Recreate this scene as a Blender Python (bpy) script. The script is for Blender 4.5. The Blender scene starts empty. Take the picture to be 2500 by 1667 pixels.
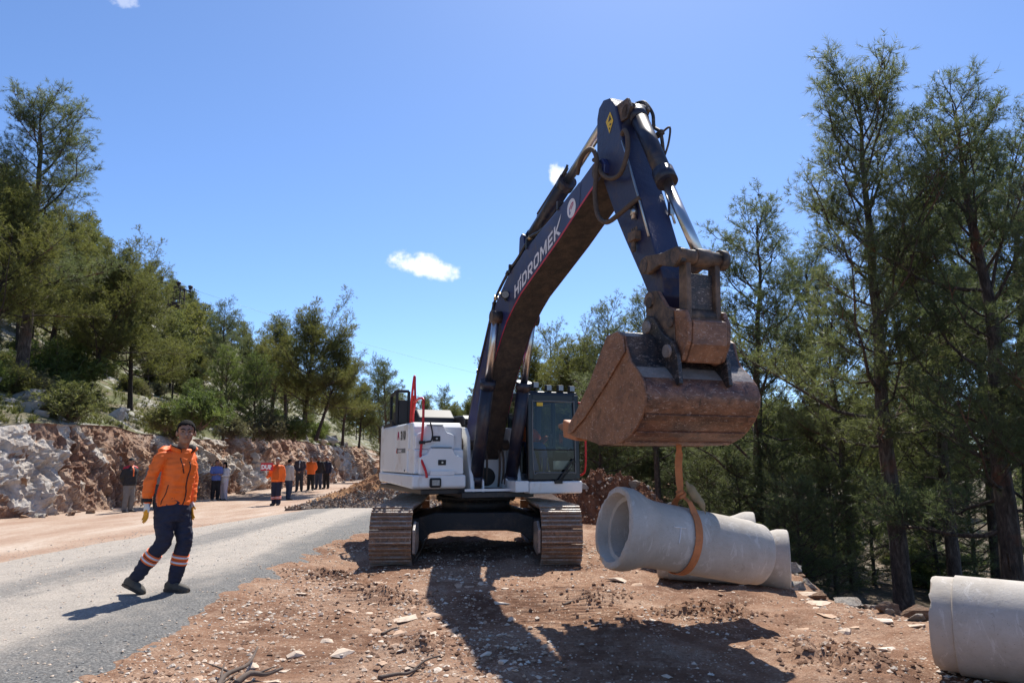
import bpy, bmesh, math, random
import numpy as np
from mathutils import Vector, Matrix, Euler

R = math.radians
scene = bpy.context.scene
col = scene.collection

# ---------------------------------------------------------------- camera
CAM_H = 1.55
cam_data = bpy.data.cameras.new('camera')
cam_data.sensor_width = 36.0
cam_data.lens = 25.2
cam_data.clip_start = 0.1
cam_data.clip_end = 3000
cam = bpy.data.objects.new('camera', cam_data)
cam.location = (0, 0, CAM_H)
cam.rotation_euler = (R(90) + math.atan(286.5 / 1750.0), 0, 0)
col.objects.link(cam)
scene.camera = cam

# ---------------------------------------------------------------- light
SUN_AZ, SUN_EL = 14.0, 55.0            # degrees, azimuth from +Y towards +X
world = bpy.data.worlds.new('World')
scene.world = world
world.use_nodes = True
wn = world.node_tree
wn.nodes.clear()
w_out = wn.nodes.new('ShaderNodeOutputWorld')
w_bg = wn.nodes.new('ShaderNodeBackground')
w_sky = wn.nodes.new('ShaderNodeTexSky')
w_sky.sky_type = 'NISHITA'
w_sky.sun_disc = False
w_sky.sun_elevation = R(SUN_EL)
w_sky.sun_rotation = R(SUN_AZ)
w_sky.altitude = 1500
w_sky.air_density = 0.85
w_sky.dust_density = 0.9
w_sky.ozone_density = 8.0
w_bg.inputs['Strength'].default_value = 0.122
# small fair-weather clouds at fixed directions of the sky
def _dir(px, py):
    p = math.atan(286.5 / 1750.0); u = (px - 1250) / 1750.0; v = (833.5 - py) / 1750.0
    return Vector((u, math.cos(p) - v * math.sin(p), math.sin(p) + v * math.cos(p))).normalized()
_tc = wn.nodes.new('ShaderNodeTexCoord')
def _wmath(op, *a):
    n = wn.nodes.new('ShaderNodeMath'); n.operation = op
    for i, v in enumerate(a):
        if isinstance(v, (int, float)): n.inputs[i].default_value = v
        else: wn.links.new(v, n.inputs[i])
    return n.outputs[0]
def _wdot(v):
    n = wn.nodes.new('ShaderNodeVectorMath'); n.operation = 'DOT_PRODUCT'
    wn.links.new(_tc.outputs['Generated'], n.inputs[0]); n.inputs[1].default_value = v
    return n.outputs['Value']
_sky_c = w_sky.outputs[0]
for (px, py, a, b_, tilt, amp, dens) in ((1052, 652, 0.058, 0.0185, -0.20, 1.0, 1.0), (1364, 432, 0.0125, 0.022, 0.35, 1.6, 0.85), (310, 8, 0.02, 0.008, 0.0, 2.2, 0.3)):
    dc = _dir(px, py); rt = dc.cross(Vector((0, 0, 1))).normalized(); up_ = rt.cross(dc)
    rt2 = rt * math.cos(tilt) + up_ * math.sin(tilt); up2 = up_ * math.cos(tilt) - rt * math.sin(tilt)
    cw = _wdot(dc)
    uu = _wmath('DIVIDE', _wmath('DIVIDE', _wdot(rt2), cw), a); vv_ = _wmath('DIVIDE', _wmath('DIVIDE', _wdot(up2), cw), b_)
    rr = _wmath('ADD', _wmath('MULTIPLY', uu, uu), _wmath('MULTIPLY', vv_, vv_))
    nz_ = wn.nodes.new('ShaderNodeTexNoise'); nz_.inputs['Scale'].default_value = 34.0; nz_.inputs['Detail'].default_value = 9; nz_.inputs['Roughness'].default_value = 0.62
    wn.links.new(_tc.outputs['Generated'], nz_.inputs['Vector'])
    f_ = _wmath('MULTIPLY_ADD', nz_.outputs['Fac'], 3.2 * amp, -1.6 * amp)
    m_ = _wmath('ADD', _wmath('SUBTRACT', 0.75, rr), f_)
    mr_ = wn.nodes.new('ShaderNodeMapRange'); mr_.interpolation_type = 'SMOOTHSTEP'
    mr_.inputs[1].default_value = -0.30; mr_.inputs[2].default_value = 0.95; mr_.inputs[4].default_value = dens
    wn.links.new(m_, mr_.inputs[0])
    near_ = _wmath('MULTIPLY', mr_.outputs[0], _wmath('GREATER_THAN', cw, 0.9))
    mx_ = wn.nodes.new('ShaderNodeMix'); mx_.data_type = 'RGBA'
    wn.links.new(near_, mx_.inputs[0]); wn.links.new(_sky_c, mx_.inputs[6]); mx_.inputs[7].default_value = (6.6, 6.6, 6.6, 1)
    _sky_c = mx_.outputs[2]
wn.links.new(_sky_c, w_bg.inputs[0])
wn.links.new(w_bg.outputs[0], w_out.inputs[0])

sun_d = bpy.data.lights.new('sun', 'SUN')
sun_d.energy = 4.5
sun_d.angle = R(0.5)
sun_d.color = (1.0, 0.95, 0.87)
sun = bpy.data.objects.new('sun', sun_d)
_sd = Vector((math.sin(R(SUN_AZ)) * math.cos(R(SUN_EL)), math.cos(R(SUN_AZ)) * math.cos(R(SUN_EL)), math.sin(R(SUN_EL))))
sun.rotation_euler = _sd.to_track_quat('Z', 'Y').to_euler()
sun.location = (20, 40, 60)
col.objects.link(sun)

vs = scene.view_settings
vs.view_transform = 'Standard'
vs.look = 'None'
vs.exposure = 0.75
vs.gamma = 1.0
vs.use_curve_mapping = False
scene.render.engine = 'CYCLES'
scene.cycles.max_bounces = 6
scene.cycles.transparent_max_bounces = 12
scene.cycles.use_denoising = True

# ---------------------------------------------------------------- noise (numpy)
def _hash(ix, iy, iz, seed):
    h = (ix.astype(np.int64) * 374761393 + iy.astype(np.int64) * 668265263 + iz.astype(np.int64) * 1274126177 + seed * 144665) & 0xffffffff
    h = ((h ^ (h >> 13)) * 1274126177) & 0xffffffff
    h = ((h ^ (h >> 16)) * 2246822519) & 0xffffffff
    return ((h ^ (h >> 15)) & 0xffffff) / float(0xffffff) * 2 - 1

def vnoise(p, seed=0):
    p = np.asarray(p, float)
    i = np.floor(p).astype(np.int64)
    f = p - i
    u = f * f * (3 - 2 * f)
    out = 0
    for dx in (0, 1):
        wx = u[:, 0] if dx else 1 - u[:, 0]
        for dy in (0, 1):
            wy = u[:, 1] if dy else 1 - u[:, 1]
            for dz in (0, 1):
                wz = u[:, 2] if dz else 1 - u[:, 2]
                out = out + wx * wy * wz * _hash(i[:, 0] + dx, i[:, 1] + dy, i[:, 2] + dz, seed)
    return out

def fbm(p, octv=4, seed=0, gain=0.5, lac=2.03):
    p = np.asarray(p, float)
    a, s = 1.0, 0
    for k in range(octv):
        s = s + a * vnoise(p, seed + k * 17)
        p = p * lac + 3.7
        a *= gain
    return s

def n2(x, y, sc, octv=3, seed=0, gain=0.5):
    x = np.asarray(x, float); y = np.asarray(y, float)
    sh = np.broadcast(x, y).shape
    X, Y = np.broadcast_arrays(x, y)
    return fbm(np.stack([X.ravel() * sc, Y.ravel() * sc, np.zeros(X.size)], 1), octv, seed, gain).reshape(sh)

def sstep(a, b, x):
    t = np.clip((np.asarray(x, float) - a) / (b - a), 0, 1)
    return t * t * (3 - 2 * t)

# ---------------------------------------------------------------- materials
MAT = {}
def new_mat(name):
    m = bpy.data.materials.new(name)
    m.use_nodes = True
    nt = m.node_tree
    b = nt.nodes['Principled BSDF']
    return m, nt, b

def nd(nt, t, **kw):
    n = nt.nodes.new(t)
    for k, v in kw.items():
        setattr(n, k, v)
    return n

def coords(nt, kind='Object', scale=(1, 1, 1)):
    tc = nd(nt, 'ShaderNodeTexCoord')
    mp = nd(nt, 'ShaderNodeMapping')
    mp.inputs['Scale'].default_value = scale
    nt.links.new(tc.outputs[kind], mp.inputs['Vector'])
    return mp.outputs['Vector']

def noise(nt, vec, scale, detail=4, rough=0.6, dist=0.0):
    n = nd(nt, 'ShaderNodeTexNoise')
    n.inputs['Scale'].default_value = scale
    n.inputs['Detail'].default_value = detail
    n.inputs['Roughness'].default_value = rough
    n.inputs['Distortion'].default_value = dist
    nt.links.new(vec, n.inputs['Vector'])
    return n.outputs['Fac']

def ramp(nt, fac, stops, interp='LINEAR'):
    r = nd(nt, 'ShaderNodeValToRGB')
    r.color_ramp.interpolation = interp
    el = r.color_ramp.elements
    while len(el) < len(stops):
        el.new(0.5)
    for e, (p, c) in zip(el, stops):
        e.position = p
        if isinstance(c, (int, float)):
            c = (c, c, c)
        e.color = (c[0], c[1], c[2], 1)
    nt.links.new(fac, r.inputs[0])
    return r.outputs['Color']

def mixc(nt, fac, a, b, mode='MIX'):
    m = nd(nt, 'ShaderNodeMix', data_type='RGBA', blend_type=mode)
    for sock, v in ((m.inputs[0], fac), (m.inputs[6], a), (m.inputs[7], b)):
        if isinstance(v, (int, float)):
            sock.default_value = v
        elif isinstance(v, tuple):
            sock.default_value = (v[0], v[1], v[2], 1)
        else:
            nt.links.new(v, sock)
    return m.outputs[2]

def bump(nt, b, h, strength=0.5, dist=0.02):
    n = nd(nt, 'ShaderNodeBump')
    n.inputs['Strength'].default_value = strength
    n.inputs['Distance'].default_value = dist
    nt.links.new(h, n.inputs['Height'])
    nt.links.new(n.outputs[0], b.inputs['Normal'])

def setc(nt, b, c):
    if isinstance(c, tuple):
        b.inputs['Base Color'].default_value = (c[0], c[1], c[2], 1)
    else:
        nt.links.new(c, b.inputs['Base Color'])

def simple(name, c, rough=0.6, metal=0.0, var=0.0, vscale=8.0, dirt=None, dirt_amt=0.45, dscale=3.0, bmp=0.0, bscale=60.0, spec=None):
    m, nt, b = new_mat(name)
    v = coords(nt)
    colr = c
    if var:
        f = noise(nt, v, vscale, 4, 0.6)
        colr = ramp(nt, f, [(0.25, tuple(x * (1 - var) for x in c)), (0.75, tuple(min(1, x * (1 + var)) for x in c))])
    if dirt:
        f = noise(nt, v, dscale, 8, 0.72, 0.6)
        k = ramp(nt, f, [(1 - dirt_amt - 0.08, 0), (1 - dirt_amt + 0.14, 1)])
        colr = mixc(nt, k, colr, dirt)
    setc(nt, b, colr)
    b.inputs['Roughness'].default_value = rough
    b.inputs['Metallic'].default_value = metal
    if spec is not None:
        b.inputs['Specular IOR Level'].default_value = spec
    if bmp:
        bump(nt, b, noise(nt, v, bscale, 6, 0.65), bmp, 0.01)
    MAT[name] = m
    return m

# soil of the working area
def make_soil(name, base, dark, pale, pebble, rock_amt=0.60):
    m, nt, b = new_mat(name)
    v = coords(nt)
    big = noise(nt, v, 0.7, 6, 0.62, 0.4)
    c1 = ramp(nt, big, [(0.32, dark), (0.5, base), (0.72, pale)])
    mid = noise(nt, v, 5.5, 8, 0.72, 0.3)
    c2 = mixc(nt, ramp(nt, mid, [(0.50, 0), (0.68, 0.75)]), c1, pale)
    fine = noise(nt, v, 42, 6, 0.75)
    c3 = mixc(nt, ramp(nt, fine, [(0.34, 0.75), (0.52, 0)]), c2, dark)
    vo = nd(nt, 'ShaderNodeTexVoronoi'); vo.inputs['Scale'].default_value = 26
    nt.links.new(v, vo.inputs['Vector'])
    peb = ramp(nt, vo.outputs['Distance'], [(0.16, 1), (0.26, 0)])
    patch = ramp(nt, noise(nt, v, 2.2, 5, 0.65), [(rock_amt - 0.16, 0), (rock_amt + 0.06, 1)])
    pm = nd(nt, 'ShaderNodeMath', operation='MULTIPLY')
    nt.links.new(peb, pm.inputs[0]); nt.links.new(patch, pm.inputs[1])
    c4 = mixc(nt, pm.outputs[0], c3, pebble)
    setc(nt, b, c4)
    b.inputs['Roughness'].default_value = 0.95
    b.inputs['Specular IOR Level'].default_value = 0.15
    ad = nd(nt, 'ShaderNodeMath', operation='ADD')
    nt.links.new(fine, ad.inputs[0]); nt.links.new(mid, ad.inputs[1])
    bump(nt, b, ad.outputs[0], 0.7, 0.03)
    MAT[name] = m
make_soil('soil', (0.270, 0.152, 0.095), (0.122, 0.060, 0.036), (0.45, 0.315, 0.225), (0.60, 0.48, 0.37), 0.54)
make_soil('soil_red', (0.20, 0.085, 0.045), (0.09, 0.036, 0.02), (0.33, 0.17, 0.10), (0.50, 0.40, 0.32), 0.66)
make_soil('soil_orange', (0.36, 0.19, 0.09), (0.2, 0.09, 0.045), (0.46, 0.29, 0.16), (0.55, 0.43, 0.3), 0.66)
make_soil('rubble', (0.24, 0.17, 0.125), (0.10, 0.07, 0.052), (0.42, 0.35, 0.28), (0.55, 0.50, 0.44), 0.45)

# ---------------------------------------------------------------- object helpers
def tag(o, label=None, cat=None, group=None, kind=None):
    if label: o['label'] = label
    if cat: o['category'] = cat
    if group: o['group'] = group
    if kind: o['kind'] = kind
    return o

def link(o, parent=None):
    col.objects.link(o)
    if parent is not None:
        o.parent = parent
    return o

def thing(name, label, cat, loc=(0, 0, 0), rz=0.0, group=None):
    o = bpy.data.objects.new(name, None)
    o.empty_display_size = 0.2
    o.location = loc
    o.rotation_euler = (0, 0, rz)
    link(o)
    return tag(o, label, cat, group)

def copy_tree(o, parent=None):
    c = o.copy()
    link(c, parent)
    for ch in list(o.children):
        copy_tree(ch, c)
    return c

def mesh_np(name, verts, faces, mats, smooth=False, mat_idx=None):
    """verts (N,3); faces (M,3) or (M,4) int array"""
    me = bpy.data.meshes.new(name)
    verts = np.asarray(verts, np.float32); faces = np.asarray(faces, np.int32)
    nf, k = faces.shape
    me.vertices.add(len(verts)); me.vertices.foreach_set('co', verts.ravel())
    me.loops.add(nf * k); me.loops.foreach_set('vertex_index', faces.ravel())
    me.polygons.add(nf)
    me.polygons.foreach_set('loop_start', np.arange(0, nf * k, k, dtype=np.int32))
    me.polygons.foreach_set('loop_total', np.full(nf, k, np.int32))
    if mat_idx is not None:
        me.polygons.foreach_set('material_index', np.asarray(mat_idx, np.int32))
    me.polygons.foreach_set('use_smooth', np.full(nf, bool(smooth)))
    for m in (mats if isinstance(mats, (list, tuple)) else [mats]):
        me.materials.append(MAT[m] if isinstance(m, str) else m)
    me.update(calc_edges=True)
    me.validate()
    return me

def grid_faces(nu, nv):
    i = np.arange((nu - 1) * (nv - 1))
    a = (i // (nv - 1)) * nv + i % (nv - 1)
    return np.stack([a, a + nv, a + nv + 1, a + 1], 1)

def obj(name, me, parent=None, loc=None):
    o = bpy.data.objects.new(name, me)
    if loc is not None: o.location = loc
    return link(o, parent)

def frame_from(d, up=Vector((0, 0, 1))):
    d = d.normalized()
    if abs(d.dot(up)) > 0.98: up = Vector((0, 1, 0))
    s = d.cross(up).normalized()
    return s, s.cross(d).normalized()

def smooth_pts(pts, n=6):
    """Catmull-Rom resampling of a polyline"""
    P = [Vector(p) for p in pts]
    if len(P) < 3: return P
    out = []
    for i in range(len(P) - 1):
        p0 = P[max(i - 1, 0)]; p1 = P[i]; p2 = P[i + 1]; p3 = P[min(i + 2, len(P) - 1)]
        for k in range(n):
            t = k / n
            out.append(0.5 * ((2 * p1) + (p2 - p0) * t + (2 * p0 - 5 * p1 + 4 * p2 - p3) * t * t + (3 * p1 - p0 - 3 * p2 + p3) * t ** 3))
    out.append(P[-1])
    return out

class MB:
    """collects shapes into one mesh; T maps every point"""
    def __init__(self, T=None):
        self.v = []; self.f = []; self.mi = []; self.T = T or (lambda p: p); self.m = 0
        self.sm = []
    def add(self, verts, faces, smooth=False):
        o = len(self.v)
        self.v += [tuple(self.T(Vector(p))) for p in verts]
        for f in faces:
            self.f.append([i + o for i in f]); self.mi.append(self.m); self.sm.append(smooth)
    def box(self, c, s, rot=None):
        c = Vector(c)
        vs = []
        for x in (-1, 1):
            for y in (-1, 1):
                for z in (-1, 1):
                    p = Vector((x * s[0] / 2, y * s[1] / 2, z * s[2] / 2))
                    if rot is not None: p = rot @ p
                    vs.append(c + p)
        self.add(vs, [(0, 1, 3, 2), (4, 6, 7, 5), (0, 4, 5, 1), (2, 3, 7, 6), (0, 2, 6, 4), (1, 5, 7, 3)])
        return self
    def bar(self, a, b, w, h, up=Vector((0, 0, 1))):
        a = Vector(a); b = Vector(b)
        s, u = frame_from(b - a, up)
        vs = []
        for p in (a, b):
            for i, j in ((-1, -1), (1, -1), (1, 1), (-1, 1)):
                vs.append(p + s * (i * w / 2) + u * (j * h / 2))
        self.add(vs, [(3, 2, 1, 0), (4, 5, 6, 7), (0, 1, 5, 4), (1, 2, 6, 5), (2, 3, 7, 6), (3, 0, 4, 7)])
        return self
    def tube(self, pts, r, n=10, caps=True, smooth=True, sx=1.0):
        P = [Vector(p) for p in pts]
        N = len(P)
        rs = r if isinstance(r, (list, tuple)) else [r] * N
        up = None; rings = []
        for i, p in enumerate(P):
            d = (P[min(i + 1, N - 1)] - P[max(i - 1, 0)])
            if d.length < 1e-9: d = Vector((0, 0, 1))
            d.normalize()
            if up is None:
                s, u = frame_from(d)
            else:
                u = (up - d * up.dot(d))
                if u.length < 1e-6: s, u = frame_from(d)
                else:
                    u.normalize(); s = d.cross(u).normalized()
            up = u
            rings.append([p + s * (math.cos(2 * math.pi * k / n) * rs[i] * sx) + u * (math.sin(2 * math.pi * k / n) * rs[i]) for k in range(n)])
        vs = [q for ring in rings for q in ring]
        fs = []
        for i in range(N - 1):
            for k in range(n):
                k2 = (k + 1) % n
                fs.append((i * n + k, i * n + k2, (i + 1) * n + k2, (i + 1) * n + k))
        self.add(vs, fs, smooth)
        if caps:
            o = len(self.v) - len(vs)
            self.f.append([o + k for k in reversed(range(n))]); self.mi.append(self.m); self.sm.append(False)
            self.f.append([o + (N - 1) * n + k for k in range(n)]); self.mi.append(self.m); self.sm.append(False)
        return self
    def prism(self, poly, b0, b1, axis='b', smooth=False):
        """poly in (r,z); extruded along b; point order (r,b,z)"""
        n = len(poly)
        vs = [(p[0], b0, p[1]) for p in poly] + [(p[0], b1, p[1]) for p in poly]
        fs = [list(range(n)), list(reversed(range(n, 2 * n)))]
        for i in range(n):
            j = (i + 1) % n
            fs.append((j, i, i + n, j + n))
        self.add(vs, fs, smooth)
        return self
    def build(self, name, mat, parent=None, bevel=0.0, seg=2, loc=None):
        me = bpy.data.meshes.new(name)
        me.from_pydata(self.v, [], self.f)
        for m in (mat if isinstance(mat, (list, tuple)) else [mat]):
            me.materials.append(MAT[m])
        me.polygons.foreach_set('material_index', self.mi)
        me.polygons.foreach_set('use_smooth', self.sm)
        bm = bmesh.new(); bm.from_mesh(me)
        bmesh.ops.recalc_face_normals(bm, faces=bm.faces)
        bm.to_mesh(me); bm.free()
        me.update()
        o = obj(name, me, parent, loc)
        if bevel:
            md = o.modifiers.new('bevel', 'BEVEL'); md.width = bevel; md.segments = seg; md.limit_method = 'ANGLE'; md.angle_limit = R(35)
            md.use_clamp_overlap = True
        return o

def bake(o):
    """apply modifiers to a fresh mesh datablock"""
    dg = bpy.context.evaluated_depsgraph_get()
    me = bpy.data.meshes.new_from_object(o.evaluated_get(dg))
    o.modifiers.clear()
    old = o.data
    o.data = me
    bpy.data.meshes.remove(old)
    return o

def text_mesh(s, size, bold=0.0, shear=0.0, depth=0.0, spacing=1.0):
    cu = bpy.data.curves.new('lettering', 'FONT')
    cu.body = s; cu.size = size; cu.offset = bold; cu.shear = shear; cu.extrude = depth
    cu.space_character = spacing
    cu.align_x = 'LEFT'
    o = bpy.data.objects.new('lettering', cu)
    col.objects.link(o)
    dg = bpy.context.evaluated_depsgraph_get(); dg.update()
    me = bpy.data.meshes.new_from_object(o.evaluated_get(dg))
    bpy.data.objects.remove(o)
    bpy.data.curves.remove(cu)
    return me

def hull_stone(seed, flat=0.6, n=13, sub=False):
    rnd = random.Random(seed)
    bm = bmesh.new()
    for k in range(n):
        while True:
            p = Vector((rnd.uniform(-1, 1), rnd.uniform(-1, 1), rnd.uniform(-1, 1)))
            if 0.6 < p.length < 1: break
        p.normalize(); p *= rnd.uniform(0.75, 1.0)
        bm.verts.new((p.x, p.y * rnd.uniform(0.7, 0.95), p.z * flat))
    bmesh.ops.convex_hull(bm, input=bm.verts)
    for v in [v for v in bm.verts if not v.link_faces]: bm.verts.remove(v)
    if sub:
        bmesh.ops.subdivide_edges(bm, edges=bm.edges, cuts=2, use_grid_fill=True)
        bmesh.ops.triangulate(bm, faces=bm.faces)
        for v in bm.verts:
            q = np.array([[v.co.x * 2.3 + seed, v.co.y * 2.3, v.co.z * 2.3]])
            v.co *= 1 + 0.16 * float(fbm(q, 3, seed)[0])
    me = bpy.data.meshes.new('stone')
    bm.to_mesh(me); bm.free()
    return me

# ---------------------------------------------------------------- terrain
def ipl(y, pts):
    return np.interp(y, [p[0] for p in pts], [p[1] for p in pts])
ROAD_R = [(-20, -1.6), (0, -2.45), (5.6, -2.72), (6.9, -2.68), (10.3, -3.05), (13.1, -3.06), (14.75, -2.8), (18, -2.3), (23.5, -1.6)]
ROAD_L = [(-20, -10.3), (0, -9.4), (8, -8.9), (12.7, -8.45), (15.8, -8.0), (18, -7.4), (21.3, -6.3), (23.5, -5.0)]
BANK = [(-20, 7.5), (0, 6.6), (4, 5.6), (5.5, 4.9), (7, 4.0), (8.4, 3.8), (9.3, 3.65), (10.5, 3.7), (13, 4.0), (18, 4.5), (25, 5.4), (40, 8.0), (60, 14), (100, 30), (400, 60)]
CLIFF = [(-30, -17.0), (0, -16.0), (10, -15.2), (17.5, -14.7), (20.5, -14.2), (23.3, -13.4), (31.4, -13.5), (40, -12.4), (48, -11.9), (62, -11.7), (80, -12.6), (140, -16), (400, -30)]

def on_road(x, y):
    return (sstep(0.0, 0.5, ipl(y, ROAD_R) - x)) * sstep(24.0, 23.0, y)

def gz0(x, y):
    """ground without the fine relief"""
    x = np.asarray(x, float); y = np.asarray(y, float)
    z = 0.085 * sstep(-2.3, -3.3, x) - 0.19 * sstep(-5.0, -9.0, x)
    z = z + 0.10 * sstep(33, 37, y) * sstep(-6, -9, x) - 0.08 * np.exp(-((y - 31.5) / 1.6) ** 2) * sstep(-8, -9.5, x)
    e = x - ipl(y, BANK) + 0.25 * n2(x, y, 0.9, 3, 5)
    z = z - 1.35 * sstep(-0.15, 1.9, e) - 0.085 * np.clip(e - 1.5, 0, 14)
    z = z - 0.02 * np.clip(e - 16, 0, 60)
    return z

def rib_mask(x, y):
    """strips the crawler tracks rolled over, in front of the machine"""
    u = x + 0.64 - (13.0 - y) * math.tan(R(3.2))
    m = sstep(0.36, 0.28, np.abs(np.abs(u) - 1.24)) * sstep(12.5, 11.5, y)
    u2 = x - 0.55 + 0.12 * (y - 6)
    m2 = sstep(0.42, 0.3, np.abs(u2)) * sstep(10.4, 9.0, y)
    return np.maximum(m, 0.8 * m2)

def gz(x, y):
    x = np.asarray(x, float); y = np.asarray(y, float)
    z = gz0(x, y)
    off = 1 - on_road(x, y)
    near = sstep(40, 12, y)
    big = 0.035 * n2(x, y, 0.8, 3, 11) * sstep(-10, -2, x)
    rib = rib_mask(x, y)
    fine = near * (0.022 * n2(x, y, 4.0, 4, 12, 0.6) + 0.03 * np.clip(n2(x, y, 2.3, 4, 14, 0.6) - 0.35, 0, 1))
    ribs = near * rib * 0.034 * np.sin((y + 0.05 * n2(x, y, 1.5, 2, 3)) * 2 * math.pi / 0.115) * (0.6 + 0.5 * n2(x, y, 1.1, 2, 9))
    # loose windrows squeezed out beside the tracks
    wind = 0.0
    for (cx, cy, rx, ry, h) in HEAPS:
        q = ((x - cx) / rx) ** 2 + ((y - cy) / ry) ** 2
        wind = wind + h * np.exp(-q * 1.6) * (0.75 + 0.5 * n2(x, y, 5.5, 3, 21, 0.65))
    return z + off * (big + fine * (1 - 0.75 * rib) + ribs) + wind
HEAPS = [(-2.45, 9.9, 0.5, 0.28, 0.13), (-1.35, 8.4, 0.33, 0.42, 0.12), (-0.75, 6.25, 0.33, 0.42, 0.11), (0.95, 8.3, 0.35, 0.4, 0.05),
         (2.0, 7.65, 0.6, 0.32, 0.16), (2.55, 5.75, 0.45, 0.7, 0.15), (-1.1, 5.0, 0.25, 0.2, 0.07), (-1.9, 8.9, 0.3, 0.2, 0.06)]

def axis_pts(segs):
    out = []
    for a, b, st in segs:
        out.append(np.arange(a, b, st))
    out.append([segs[-1][1]])
    return np.concatenate(out)
xs = axis_pts([(-60, -16, 4), (-16, -9, 0.35), (-9, -3.4, 0.16), (-3.4, 4.8, 0.034), (4.8, 8, 0.12), (8, 20, 0.5), (20, 200, 10)])
ys = axis_pts([(-20, 3, 1.0), (3, 4.4, 0.2), (4.4, 9, 0.032), (9, 13, 0.05), (13, 20, 0.12), (20, 45, 0.5), (45, 120, 3), (120, 600, 24)])
X, Y = np.meshgrid(xs, ys, indexing='ij')
Z = gz(X, Y)
gf = grid_faces(len(xs), len(ys))
cx = X.ravel()[gf].mean(1); cy = Y.ravel()[gf].mean(1)
nz = n2(cx, cy, 1.1, 3, 40)
midx = np.zeros(len(gf), np.int32)
midx[cx - ipl(cy, BANK) > 0.9 + 0.35 * nz] = 1                         # forest floor below the bank
midx[(cx < ipl(cy, ROAD_L) + 0.6) | ((cy > 22 + nz) & (cx < 1.5))] = 2   # haul track under the rock cut

def make_floor():
    m, nt, b = new_mat('forest_floor')
    v = coords(nt)
    f1 = noise(nt, v, 0.35, 6, 0.65, 0.5)
    c1 = ramp(nt, f1, [(0.32, (0.055, 0.045, 0.03)), (0.48, (0.13, 0.085, 0.055)), (0.60, (0.30, 0.22, 0.16)), (0.75, (0.42, 0.36, 0.29))])
    f2 = noise(nt, v, 9, 8, 0.75)
    c2 = mixc(nt, ramp(nt, f2, [(0.42, 0.7), (0.6, 0)]), c1, (0.05, 0.055, 0.025))
    setc(nt, b, c2); b.inputs['Roughness'].default_value = 1.0
    bump(nt, b, f2, 0.8, 0.06); MAT['forest_floor'] = m
    m, nt, b = new_mat('haul_track')
    v = coords(nt, scale=(1, 0.35, 1))
    f1 = noise(nt, v, 0.9, 6, 0.6, 0.3)
    c1 = ramp(nt, f1, [(0.3, (0.28, 0.165, 0.105)), (0.5, (0.39, 0.275, 0.20)), (0.7, (0.49, 0.40, 0.32))])
    v2 = coords(nt)
    f2 = noise(nt, v2, 14, 8, 0.75)
    c2 = mixc(nt, ramp(nt, f2, [(0.36, 0.6), (0.5, 0)]), c1, (0.25, 0.15, 0.10))
    c2 = mixc(nt, ramp(nt, noise(nt, v2, 38, 3, 0.6), [(0.60, 0), (0.68, 0.7)]), c2, (0.62, 0.55, 0.48))
    setc(nt, b, c2); b.inputs['Roughness'].default_value = 0.95
    bump(nt, b, f2, 0.6, 0.05); MAT['haul_track'] = m
make_floor()
gme = mesh_np('ground', np.stack([X.ravel(), Y.ravel(), Z.ravel()], 1), gf, ['soil', 'forest_floor', 'haul_track'], True, midx)
ground = tag(obj('ground', gme), 'red brown churned soil of the work area', kind='structure')

# ---------------------------------------------------------------- road
def make_road_mat():
    m, nt, b = new_mat('asphalt')
    tc = nd(nt, 'ShaderNodeTexCoord')
    sx = nd(nt, 'ShaderNodeSeparateXYZ'); nt.links.new(tc.outputs['Object'], sx.inputs[0])
    v = coords(nt); vs_ = coords(nt, scale=(1, 0.16, 1))
    warp = noise(nt, vs_, 1.3, 5, 0.6, 0.4)
    wm = nd(nt, 'ShaderNodeMath', operation='MULTIPLY_ADD'); wm.inputs[1].default_value = 1.5; wm.inputs[2].default_value = -0.75
    nt.links.new(warp, wm.inputs[0])
    ad = nd(nt, 'ShaderNodeMath', operation='ADD'); nt.links.new(sx.outputs[0], ad.inputs[0]); nt.links.new(wm.outputs[0], ad.inputs[1])
    mr = nd(nt, 'ShaderNodeMapRange'); mr.inputs[1].default_value = -9.0; mr.inputs[2].default_value = -2.5
    nt.links.new(ad.outputs[0], mr.inputs[0])
    dust = ramp(nt, mr.outputs[0], [(0.0, 1.0), (0.40, 0.9), (0.47, 0.35), (0.55, 0.30), (0.61, 0.95), (0.74, 0.9), (0.81, 0.28), (0.88, 0.02), (0.95, 0.02), (1.0, 0.25)])
    fine = noise(nt, v, 46, 5, 0.75)
    med = noise(nt, v, 4, 8, 0.72)
    asp = ramp(nt, fine, [(0.36, (0.042, 0.042, 0.042)), (0.5, (0.11, 0.108, 0.104)), (0.64, (0.24, 0.23, 0.215))])
    gra = ramp(nt, fine, [(0.32, (0.215, 0.18, 0.148)), (0.5, (0.355, 0.31, 0.262)), (0.68, (0.52, 0.465, 0.405))])
    k = nd(nt, 'ShaderNodeMath', operation='MULTIPLY_ADD'); k.inputs[1].default_value = 1.3; k.inputs[2].default_value = -0.68
    nt.links.new(med, k.inputs[0])
    k2 = nd(nt, 'ShaderNodeMath', operation='ADD', use_clamp=True); nt.links.new(dust, k2.inputs[0]); nt.links.new(k.outputs[0], k2.inputs[1])
    c = mixc(nt, k2.outputs[0], asp, gra)
    setc(nt, b, c); b.inputs['Roughness'].default_value = 0.9
    bump(nt, b, fine, 0.9, 0.012); MAT['asphalt'] = m
make_road_mat()
ry = axis_pts([(-20, 3, 0.5), (3, 12, 0.08), (12, 24.2, 0.2)])
NU = 44
u = np.linspace(0, 1, NU)
er = ipl(ry, ROAD_R) + 0.22 * n2(ry * 0 + 3, ry, 0.55, 3, 31) + 0.10 * n2(ry * 0 + 3, ry, 2.8, 3, 32)
el = ipl(ry, ROAD_L) + 0.35 * n2(ry * 0 + 8, ry, 0.4, 3, 33) + 0.12 * n2(ry * 0 + 9, ry, 2.4, 3, 34)
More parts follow.
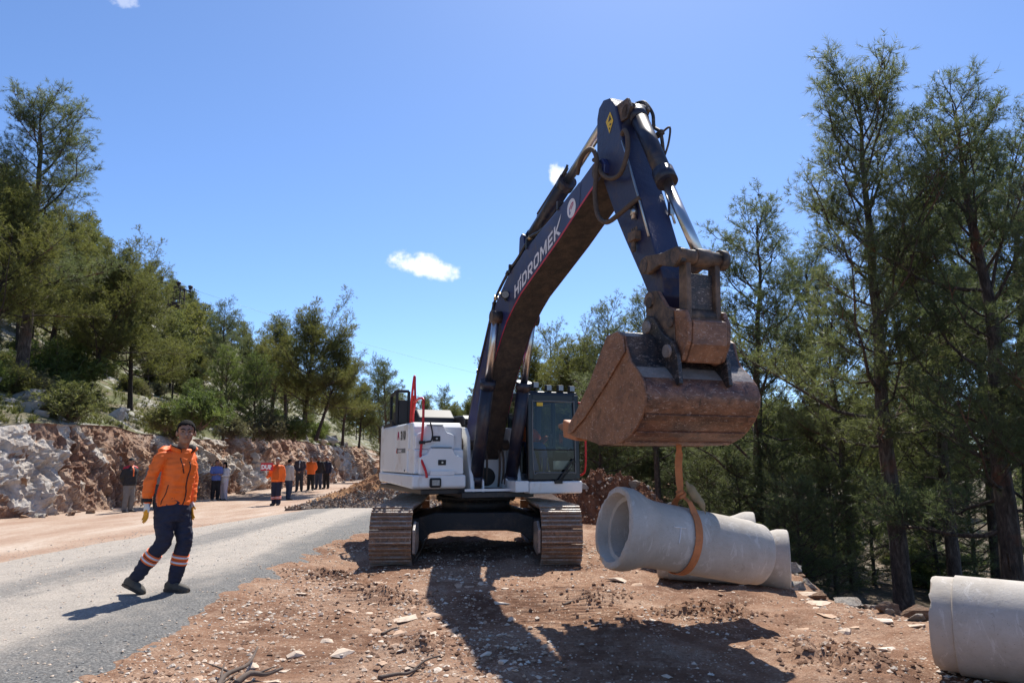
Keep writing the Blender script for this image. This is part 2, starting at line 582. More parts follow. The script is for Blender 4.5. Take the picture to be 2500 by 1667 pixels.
RX = el[:, None] + (er - el)[:, None] * u[None, :]
RY = np.broadcast_to(ry[:, None], RX.shape) + 0.5 * n2(RX, RX * 0, 0.9, 4, 35) * sstep(20, 24, ry)[:, None]
RZ = gz0(RX, RY) + 0.022 - 0.05 * (sstep(0.06, 0.0, 1 - u) + sstep(0.05, 0.0, u))[None, :]
road = obj('road', mesh_np('road', np.stack([RX.ravel(), RY.ravel(), RZ.ravel()], 1), grid_faces(len(ry), NU), 'asphalt', True))
tag(road, 'dusty grey asphalt road', kind='structure')

# ---------------------------------------------------------------- hillside and rock cut
def cliff_h(y):
    return (2.5 + 0.3 * n2(np.asarray(y, float), 0 * np.asarray(y, float), 0.16, 3, 51)) * (1 - 0.55 * sstep(60, 110, y))
def hill_z(s, y):
    base = cliff_h(y) + 0.36 * np.minimum(s, 13) + np.where(s > 13, (s - 13) * 0.70, 0)
    base = np.minimum(base, 44 + 0.02 * s)
    fade = 1 - 0.93 * sstep(150, 330, y)
    far = cliff_h(y) + (base - cliff_h(y)) * fade
    return far
def hillside_z(x, y):
    s = np.maximum(ipl(y, CLIFF) - 1.3 - x, 0)
    return hill_z(s, y) + (0.20 * n2(x, y, 0.35, 4, 53) + 0.10 * n2(x, y, 1.5, 3, 54)) * sstep(0, 1.0, s) + 2.2 * n2(x, y, 0.035, 3, 55) * sstep(12, 40, s)
ss = axis_pts([(0, 14, 0.22), (14, 40, 1.0), (40, 150, 4)])
ys2 = axis_pts([(-20, 12, 1.0), (12, 60, 0.25), (60, 120, 1.5), (120, 420, 8)])
S, Y2 = np.meshgrid(ss, ys2, indexing='ij')
X2 = ipl(Y2, CLIFF) - 1.3 - S
Z2 = hillside_z(X2, Y2)
def make_hill_mats():
    m, nt, b = new_mat('hill_ground')
    v = coords(nt)
    f1 = noise(nt, v, 0.55, 7, 0.68, 0.4)
    f2 = noise(nt, v, 5, 8, 0.75)
    c1 = ramp(nt, f2, [(0.3, (0.07, 0.06, 0.035)), (0.5, (0.17, 0.145, 0.085)), (0.7, (0.30, 0.25, 0.17))])
    grass = ramp(nt, f2, [(0.3, (0.055, 0.07, 0.022)), (0.6, (0.13, 0.145, 0.05))])
    c2 = mixc(nt, ramp(nt, noise(nt, v, 0.9, 5, 0.6), [(0.44, 0), (0.56, 0.9)]), c1, grass)
    rock = ramp(nt, f2, [(0.3, (0.25, 0.24, 0.22)), (0.6, (0.52, 0.50, 0.46))])
    c3 = mixc(nt, ramp(nt, f1, [(0.54, 0), (0.60, 0.95)]), c2, rock)
    setc(nt, b, c3); b.inputs['Roughness'].default_value = 1.0
    bump(nt, b, f2, 0.9, 0.12); MAT['hill_ground'] = m
    # exposed rock and soil of the cut
    m, nt, b = new_mat('cut_soil')
    v = coords(nt); vz = coords(nt, scale=(1, 1, 0.6))
    f1 = noise(nt, vz, 0.8, 7, 0.66, 0.6)
    c1 = ramp(nt, f1, [(0.28, (0.16, 0.072, 0.042)), (0.43, (0.29, 0.155, 0.095)), (0.54, (0.43, 0.285, 0.20)), (0.66, (0.58, 0.475, 0.385))])
    f2 = noise(nt, v, 7, 9, 0.78, 0.4)
    c2 = mixc(nt, ramp(nt, f2, [(0.36, 0.85), (0.50, 0)]), c1, (0.13, 0.06, 0.036))
    c2 = mixc(nt, ramp(nt, f2, [(0.58, 0), (0.70, 0.8)]), c2, (0.60, 0.52, 0.44))
    setc(nt, b, c2); b.inputs['Roughness'].default_value = 0.95
    bump(nt, b, f2, 1.0, 0.12); MAT['cut_soil'] = m
    for nm, st in (('limestone', [(0.30, (0.33, 0.21, 0.14)), (0.41, (0.50, 0.41, 0.33)), (0.52, (0.62, 0.56, 0.49)), (0.68, (0.71, 0.67, 0.62))]),
                   ('limestone_orange', [(0.32, (0.24, 0.12, 0.07)), (0.5, (0.44, 0.27, 0.17)), (0.68, (0.60, 0.46, 0.34))]),
                   ('limestone_grey', [(0.32, (0.20, 0.19, 0.175)), (0.5, (0.40, 0.39, 0.37)), (0.68, (0.56, 0.55, 0.53))])):
        m, nt, b = new_mat(nm)
        v = coords(nt)
        oi = nd(nt, 'ShaderNodeObjectInfo')
        va = nd(nt, 'ShaderNodeVectorMath', operation='ADD'); nt.links.new(v, va.inputs[0])
        sc_ = nd(nt, 'ShaderNodeMath', operation='MULTIPLY'); sc_.inputs[1].default_value = 37.0
        nt.links.new(oi.outputs['Random'], sc_.inputs[0]); nt.links.new(sc_.outputs[0], va.inputs[1])
        f = noise(nt, va.outputs[0], 1.6, 9, 0.74, 0.5)
        c = ramp(nt, f, st)
        tint = ramp(nt, oi.outputs['Random'], [(0, (0.78, 0.74, 0.70)), (1, (1.0, 1.0, 1.0))])
        setc(nt, b, mixc(nt, 1.0, c, tint, 'MULTIPLY'))
        b.inputs['Roughness'].default_value = 0.9
        bump(nt, b, noise(nt, va.outputs[0], 4, 10, 0.78, 0.5), 1.0, 0.14 if nm != 'limestone_grey' else 0.08)
        MAT[nm] = m
make_hill_mats()
hillside = obj('hillside', mesh_np('hillside', np.stack([X2.ravel(), Y2.ravel(), Z2.ravel()], 1), grid_faces(len(ss), len(ys2))[:, ::-1], 'hill_ground', True))
tag(hillside, 'stony hillside rising above the rock cut', kind='structure')

ty = axis_pts([(-20, 12, 0.5), (12, 36, 0.06), (36, 64, 0.16), (64, 200, 3)])
tt = np.linspace(0, 1, 54)
TY, TT = np.meshgrid(ty, tt, indexing='ij')
hx = ipl(TY, CLIFF); hh = hillside_z(hx - 1.3, TY)
p3 = np.stack([TY.ravel() * 1.0, TT.ravel() * 2.5, 0 * TY.ravel()], 1)
ridge = 1 - np.abs(fbm(p3 * np.array([0.75, 0.9, 1]), 4, 61)); ridge = ridge.reshape(TY.shape)
def cells(p, seed):
    """blocky plateaus: value of the nearest jittered lattice point"""
    i0 = np.floor(p[:, :2]).astype(np.int64); best = np.full(len(p), 9.0); val = np.zeros(len(p))
    for dx in (-1, 0, 1):
        for dy in (-1, 0, 1):
            c = i0 + np.array([dx, dy]); o = np.zeros(len(p), np.int64)
            jx = 0.45 * _hash(c[:, 0], c[:, 1], o, seed) + 0.5; jy = 0.45 * _hash(c[:, 0], c[:, 1], o, seed + 1) + 0.5
            q = (c[:, 0] + jx - p[:, 0]) ** 2 + (c[:, 1] + jy - p[:, 1]) ** 2
            v = _hash(c[:, 0], c[:, 1], o, seed + 2) + 0.9 * (p[:, 0] - c[:, 0] - jx) * _hash(c[:, 0], c[:, 1], o, seed + 3) + 0.9 * (p[:, 1] - c[:, 1] - jy) * _hash(c[:, 0], c[:, 1], o, seed + 4)
            k = q < best; best = np.where(k, q, best); val = np.where(k, v, val)
    return val
wp = p3 + 0.25 * np.stack([fbm(p3 * 1.7, 3, 71), fbm(p3 * 1.7, 3, 72), p3[:, 2]], 1)
chunk = (0.65 * cells(wp * np.array([0.9, 1.0, 1]), 63) + 0.45 * cells(wp * np.array([2.3, 2.6, 1]), 67) + 0.28 * cells(wp * np.array([5.2, 5.6, 1]), 69) + 0.22 * fbm(p3 * 7.0, 3, 64, 0.65)).reshape(TY.shape)
bulge = np.sin(np.clip(TT, 0, 1) * math.pi) ** 0.5
TX = hx - 1.35 * TT ** 1.35 - 0.0 + bulge * (0.34 * (ridge - 0.6) + 0.20 * chunk)
TZ = -0.25 + (hh + 0.25) * TT + bulge * 0.10 * chunk
TX[:, -1] = (hx - 1.32)[:, -1]
cf_ = grid_faces(len(ty), len(tt))
fy = TY.ravel()[cf_].mean(1); ft = TT.ravel()[cf_].mean(1); fch = chunk.ravel()[cf_].mean(1)
fp = np.stack([fy, ft * 2.5, 0 * fy], 1); fp = fp + 0.25 * np.stack([fbm(fp * 1.7, 3, 71), fbm(fp * 1.7, 3, 72), 0 * fy], 1)
cv_ = cells(fp * np.array([0.9, 1.0, 1]), 63); big_ = fbm(fp * np.array([0.33, 0.5, 1]), 3, 81)
white = 0.62 * cv_ + 0.9 * big_ + 0.75 * sstep(23, 17, fy) * sstep(0.95, 0.55, ft) + 0.35 * (sstep(30.5, 33, fy) * sstep(37, 34.5, fy)) - 0.25
soil_ = fch + 0.5 * fbm(fp * 2.0, 3, 83) - 0.9 * sstep(0.62, 0.92, ft)
cmi = np.where(white > 0.16, 1, np.where(soil_ < -0.15, 0, 2)); cmi = np.where((soil_ < -0.75) & (white < 0.7), 0, cmi)
cut = obj('rock_cut', mesh_np('rock_cut', np.stack([TX.ravel(), TY.ravel(), TZ.ravel()], 1), cf_, ['cut_soil', 'limestone', 'limestone_orange'], False, cmi))
tag(cut, 'raw cut bank of red soil and pale limestone', kind='structure')

simple('pebble_pale', (0.56, 0.44, 0.335), 0.9, var=0.25, vscale=3)
simple('pebble_white', (0.64, 0.55, 0.45), 0.9, var=0.2, vscale=3)
simple('pebble_orange', (0.46, 0.31, 0.21), 0.9, var=0.3, vscale=3)
# rocks embedded in the cut, on the slope above it and loose stones
STONES = [hull_stone(k, 0.55 + 0.05 * (k % 4), 12) for k in range(9)]
ROCKS = [hull_stone(40 + k, 0.8, 10, True) for k in range(7)]
def stone_set(mats, base):
    out = []
    for m in mats:
        for s in base:
            c = s.copy(); c.name = 'rock'; c.materials.clear(); c.materials.append(MAT[m]); out.append(c)
    return out
ROCK_W = stone_set(['limestone'], ROCKS); ROCK_O = stone_set(['limestone_orange'], ROCKS); ROCK_G = stone_set(['limestone_grey'], ROCKS)
rnd = random.Random(5)
def place_rock(mesh, parent, p, s, name='rock', flat=1.0, tilt=0.5):
    o = bpy.data.objects.new(name, mesh)
    o.location = p
    o.scale = (s * rnd.uniform(0.6, 1.35), s * rnd.uniform(0.6, 1.35), s * flat * rnd.uniform(0.6, 1.25))
    o.rotation_euler = (rnd.uniform(-tilt, tilt), rnd.uniform(-tilt, tilt), rnd.uniform(0, 6.28))
    return link(o, parent)
# big pale outcrops read from the photograph: (y along the cut, height fraction, size, kind)
for (yy, t, s, kd) in [(15.6, 0.20, 0.95, 'w'), (16.6, 0.45, 0.8, 'w'), (18.0, 0.30, 1.0, 'w'), (18.9, 0.62, 0.85, 'w'), (19.4, 0.25, 0.9, 'w'), (20.3, 0.72, 0.5, 'o'),
                       (20.6, 0.50, 0.62, 'w'), (21.4, 0.42, 0.55, 'o'), (22.2, 0.25, 0.5, 'o'), (23.4, 0.30, 0.62, 'w'), (23.9, 0.7, 0.4, 'o'), (26.5, 0.55, 0.6, 'w'), (28.6, 0.3, 0.8, 'o'),
                       (30.5, 0.5, 0.7, 'o'), (33.5, 0.6, 0.95, 'w'), (34.8, 0.75, 0.8, 'w'), (36.5, 0.5, 0.7, 'w'), (39, 0.6, 0.8, 'o'), (43, 0.5, 0.9, 'w'), (47, 0.6, 0.8, 'o'), (52, 0.5, 1.0, 'w')]:
    i = int(np.argmin(abs(ty - yy))); j = int(t * 53)
    place_rock((ROCK_W if kd == 'w' else ROCK_O)[rnd.randrange(7)], cut, (TX[i, j] - 0.48 * s, ty[i], TZ[i, j]), s * 0.9, flat=1.35, tilt=0.4)
for k in range(130):
    yy = 13 + 45 * rnd.random() ** 1.4; t = 0.12 + rnd.random() ** 0.8 * 0.84
    i = int(np.argmin(abs(ty - yy))); j = int(t * 53)
    s = rnd.choice((0.07, 0.10, 0.13, 0.17, 0.22)) * (1 + (yy - 13) / 45)
    place_rock(rnd.choice(ROCK_W + ROCK_O + ROCK_O), cut, (TX[i, j] - 0.2 * s, ty[i], TZ[i, j]), s, tilt=1.2)
for k in range(150):                                   # limestone on the slope
    yy = 14 + 46 * rnd.random() ** 1.3; s_ = 0.1 + 11 * rnd.random() ** 1.7
    x = float(ipl(yy, CLIFF)) - 1.3 - s_
    s = rnd.choice((0.12, 0.18, 0.25, 0.35, 0.5)) * (0.8 + yy / 60)
    place_rock(rnd.choice(ROCK_G + ROCK_W), hillside, (x, yy, float(hillside_z(np.array([x]), np.array([yy]))[0]) + 0.12 * s), s, flat=0.8)
for k in range(36):                                    # fallen stones along the foot
    yy = 13 + 40 * rnd.random() ** 1.3
    x = float(ipl(yy, CLIFF)) + rnd.uniform(0.1, 0.8)
    s = rnd.choice((0.06, 0.09, 0.13, 0.18))
    place_rock(rnd.choice(ROCK_W + ROCK_O), ground, (x, yy, float(gz(np.array([x]), np.array([yy]))[0]) + 0.2 * s), s, 'stone')

STN = stone_set(['pebble_pale', 'pebble_orange', 'pebble_orange', 'pebble_pale', 'pebble_white'], STONES)
def stone_at(x, y, s, name='stone', flat=0.42, sink=0.2):
    z = float(gz(np.array([x]), np.array([y]))[0])
    return place_rock(rnd.choice(STN), ground, (x, y, z + s * flat * 0.5 - sink * s), s, name, flat, 0.25)
# larger stones lying where the photograph shows them
for (x, y, s) in [(-1.35, 6.0, 0.14), (-0.98, 5.72, 0.07), (-0.55, 5.6, 0.08), (-1.05, 7.35, 0.16), (-0.80, 7.5, 0.12), (-1.5, 8.0, 0.09), (-0.98, 6.6, 0.11), (-0.55, 6.85, 0.10), (-0.72, 6.55, 0.12),
                  (-0.08, 8.1, 0.13), (0.14, 7.9, 0.10), (-0.5, 9.0, 0.09), (1.35, 9.45, 0.2), (1.55, 9.2, 0.12), (3.35, 8.25, 0.17), (3.15, 7.55, 0.2), (3.28, 7.95, 0.14), (3.5, 8.9, 0.22), (3.42, 9.2, 0.16),
                  (3.72, 8.9, 0.24), (3.55, 7.2, 0.13), (3.7, 6.9, 0.12), (2.75, 7.15, 0.12), (3.05, 6.9, 0.12), (3.05, 6.15, 0.11), (-1.7, 5.35, 0.09), (-1.95, 5.7, 0.1), (3.85, 5.0, 0.1), (4.0, 4.75, 0.11)]:
    stone_at(x, y, s)
for k in range(215):
    while True:
        x = rnd.uniform(-2.6, 4.2) if rnd.random() < 0.5 else rnd.uniform(-2.6, 0.3); y = 4.7 + 6.0 * rnd.random() ** 1.3
        if x > float(ipl(y, ROAD_R)) + 0.1 and x < float(ipl(y, BANK)) + 0.4 and rnd.random() < (0.95 if x < 0 or x > 2.6 else 0.5): break
    stone_at(x, y, rnd.choice((0.025, 0.035, 0.045, 0.055, 0.07, 0.085)), flat=rnd.choice((0.25, 0.35, 0.5)))
for k in range(46):                                    # rubble along the lip of the bank
    y = 5.6 + 6.4 * rnd.random(); x = float(ipl(y, BANK)) + rnd.uniform(-0.35, 0.45)
    s = rnd.choice((0.07, 0.1, 0.14, 0.19))
    place_rock(rnd.choice(ROCK_O + ROCK_W), ground, (x, y, float(gz(np.array([x]), np.array([y]))[0]) + 0.15 * s), s, 'stone', 0.75)
# fine gravel: too small and too many to count
def scatter_mesh(name, parent, n, fx, smin, smax, mats, seed, flat=0.6):
    g = np.random.default_rng(seed)
    x, y = fx(g, n)
    z = gz(x, y)
    s = smin + (smax - smin) * g.random(len(x)) ** 3
    base = np.array([(1, 0, 0), (0.1, 1, 0.1), (-1, 0.2, 0), (0, -1, 0.1), (0.2, 0.1, flat), (0, 0, -flat)])
    tri = np.array([(0, 1, 4), (1, 2, 4), (2, 3, 4), (3, 0, 4), (1, 0, 5), (2, 1, 5), (3, 2, 5), (0, 3, 5)])
    N = len(x)
    V = base[None] * (0.65 + 0.6 * g.random((N, 6, 3)))
    a = g.random(N) * 6.283
    ca, sa = np.cos(a)[:, None], np.sin(a)[:, None]
    V = np.stack([V[..., 0] * ca - V[..., 1] * sa, V[..., 0] * sa + V[..., 1] * ca, V[..., 2]], -1) * s[:, None, None]
    V += np.stack([x, y, z + s * flat * 0.15], 1)[:, None, :]
    F = tri[None] + (np.arange(N) * 6)[:, None, None]
    mi = np.repeat(g.integers(0, len(mats), N), 8)
    o = obj(name, mesh_np(name, V.reshape(-1, 3), F.reshape(-1, 3), mats, False, mi), parent)
    return tag(o, kind='stuff')
def fx_dirt(g, n):
    y = 4.6 + 9.5 * g.random(n) ** 1.5
    x = -3.2 + 7.4 * g.random(n)
    k = (x > ipl(y, ROAD_R) - 0.25 * g.random(n)) & (x < ipl(y, BANK) + 0.5) & (g.random(n) < 0.10 + 0.16 * (x < 0.4) + 1.3 * np.clip(n2(x, y, 1.1, 4, 77) + 0.12, 0, 1))
    k &= g.random(n) > 0.55 * rib_mask(x, y)
    return x[k], y[k]
simple('pebble_brown', (0.25, 0.14, 0.085), 0.95, var=0.3, vscale=3)
scatter_mesh('gravel', ground, 36000, fx_dirt, 0.005, 0.032, ['pebble_pale', 'pebble_orange', 'pebble_brown', 'pebble_orange', 'pebble_pale', 'pebble_brown', 'pebble_white'], 3)
def fx_road(g, n):
    y = 4.8 + 14 * g.random(n) ** 1.4
    x = -9.5 + 6.8 * g.random(n)
    k = x > ipl(y, ROAD_L) - 1
    return x[k], y[k]
def clods_at_heaps():
    g = np.random.default_rng(12)
    P_ = []
    for (cx_, cy_, rx_, ry_, h_) in HEAPS:
        n_ = int(260 * (rx_ * ry_ / 0.15) ** 0.6)
        P_.append(np.stack([cx_ + g.normal(size=n_) * rx_ * 0.55, cy_ + g.normal(size=n_) * ry_ * 0.55], 1))
    P_ = np.concatenate(P_)
    z_ = gz(P_[:, 0], P_[:, 1])
    n_ = len(P_)
    base = np.array([(1, 0, 0), (0.1, 1, 0.1), (-1, 0.2, 0), (0, -1, 0.1), (0.2, 0.1, 0.8), (0, 0, -0.6)])
    tri = np.array([(0, 1, 4), (1, 2, 4), (2, 3, 4), (3, 0, 4), (1, 0, 5), (2, 1, 5), (3, 2, 5), (0, 3, 5)])
    s_ = 0.006 + 0.024 * g.random(n_) ** 2.5
    V = base[None] * (0.6 + 0.8 * g.random((n_, 6, 3))) * s_[:, None, None] + np.stack([P_[:, 0], P_[:, 1], z_ + s_ * 0.3], 1)[:, None]
    F = tri[None] + (np.arange(n_) * 6)[:, None, None]
    tag(obj('clods', mesh_np('clods', V.reshape(-1, 3), F.reshape(-1, 3), ['soil', 'pebble_brown', 'clod_dark'], False, np.repeat(g.integers(0, 3, n_), 8)), ground), kind='stuff')
simple('clod_dark', (0.20, 0.105, 0.06), 0.95, var=0.3, vscale=4)
clods_at_heaps()
simple('pebble_grey', (0.36, 0.34, 0.31), 0.9, var=0.3, vscale=3)
g_r = scatter_mesh('gravel', road, 5000, fx_road, 0.006, 0.02, ['pebble_pale', 'pebble_grey'], 4)
g_r.location.z = 0.022

# ---------------------------------------------------------------- excavator materials
simple('paint_navy', (0.028, 0.034, 0.105), 0.34, var=0.25, vscale=2, dirt=(0.10, 0.065, 0.045), dirt_amt=0.40, dscale=2.6)
simple('paint_dark', (0.014, 0.015, 0.030), 0.40, var=0.25, vscale=3, dirt=(0.085, 0.055, 0.04), dirt_amt=0.42, dscale=3)
simple('paint_black', (0.014, 0.014, 0.017), 0.42, var=0.3, vscale=3, dirt=(0.075, 0.05, 0.038), dirt_amt=0.40, dscale=4)
simple('paint_white', (0.76, 0.76, 0.75), 0.36, var=0.06, vscale=2, dirt=(0.52, 0.43, 0.34), dirt_amt=0.38, dscale=1.7)
simple('hood_matt', (0.012, 0.013, 0.020), 0.6)
simple('paint_red', (0.55, 0.012, 0.018), 0.35)
simple('seam_black', (0.01, 0.01, 0.011), 0.6)
simple('rubber', (0.03, 0.026, 0.023), 0.7, var=0.3, vscale=20, dirt=(0.17, 0.11, 0.07), dirt_amt=0.45, dscale=6)
simple('hose_dusty', (0.085, 0.058, 0.042), 0.75, var=0.3, vscale=30, bmp=0.5, bscale=90)
simple('chrome', (0.60, 0.57, 0.55), 0.30, 1.0)
simple('steel', (0.45, 0.44, 0.43), 0.35, 1.0, var=0.2, vscale=10)
simple('brass', (0.45, 0.33, 0.18), 0.4, 0.7)
simple('letter_white', (0.72, 0.70, 0.74), 0.45)
simple('sticker_yellow', (0.75, 0.48, 0.03), 0.5)
simple('sticker_black', (0.02, 0.02, 0.02), 0.5)
simple('sticker_magenta', (0.42, 0.015, 0.10), 0.45)
simple('sticker_blue', (0.03, 0.06, 0.25), 0.45)
simple('lamp_glass', (0.27, 0.275, 0.28), 0.3, 0.4, var=0.3, vscale=40)
simple('cab_black', (0.007, 0.007, 0.009), 0.32, dirt=(0.04, 0.03, 0.026), dirt_amt=0.36, dscale=3)
simple('cab_inside', (0.025, 0.026, 0.028), 0.7)
simple('cab_grey', (0.14, 0.15, 0.155), 0.7)
simple('paper', (0.70, 0.74, 0.72), 0.6)

def mud_mat(name, under, mud1, mud2, amt, scale, rough=0.75, streak=(1, 1, 1), metal=0.0, scratch=True):
    m, nt, b = new_mat(name)
    oi = nd(nt, 'ShaderNodeObjectInfo')
    mm = nd(nt, 'ShaderNodeMath', operation='MULTIPLY'); mm.inputs[1].default_value = 53.0
    nt.links.new(oi.outputs['Random'], mm.inputs[0])
    def shifted(vec):
        n = nd(nt, 'ShaderNodeVectorMath', operation='ADD'); nt.links.new(vec, n.inputs[0]); nt.links.new(mm.outputs[0], n.inputs[1]); return n.outputs[0]
    v = shifted(coords(nt, scale=streak)); v0 = shifted(coords(nt))
    f = noise(nt, v, scale, 9, 0.75, 0.5)
    f2 = noise(nt, v0, scale * 4.3, 7, 0.72)
    mud = ramp(nt, f2, [(0.3, mud1), (0.7, mud2)])
    c = mixc(nt, ramp(nt, f, [(1 - amt - 0.1, 0), (1 - amt + 0.1, 1)]), under, mud)
    if scratch:
        vs_ = coords(nt, scale=(1.0, 1.0, 3.0))
        sc_ = noise(nt, vs_, 9.0, 10, 0.78, 2.6)
        c = mixc(nt, ramp(nt, sc_, [(0.565, 0), (0.60, 0.75)]), c, (0.46, 0.36, 0.31))
        sd_ = noise(nt, v0, 6.0, 9, 0.75, 1.5)
        c = mixc(nt, ramp(nt, sd_, [(0.36, 0.8), (0.46, 0)]), c, (under[0] * 0.7, under[1] * 0.7, under[2] * 0.7))
    setc(nt, b, c)
    b.inputs['Roughness'].default_value = rough
    b.inputs['Metallic'].default_value = metal
    bump(nt, b, f2, 0.55, 0.015)
    MAT[name] = m
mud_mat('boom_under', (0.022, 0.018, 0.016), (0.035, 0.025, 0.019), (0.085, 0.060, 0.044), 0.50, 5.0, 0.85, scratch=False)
mud_mat('bucket_rust', (0.085, 0.04, 0.027), (0.16, 0.066, 0.034), (0.31, 0.15, 0.08), 0.58, 3.0, 0.45)
mud_mat('bucket_shell', (0.045, 0.019, 0.014), (0.12, 0.045, 0.022), (0.30, 0.14, 0.075), 0.50, 2.2, 0.40, streak=(1.0, 1.0, 2.6))
mud_mat('bucket_dark', (0.019, 0.018, 0.021), (0.06, 0.042, 0.034), (0.17, 0.105, 0.068), 0.42, 2.2, 0.42)
mud_mat('worn_steel', (0.22, 0.20, 0.19), (0.13, 0.09, 0.07), (0.33, 0.28, 0.25), 0.5, 3.0, 0.4)
mud_mat('linkage', (0.032, 0.026, 0.025), (0.10, 0.058, 0.036), (0.235, 0.15, 0.095), 0.50, 3.2, 0.6, scratch=False)
mud_mat('shoe_metal', (0.12, 0.085, 0.062), (0.13, 0.07, 0.04), (0.30, 0.175, 0.105), 0.62, 4.5, 0.65)
mud_mat('grouser', (0.36, 0.33, 0.30), (0.19, 0.12, 0.08), (0.34, 0.23, 0.16), 0.55, 6, 0.42, scratch=False)
mud_mat('carbody', (0.018, 0.017, 0.017), (0.055, 0.034, 0.024), (0.12, 0.075, 0.05), 0.42, 2.6, 0.6, scratch=False)
mud_mat('arm_side', (0.022, 0.026, 0.070), (0.06, 0.042, 0.034), (0.17, 0.10, 0.058), 0.34, 1.4, 0.40, scratch=False)

def glass_mat(name, tint, refl=0.1):
    m, nt, b = new_mat(name)
    nt.nodes.remove(b)
    out = nt.nodes['Material Output']
    tr = nd(nt, 'ShaderNodeBsdfTransparent'); tr.inputs[0].default_value = (*tint, 1)
    gl = nd(nt, 'ShaderNodeBsdfGlossy'); gl.inputs['Roughness'].default_value = 0.02
    fr = nd(nt, 'ShaderNodeFresnel'); fr.inputs[0].default_value = 1.5
    mx = nd(nt, 'ShaderNodeMixShader')
    nt.links.new(fr.outputs[0], mx.inputs[0]); nt.links.new(tr.outputs[0], mx.inputs[1]); nt.links.new(gl.outputs[0], mx.inputs[2])
    nt.links.new(mx.outputs[0], out.inputs[0])
    MAT[name] = m
glass_mat('glass', (0.44, 0.49, 0.475))

# ---------------------------------------------------------------- excavator
EX_C = (-0.64, 13.0, 0.0)
TH, PH = R(21.0), R(3.2)
def up_T(p):
    r, b, z = p
    return Vector((math.cos(TH) * b + math.sin(TH) * r, math.sin(TH) * b - math.cos(TH) * r, z))
def uc_T(p):
    r, b, z = p
    return Vector((math.cos(PH) * b + math.sin(PH) * r, math.sin(PH) * b - math.cos(PH) * r, z))
def U(): return MB(up_T)
def D(): return MB(uc_T)
ex = thing('excavator', 'large tracked excavator with white body, navy boom and raised muddy bucket', 'excavator', EX_C)
ex.location.z = -0.01

# --- tracks
def track_path():
    """closed loop of (r,z,tangent angle) for the shoe centres"""
    rad = 0.40; half = 1.95; zc = 0.435
    L = []
    per = 2 * (2 * half) + 2 * math.pi * rad
    n = 48
    out = []
    for k in range(n):
        s = per * k / n
        if s < 2 * half:                       # bottom run, front to rear
            out.append((half - s, zc - rad, math.pi))
        elif s < 2 * half + math.pi * rad:     # rear sprocket
            a = (s - 2 * half) / rad
            out.append((-half - rad * math.sin(a), zc - rad * math.cos(a), math.pi - a))
        elif s < 4 * half + math.pi * rad:     # top run with a little sag
            q = s - 2 * half - math.pi * rad
            out.append((-half + q, zc + rad - 0.035 * math.sin(math.pi * q / (2 * half)), 0.0))
        else:
            a = (s - 4 * half - math.pi * rad) / rad
            out.append((half + rad * math.sin(a), zc + rad * math.cos(a), -a))
    return out
shoe = MB(lambda p: p)
pitch = (7.8 + 2 * math.pi * 0.40) / 48
shoe.box((0, 0, 0), (pitch * 0.97, 0.60, 0.022))
shoe.m = 1
for gx, gh in ((-0.073, 0.030), (0.0, 0.024), (0.073, 0.030)):
    shoe.box((gx, 0, 0.011 + gh / 2), (0.018, 0.60, gh))
shoe.m = 0
shoe.box((0, -0.09, -0.035), (pitch * 0.9, 0.045, 0.05)); shoe.box((0, 0.09, -0.035), (pitch * 0.9, 0.045, 0.05))
sh_me = None
for side in (-1, 1):
    bc = side * 1.24
    t = D()
    t.prism([(2.0, 0.22), (2.12, 0.32), (2.12, 0.52), (1.95, 0.62), (-1.9, 0.66), (-2.05, 0.55), (-2.05, 0.3), (-1.85, 0.16), (1.8, 0.16)], bc - 0.17, bc + 0.17)
    t.box((0.6, bc - side * 0.24, 0.42), (1.2, 0.16, 0.40)); t.box((-0.9, bc - side * 0.24, 0.42), (0.9, 0.16, 0.40))
    frame = t.build('track', 'carbody', ex, 0.015)
    for nm, rc, rr in (('idler', 1.95, 0.37), ('sprocket', -1.95, 0.36)):
        w = D()
        w.tube([(rc, bc - 0.05, 0.435), (rc, bc + 0.05, 0.435)], rr, 28)
        w.tube([(rc, bc - 0.20, 0.435), (rc, bc + 0.20, 0.435)], 0.13, 16)
        w.build(nm, 'worn_steel', frame)
    g = D(); g.prism([(2.12, 0.17), (2.34, 0.22), (2.37, 0.55), (2.16, 0.66), (1.6, 0.60), (1.6, 0.2)], bc - side * 0.315, bc - side * 0.355)
    g.build('idler_guard', 'worn_steel', frame, 0.01)
    for k in range(7):
        w = D(); w.tube([(1.45 - k * 0.48, bc - 0.16, 0.135), (1.45 - k * 0.48, bc + 0.16, 0.135)], 0.085, 14); w.build('track_roller', 'carbody', frame)
    for k in range(2):
        w = D(); w.tube([(0.8 - k * 1.6, bc - 0.12, 0.73), (0.8 - k * 1.6, bc + 0.12, 0.73)], 0.065, 12); w.build('carrier_roller', 'carbody', frame)
    for (r_, z_, a_) in track_path():
        if sh_me is None:
            o = shoe.build('track_shoe', ['shoe_metal', 'grouser'], frame); sh_me = o.data
        else:
            o = obj('track_shoe', sh_me, frame)
        # local x along travel (r), y along b, z outward
        tr = Vector((math.cos(a_), 0, math.sin(a_))); no = Vector((-math.sin(a_), 0, math.cos(a_)))
        ax = [uc_T(tr) , uc_T(Vector((0, 1, 0))), uc_T(no)]
        pos = uc_T(Vector((r_, bc, z_)))
        M = Matrix(((ax[0][0], ax[1][0], ax[2][0], pos[0]), (ax[0][1], ax[1][1], ax[2][1], pos[1]), (ax[0][2], ax[1][2], ax[2][2], pos[2]), (0, 0, 0, 1)))
        o.matrix_local = M
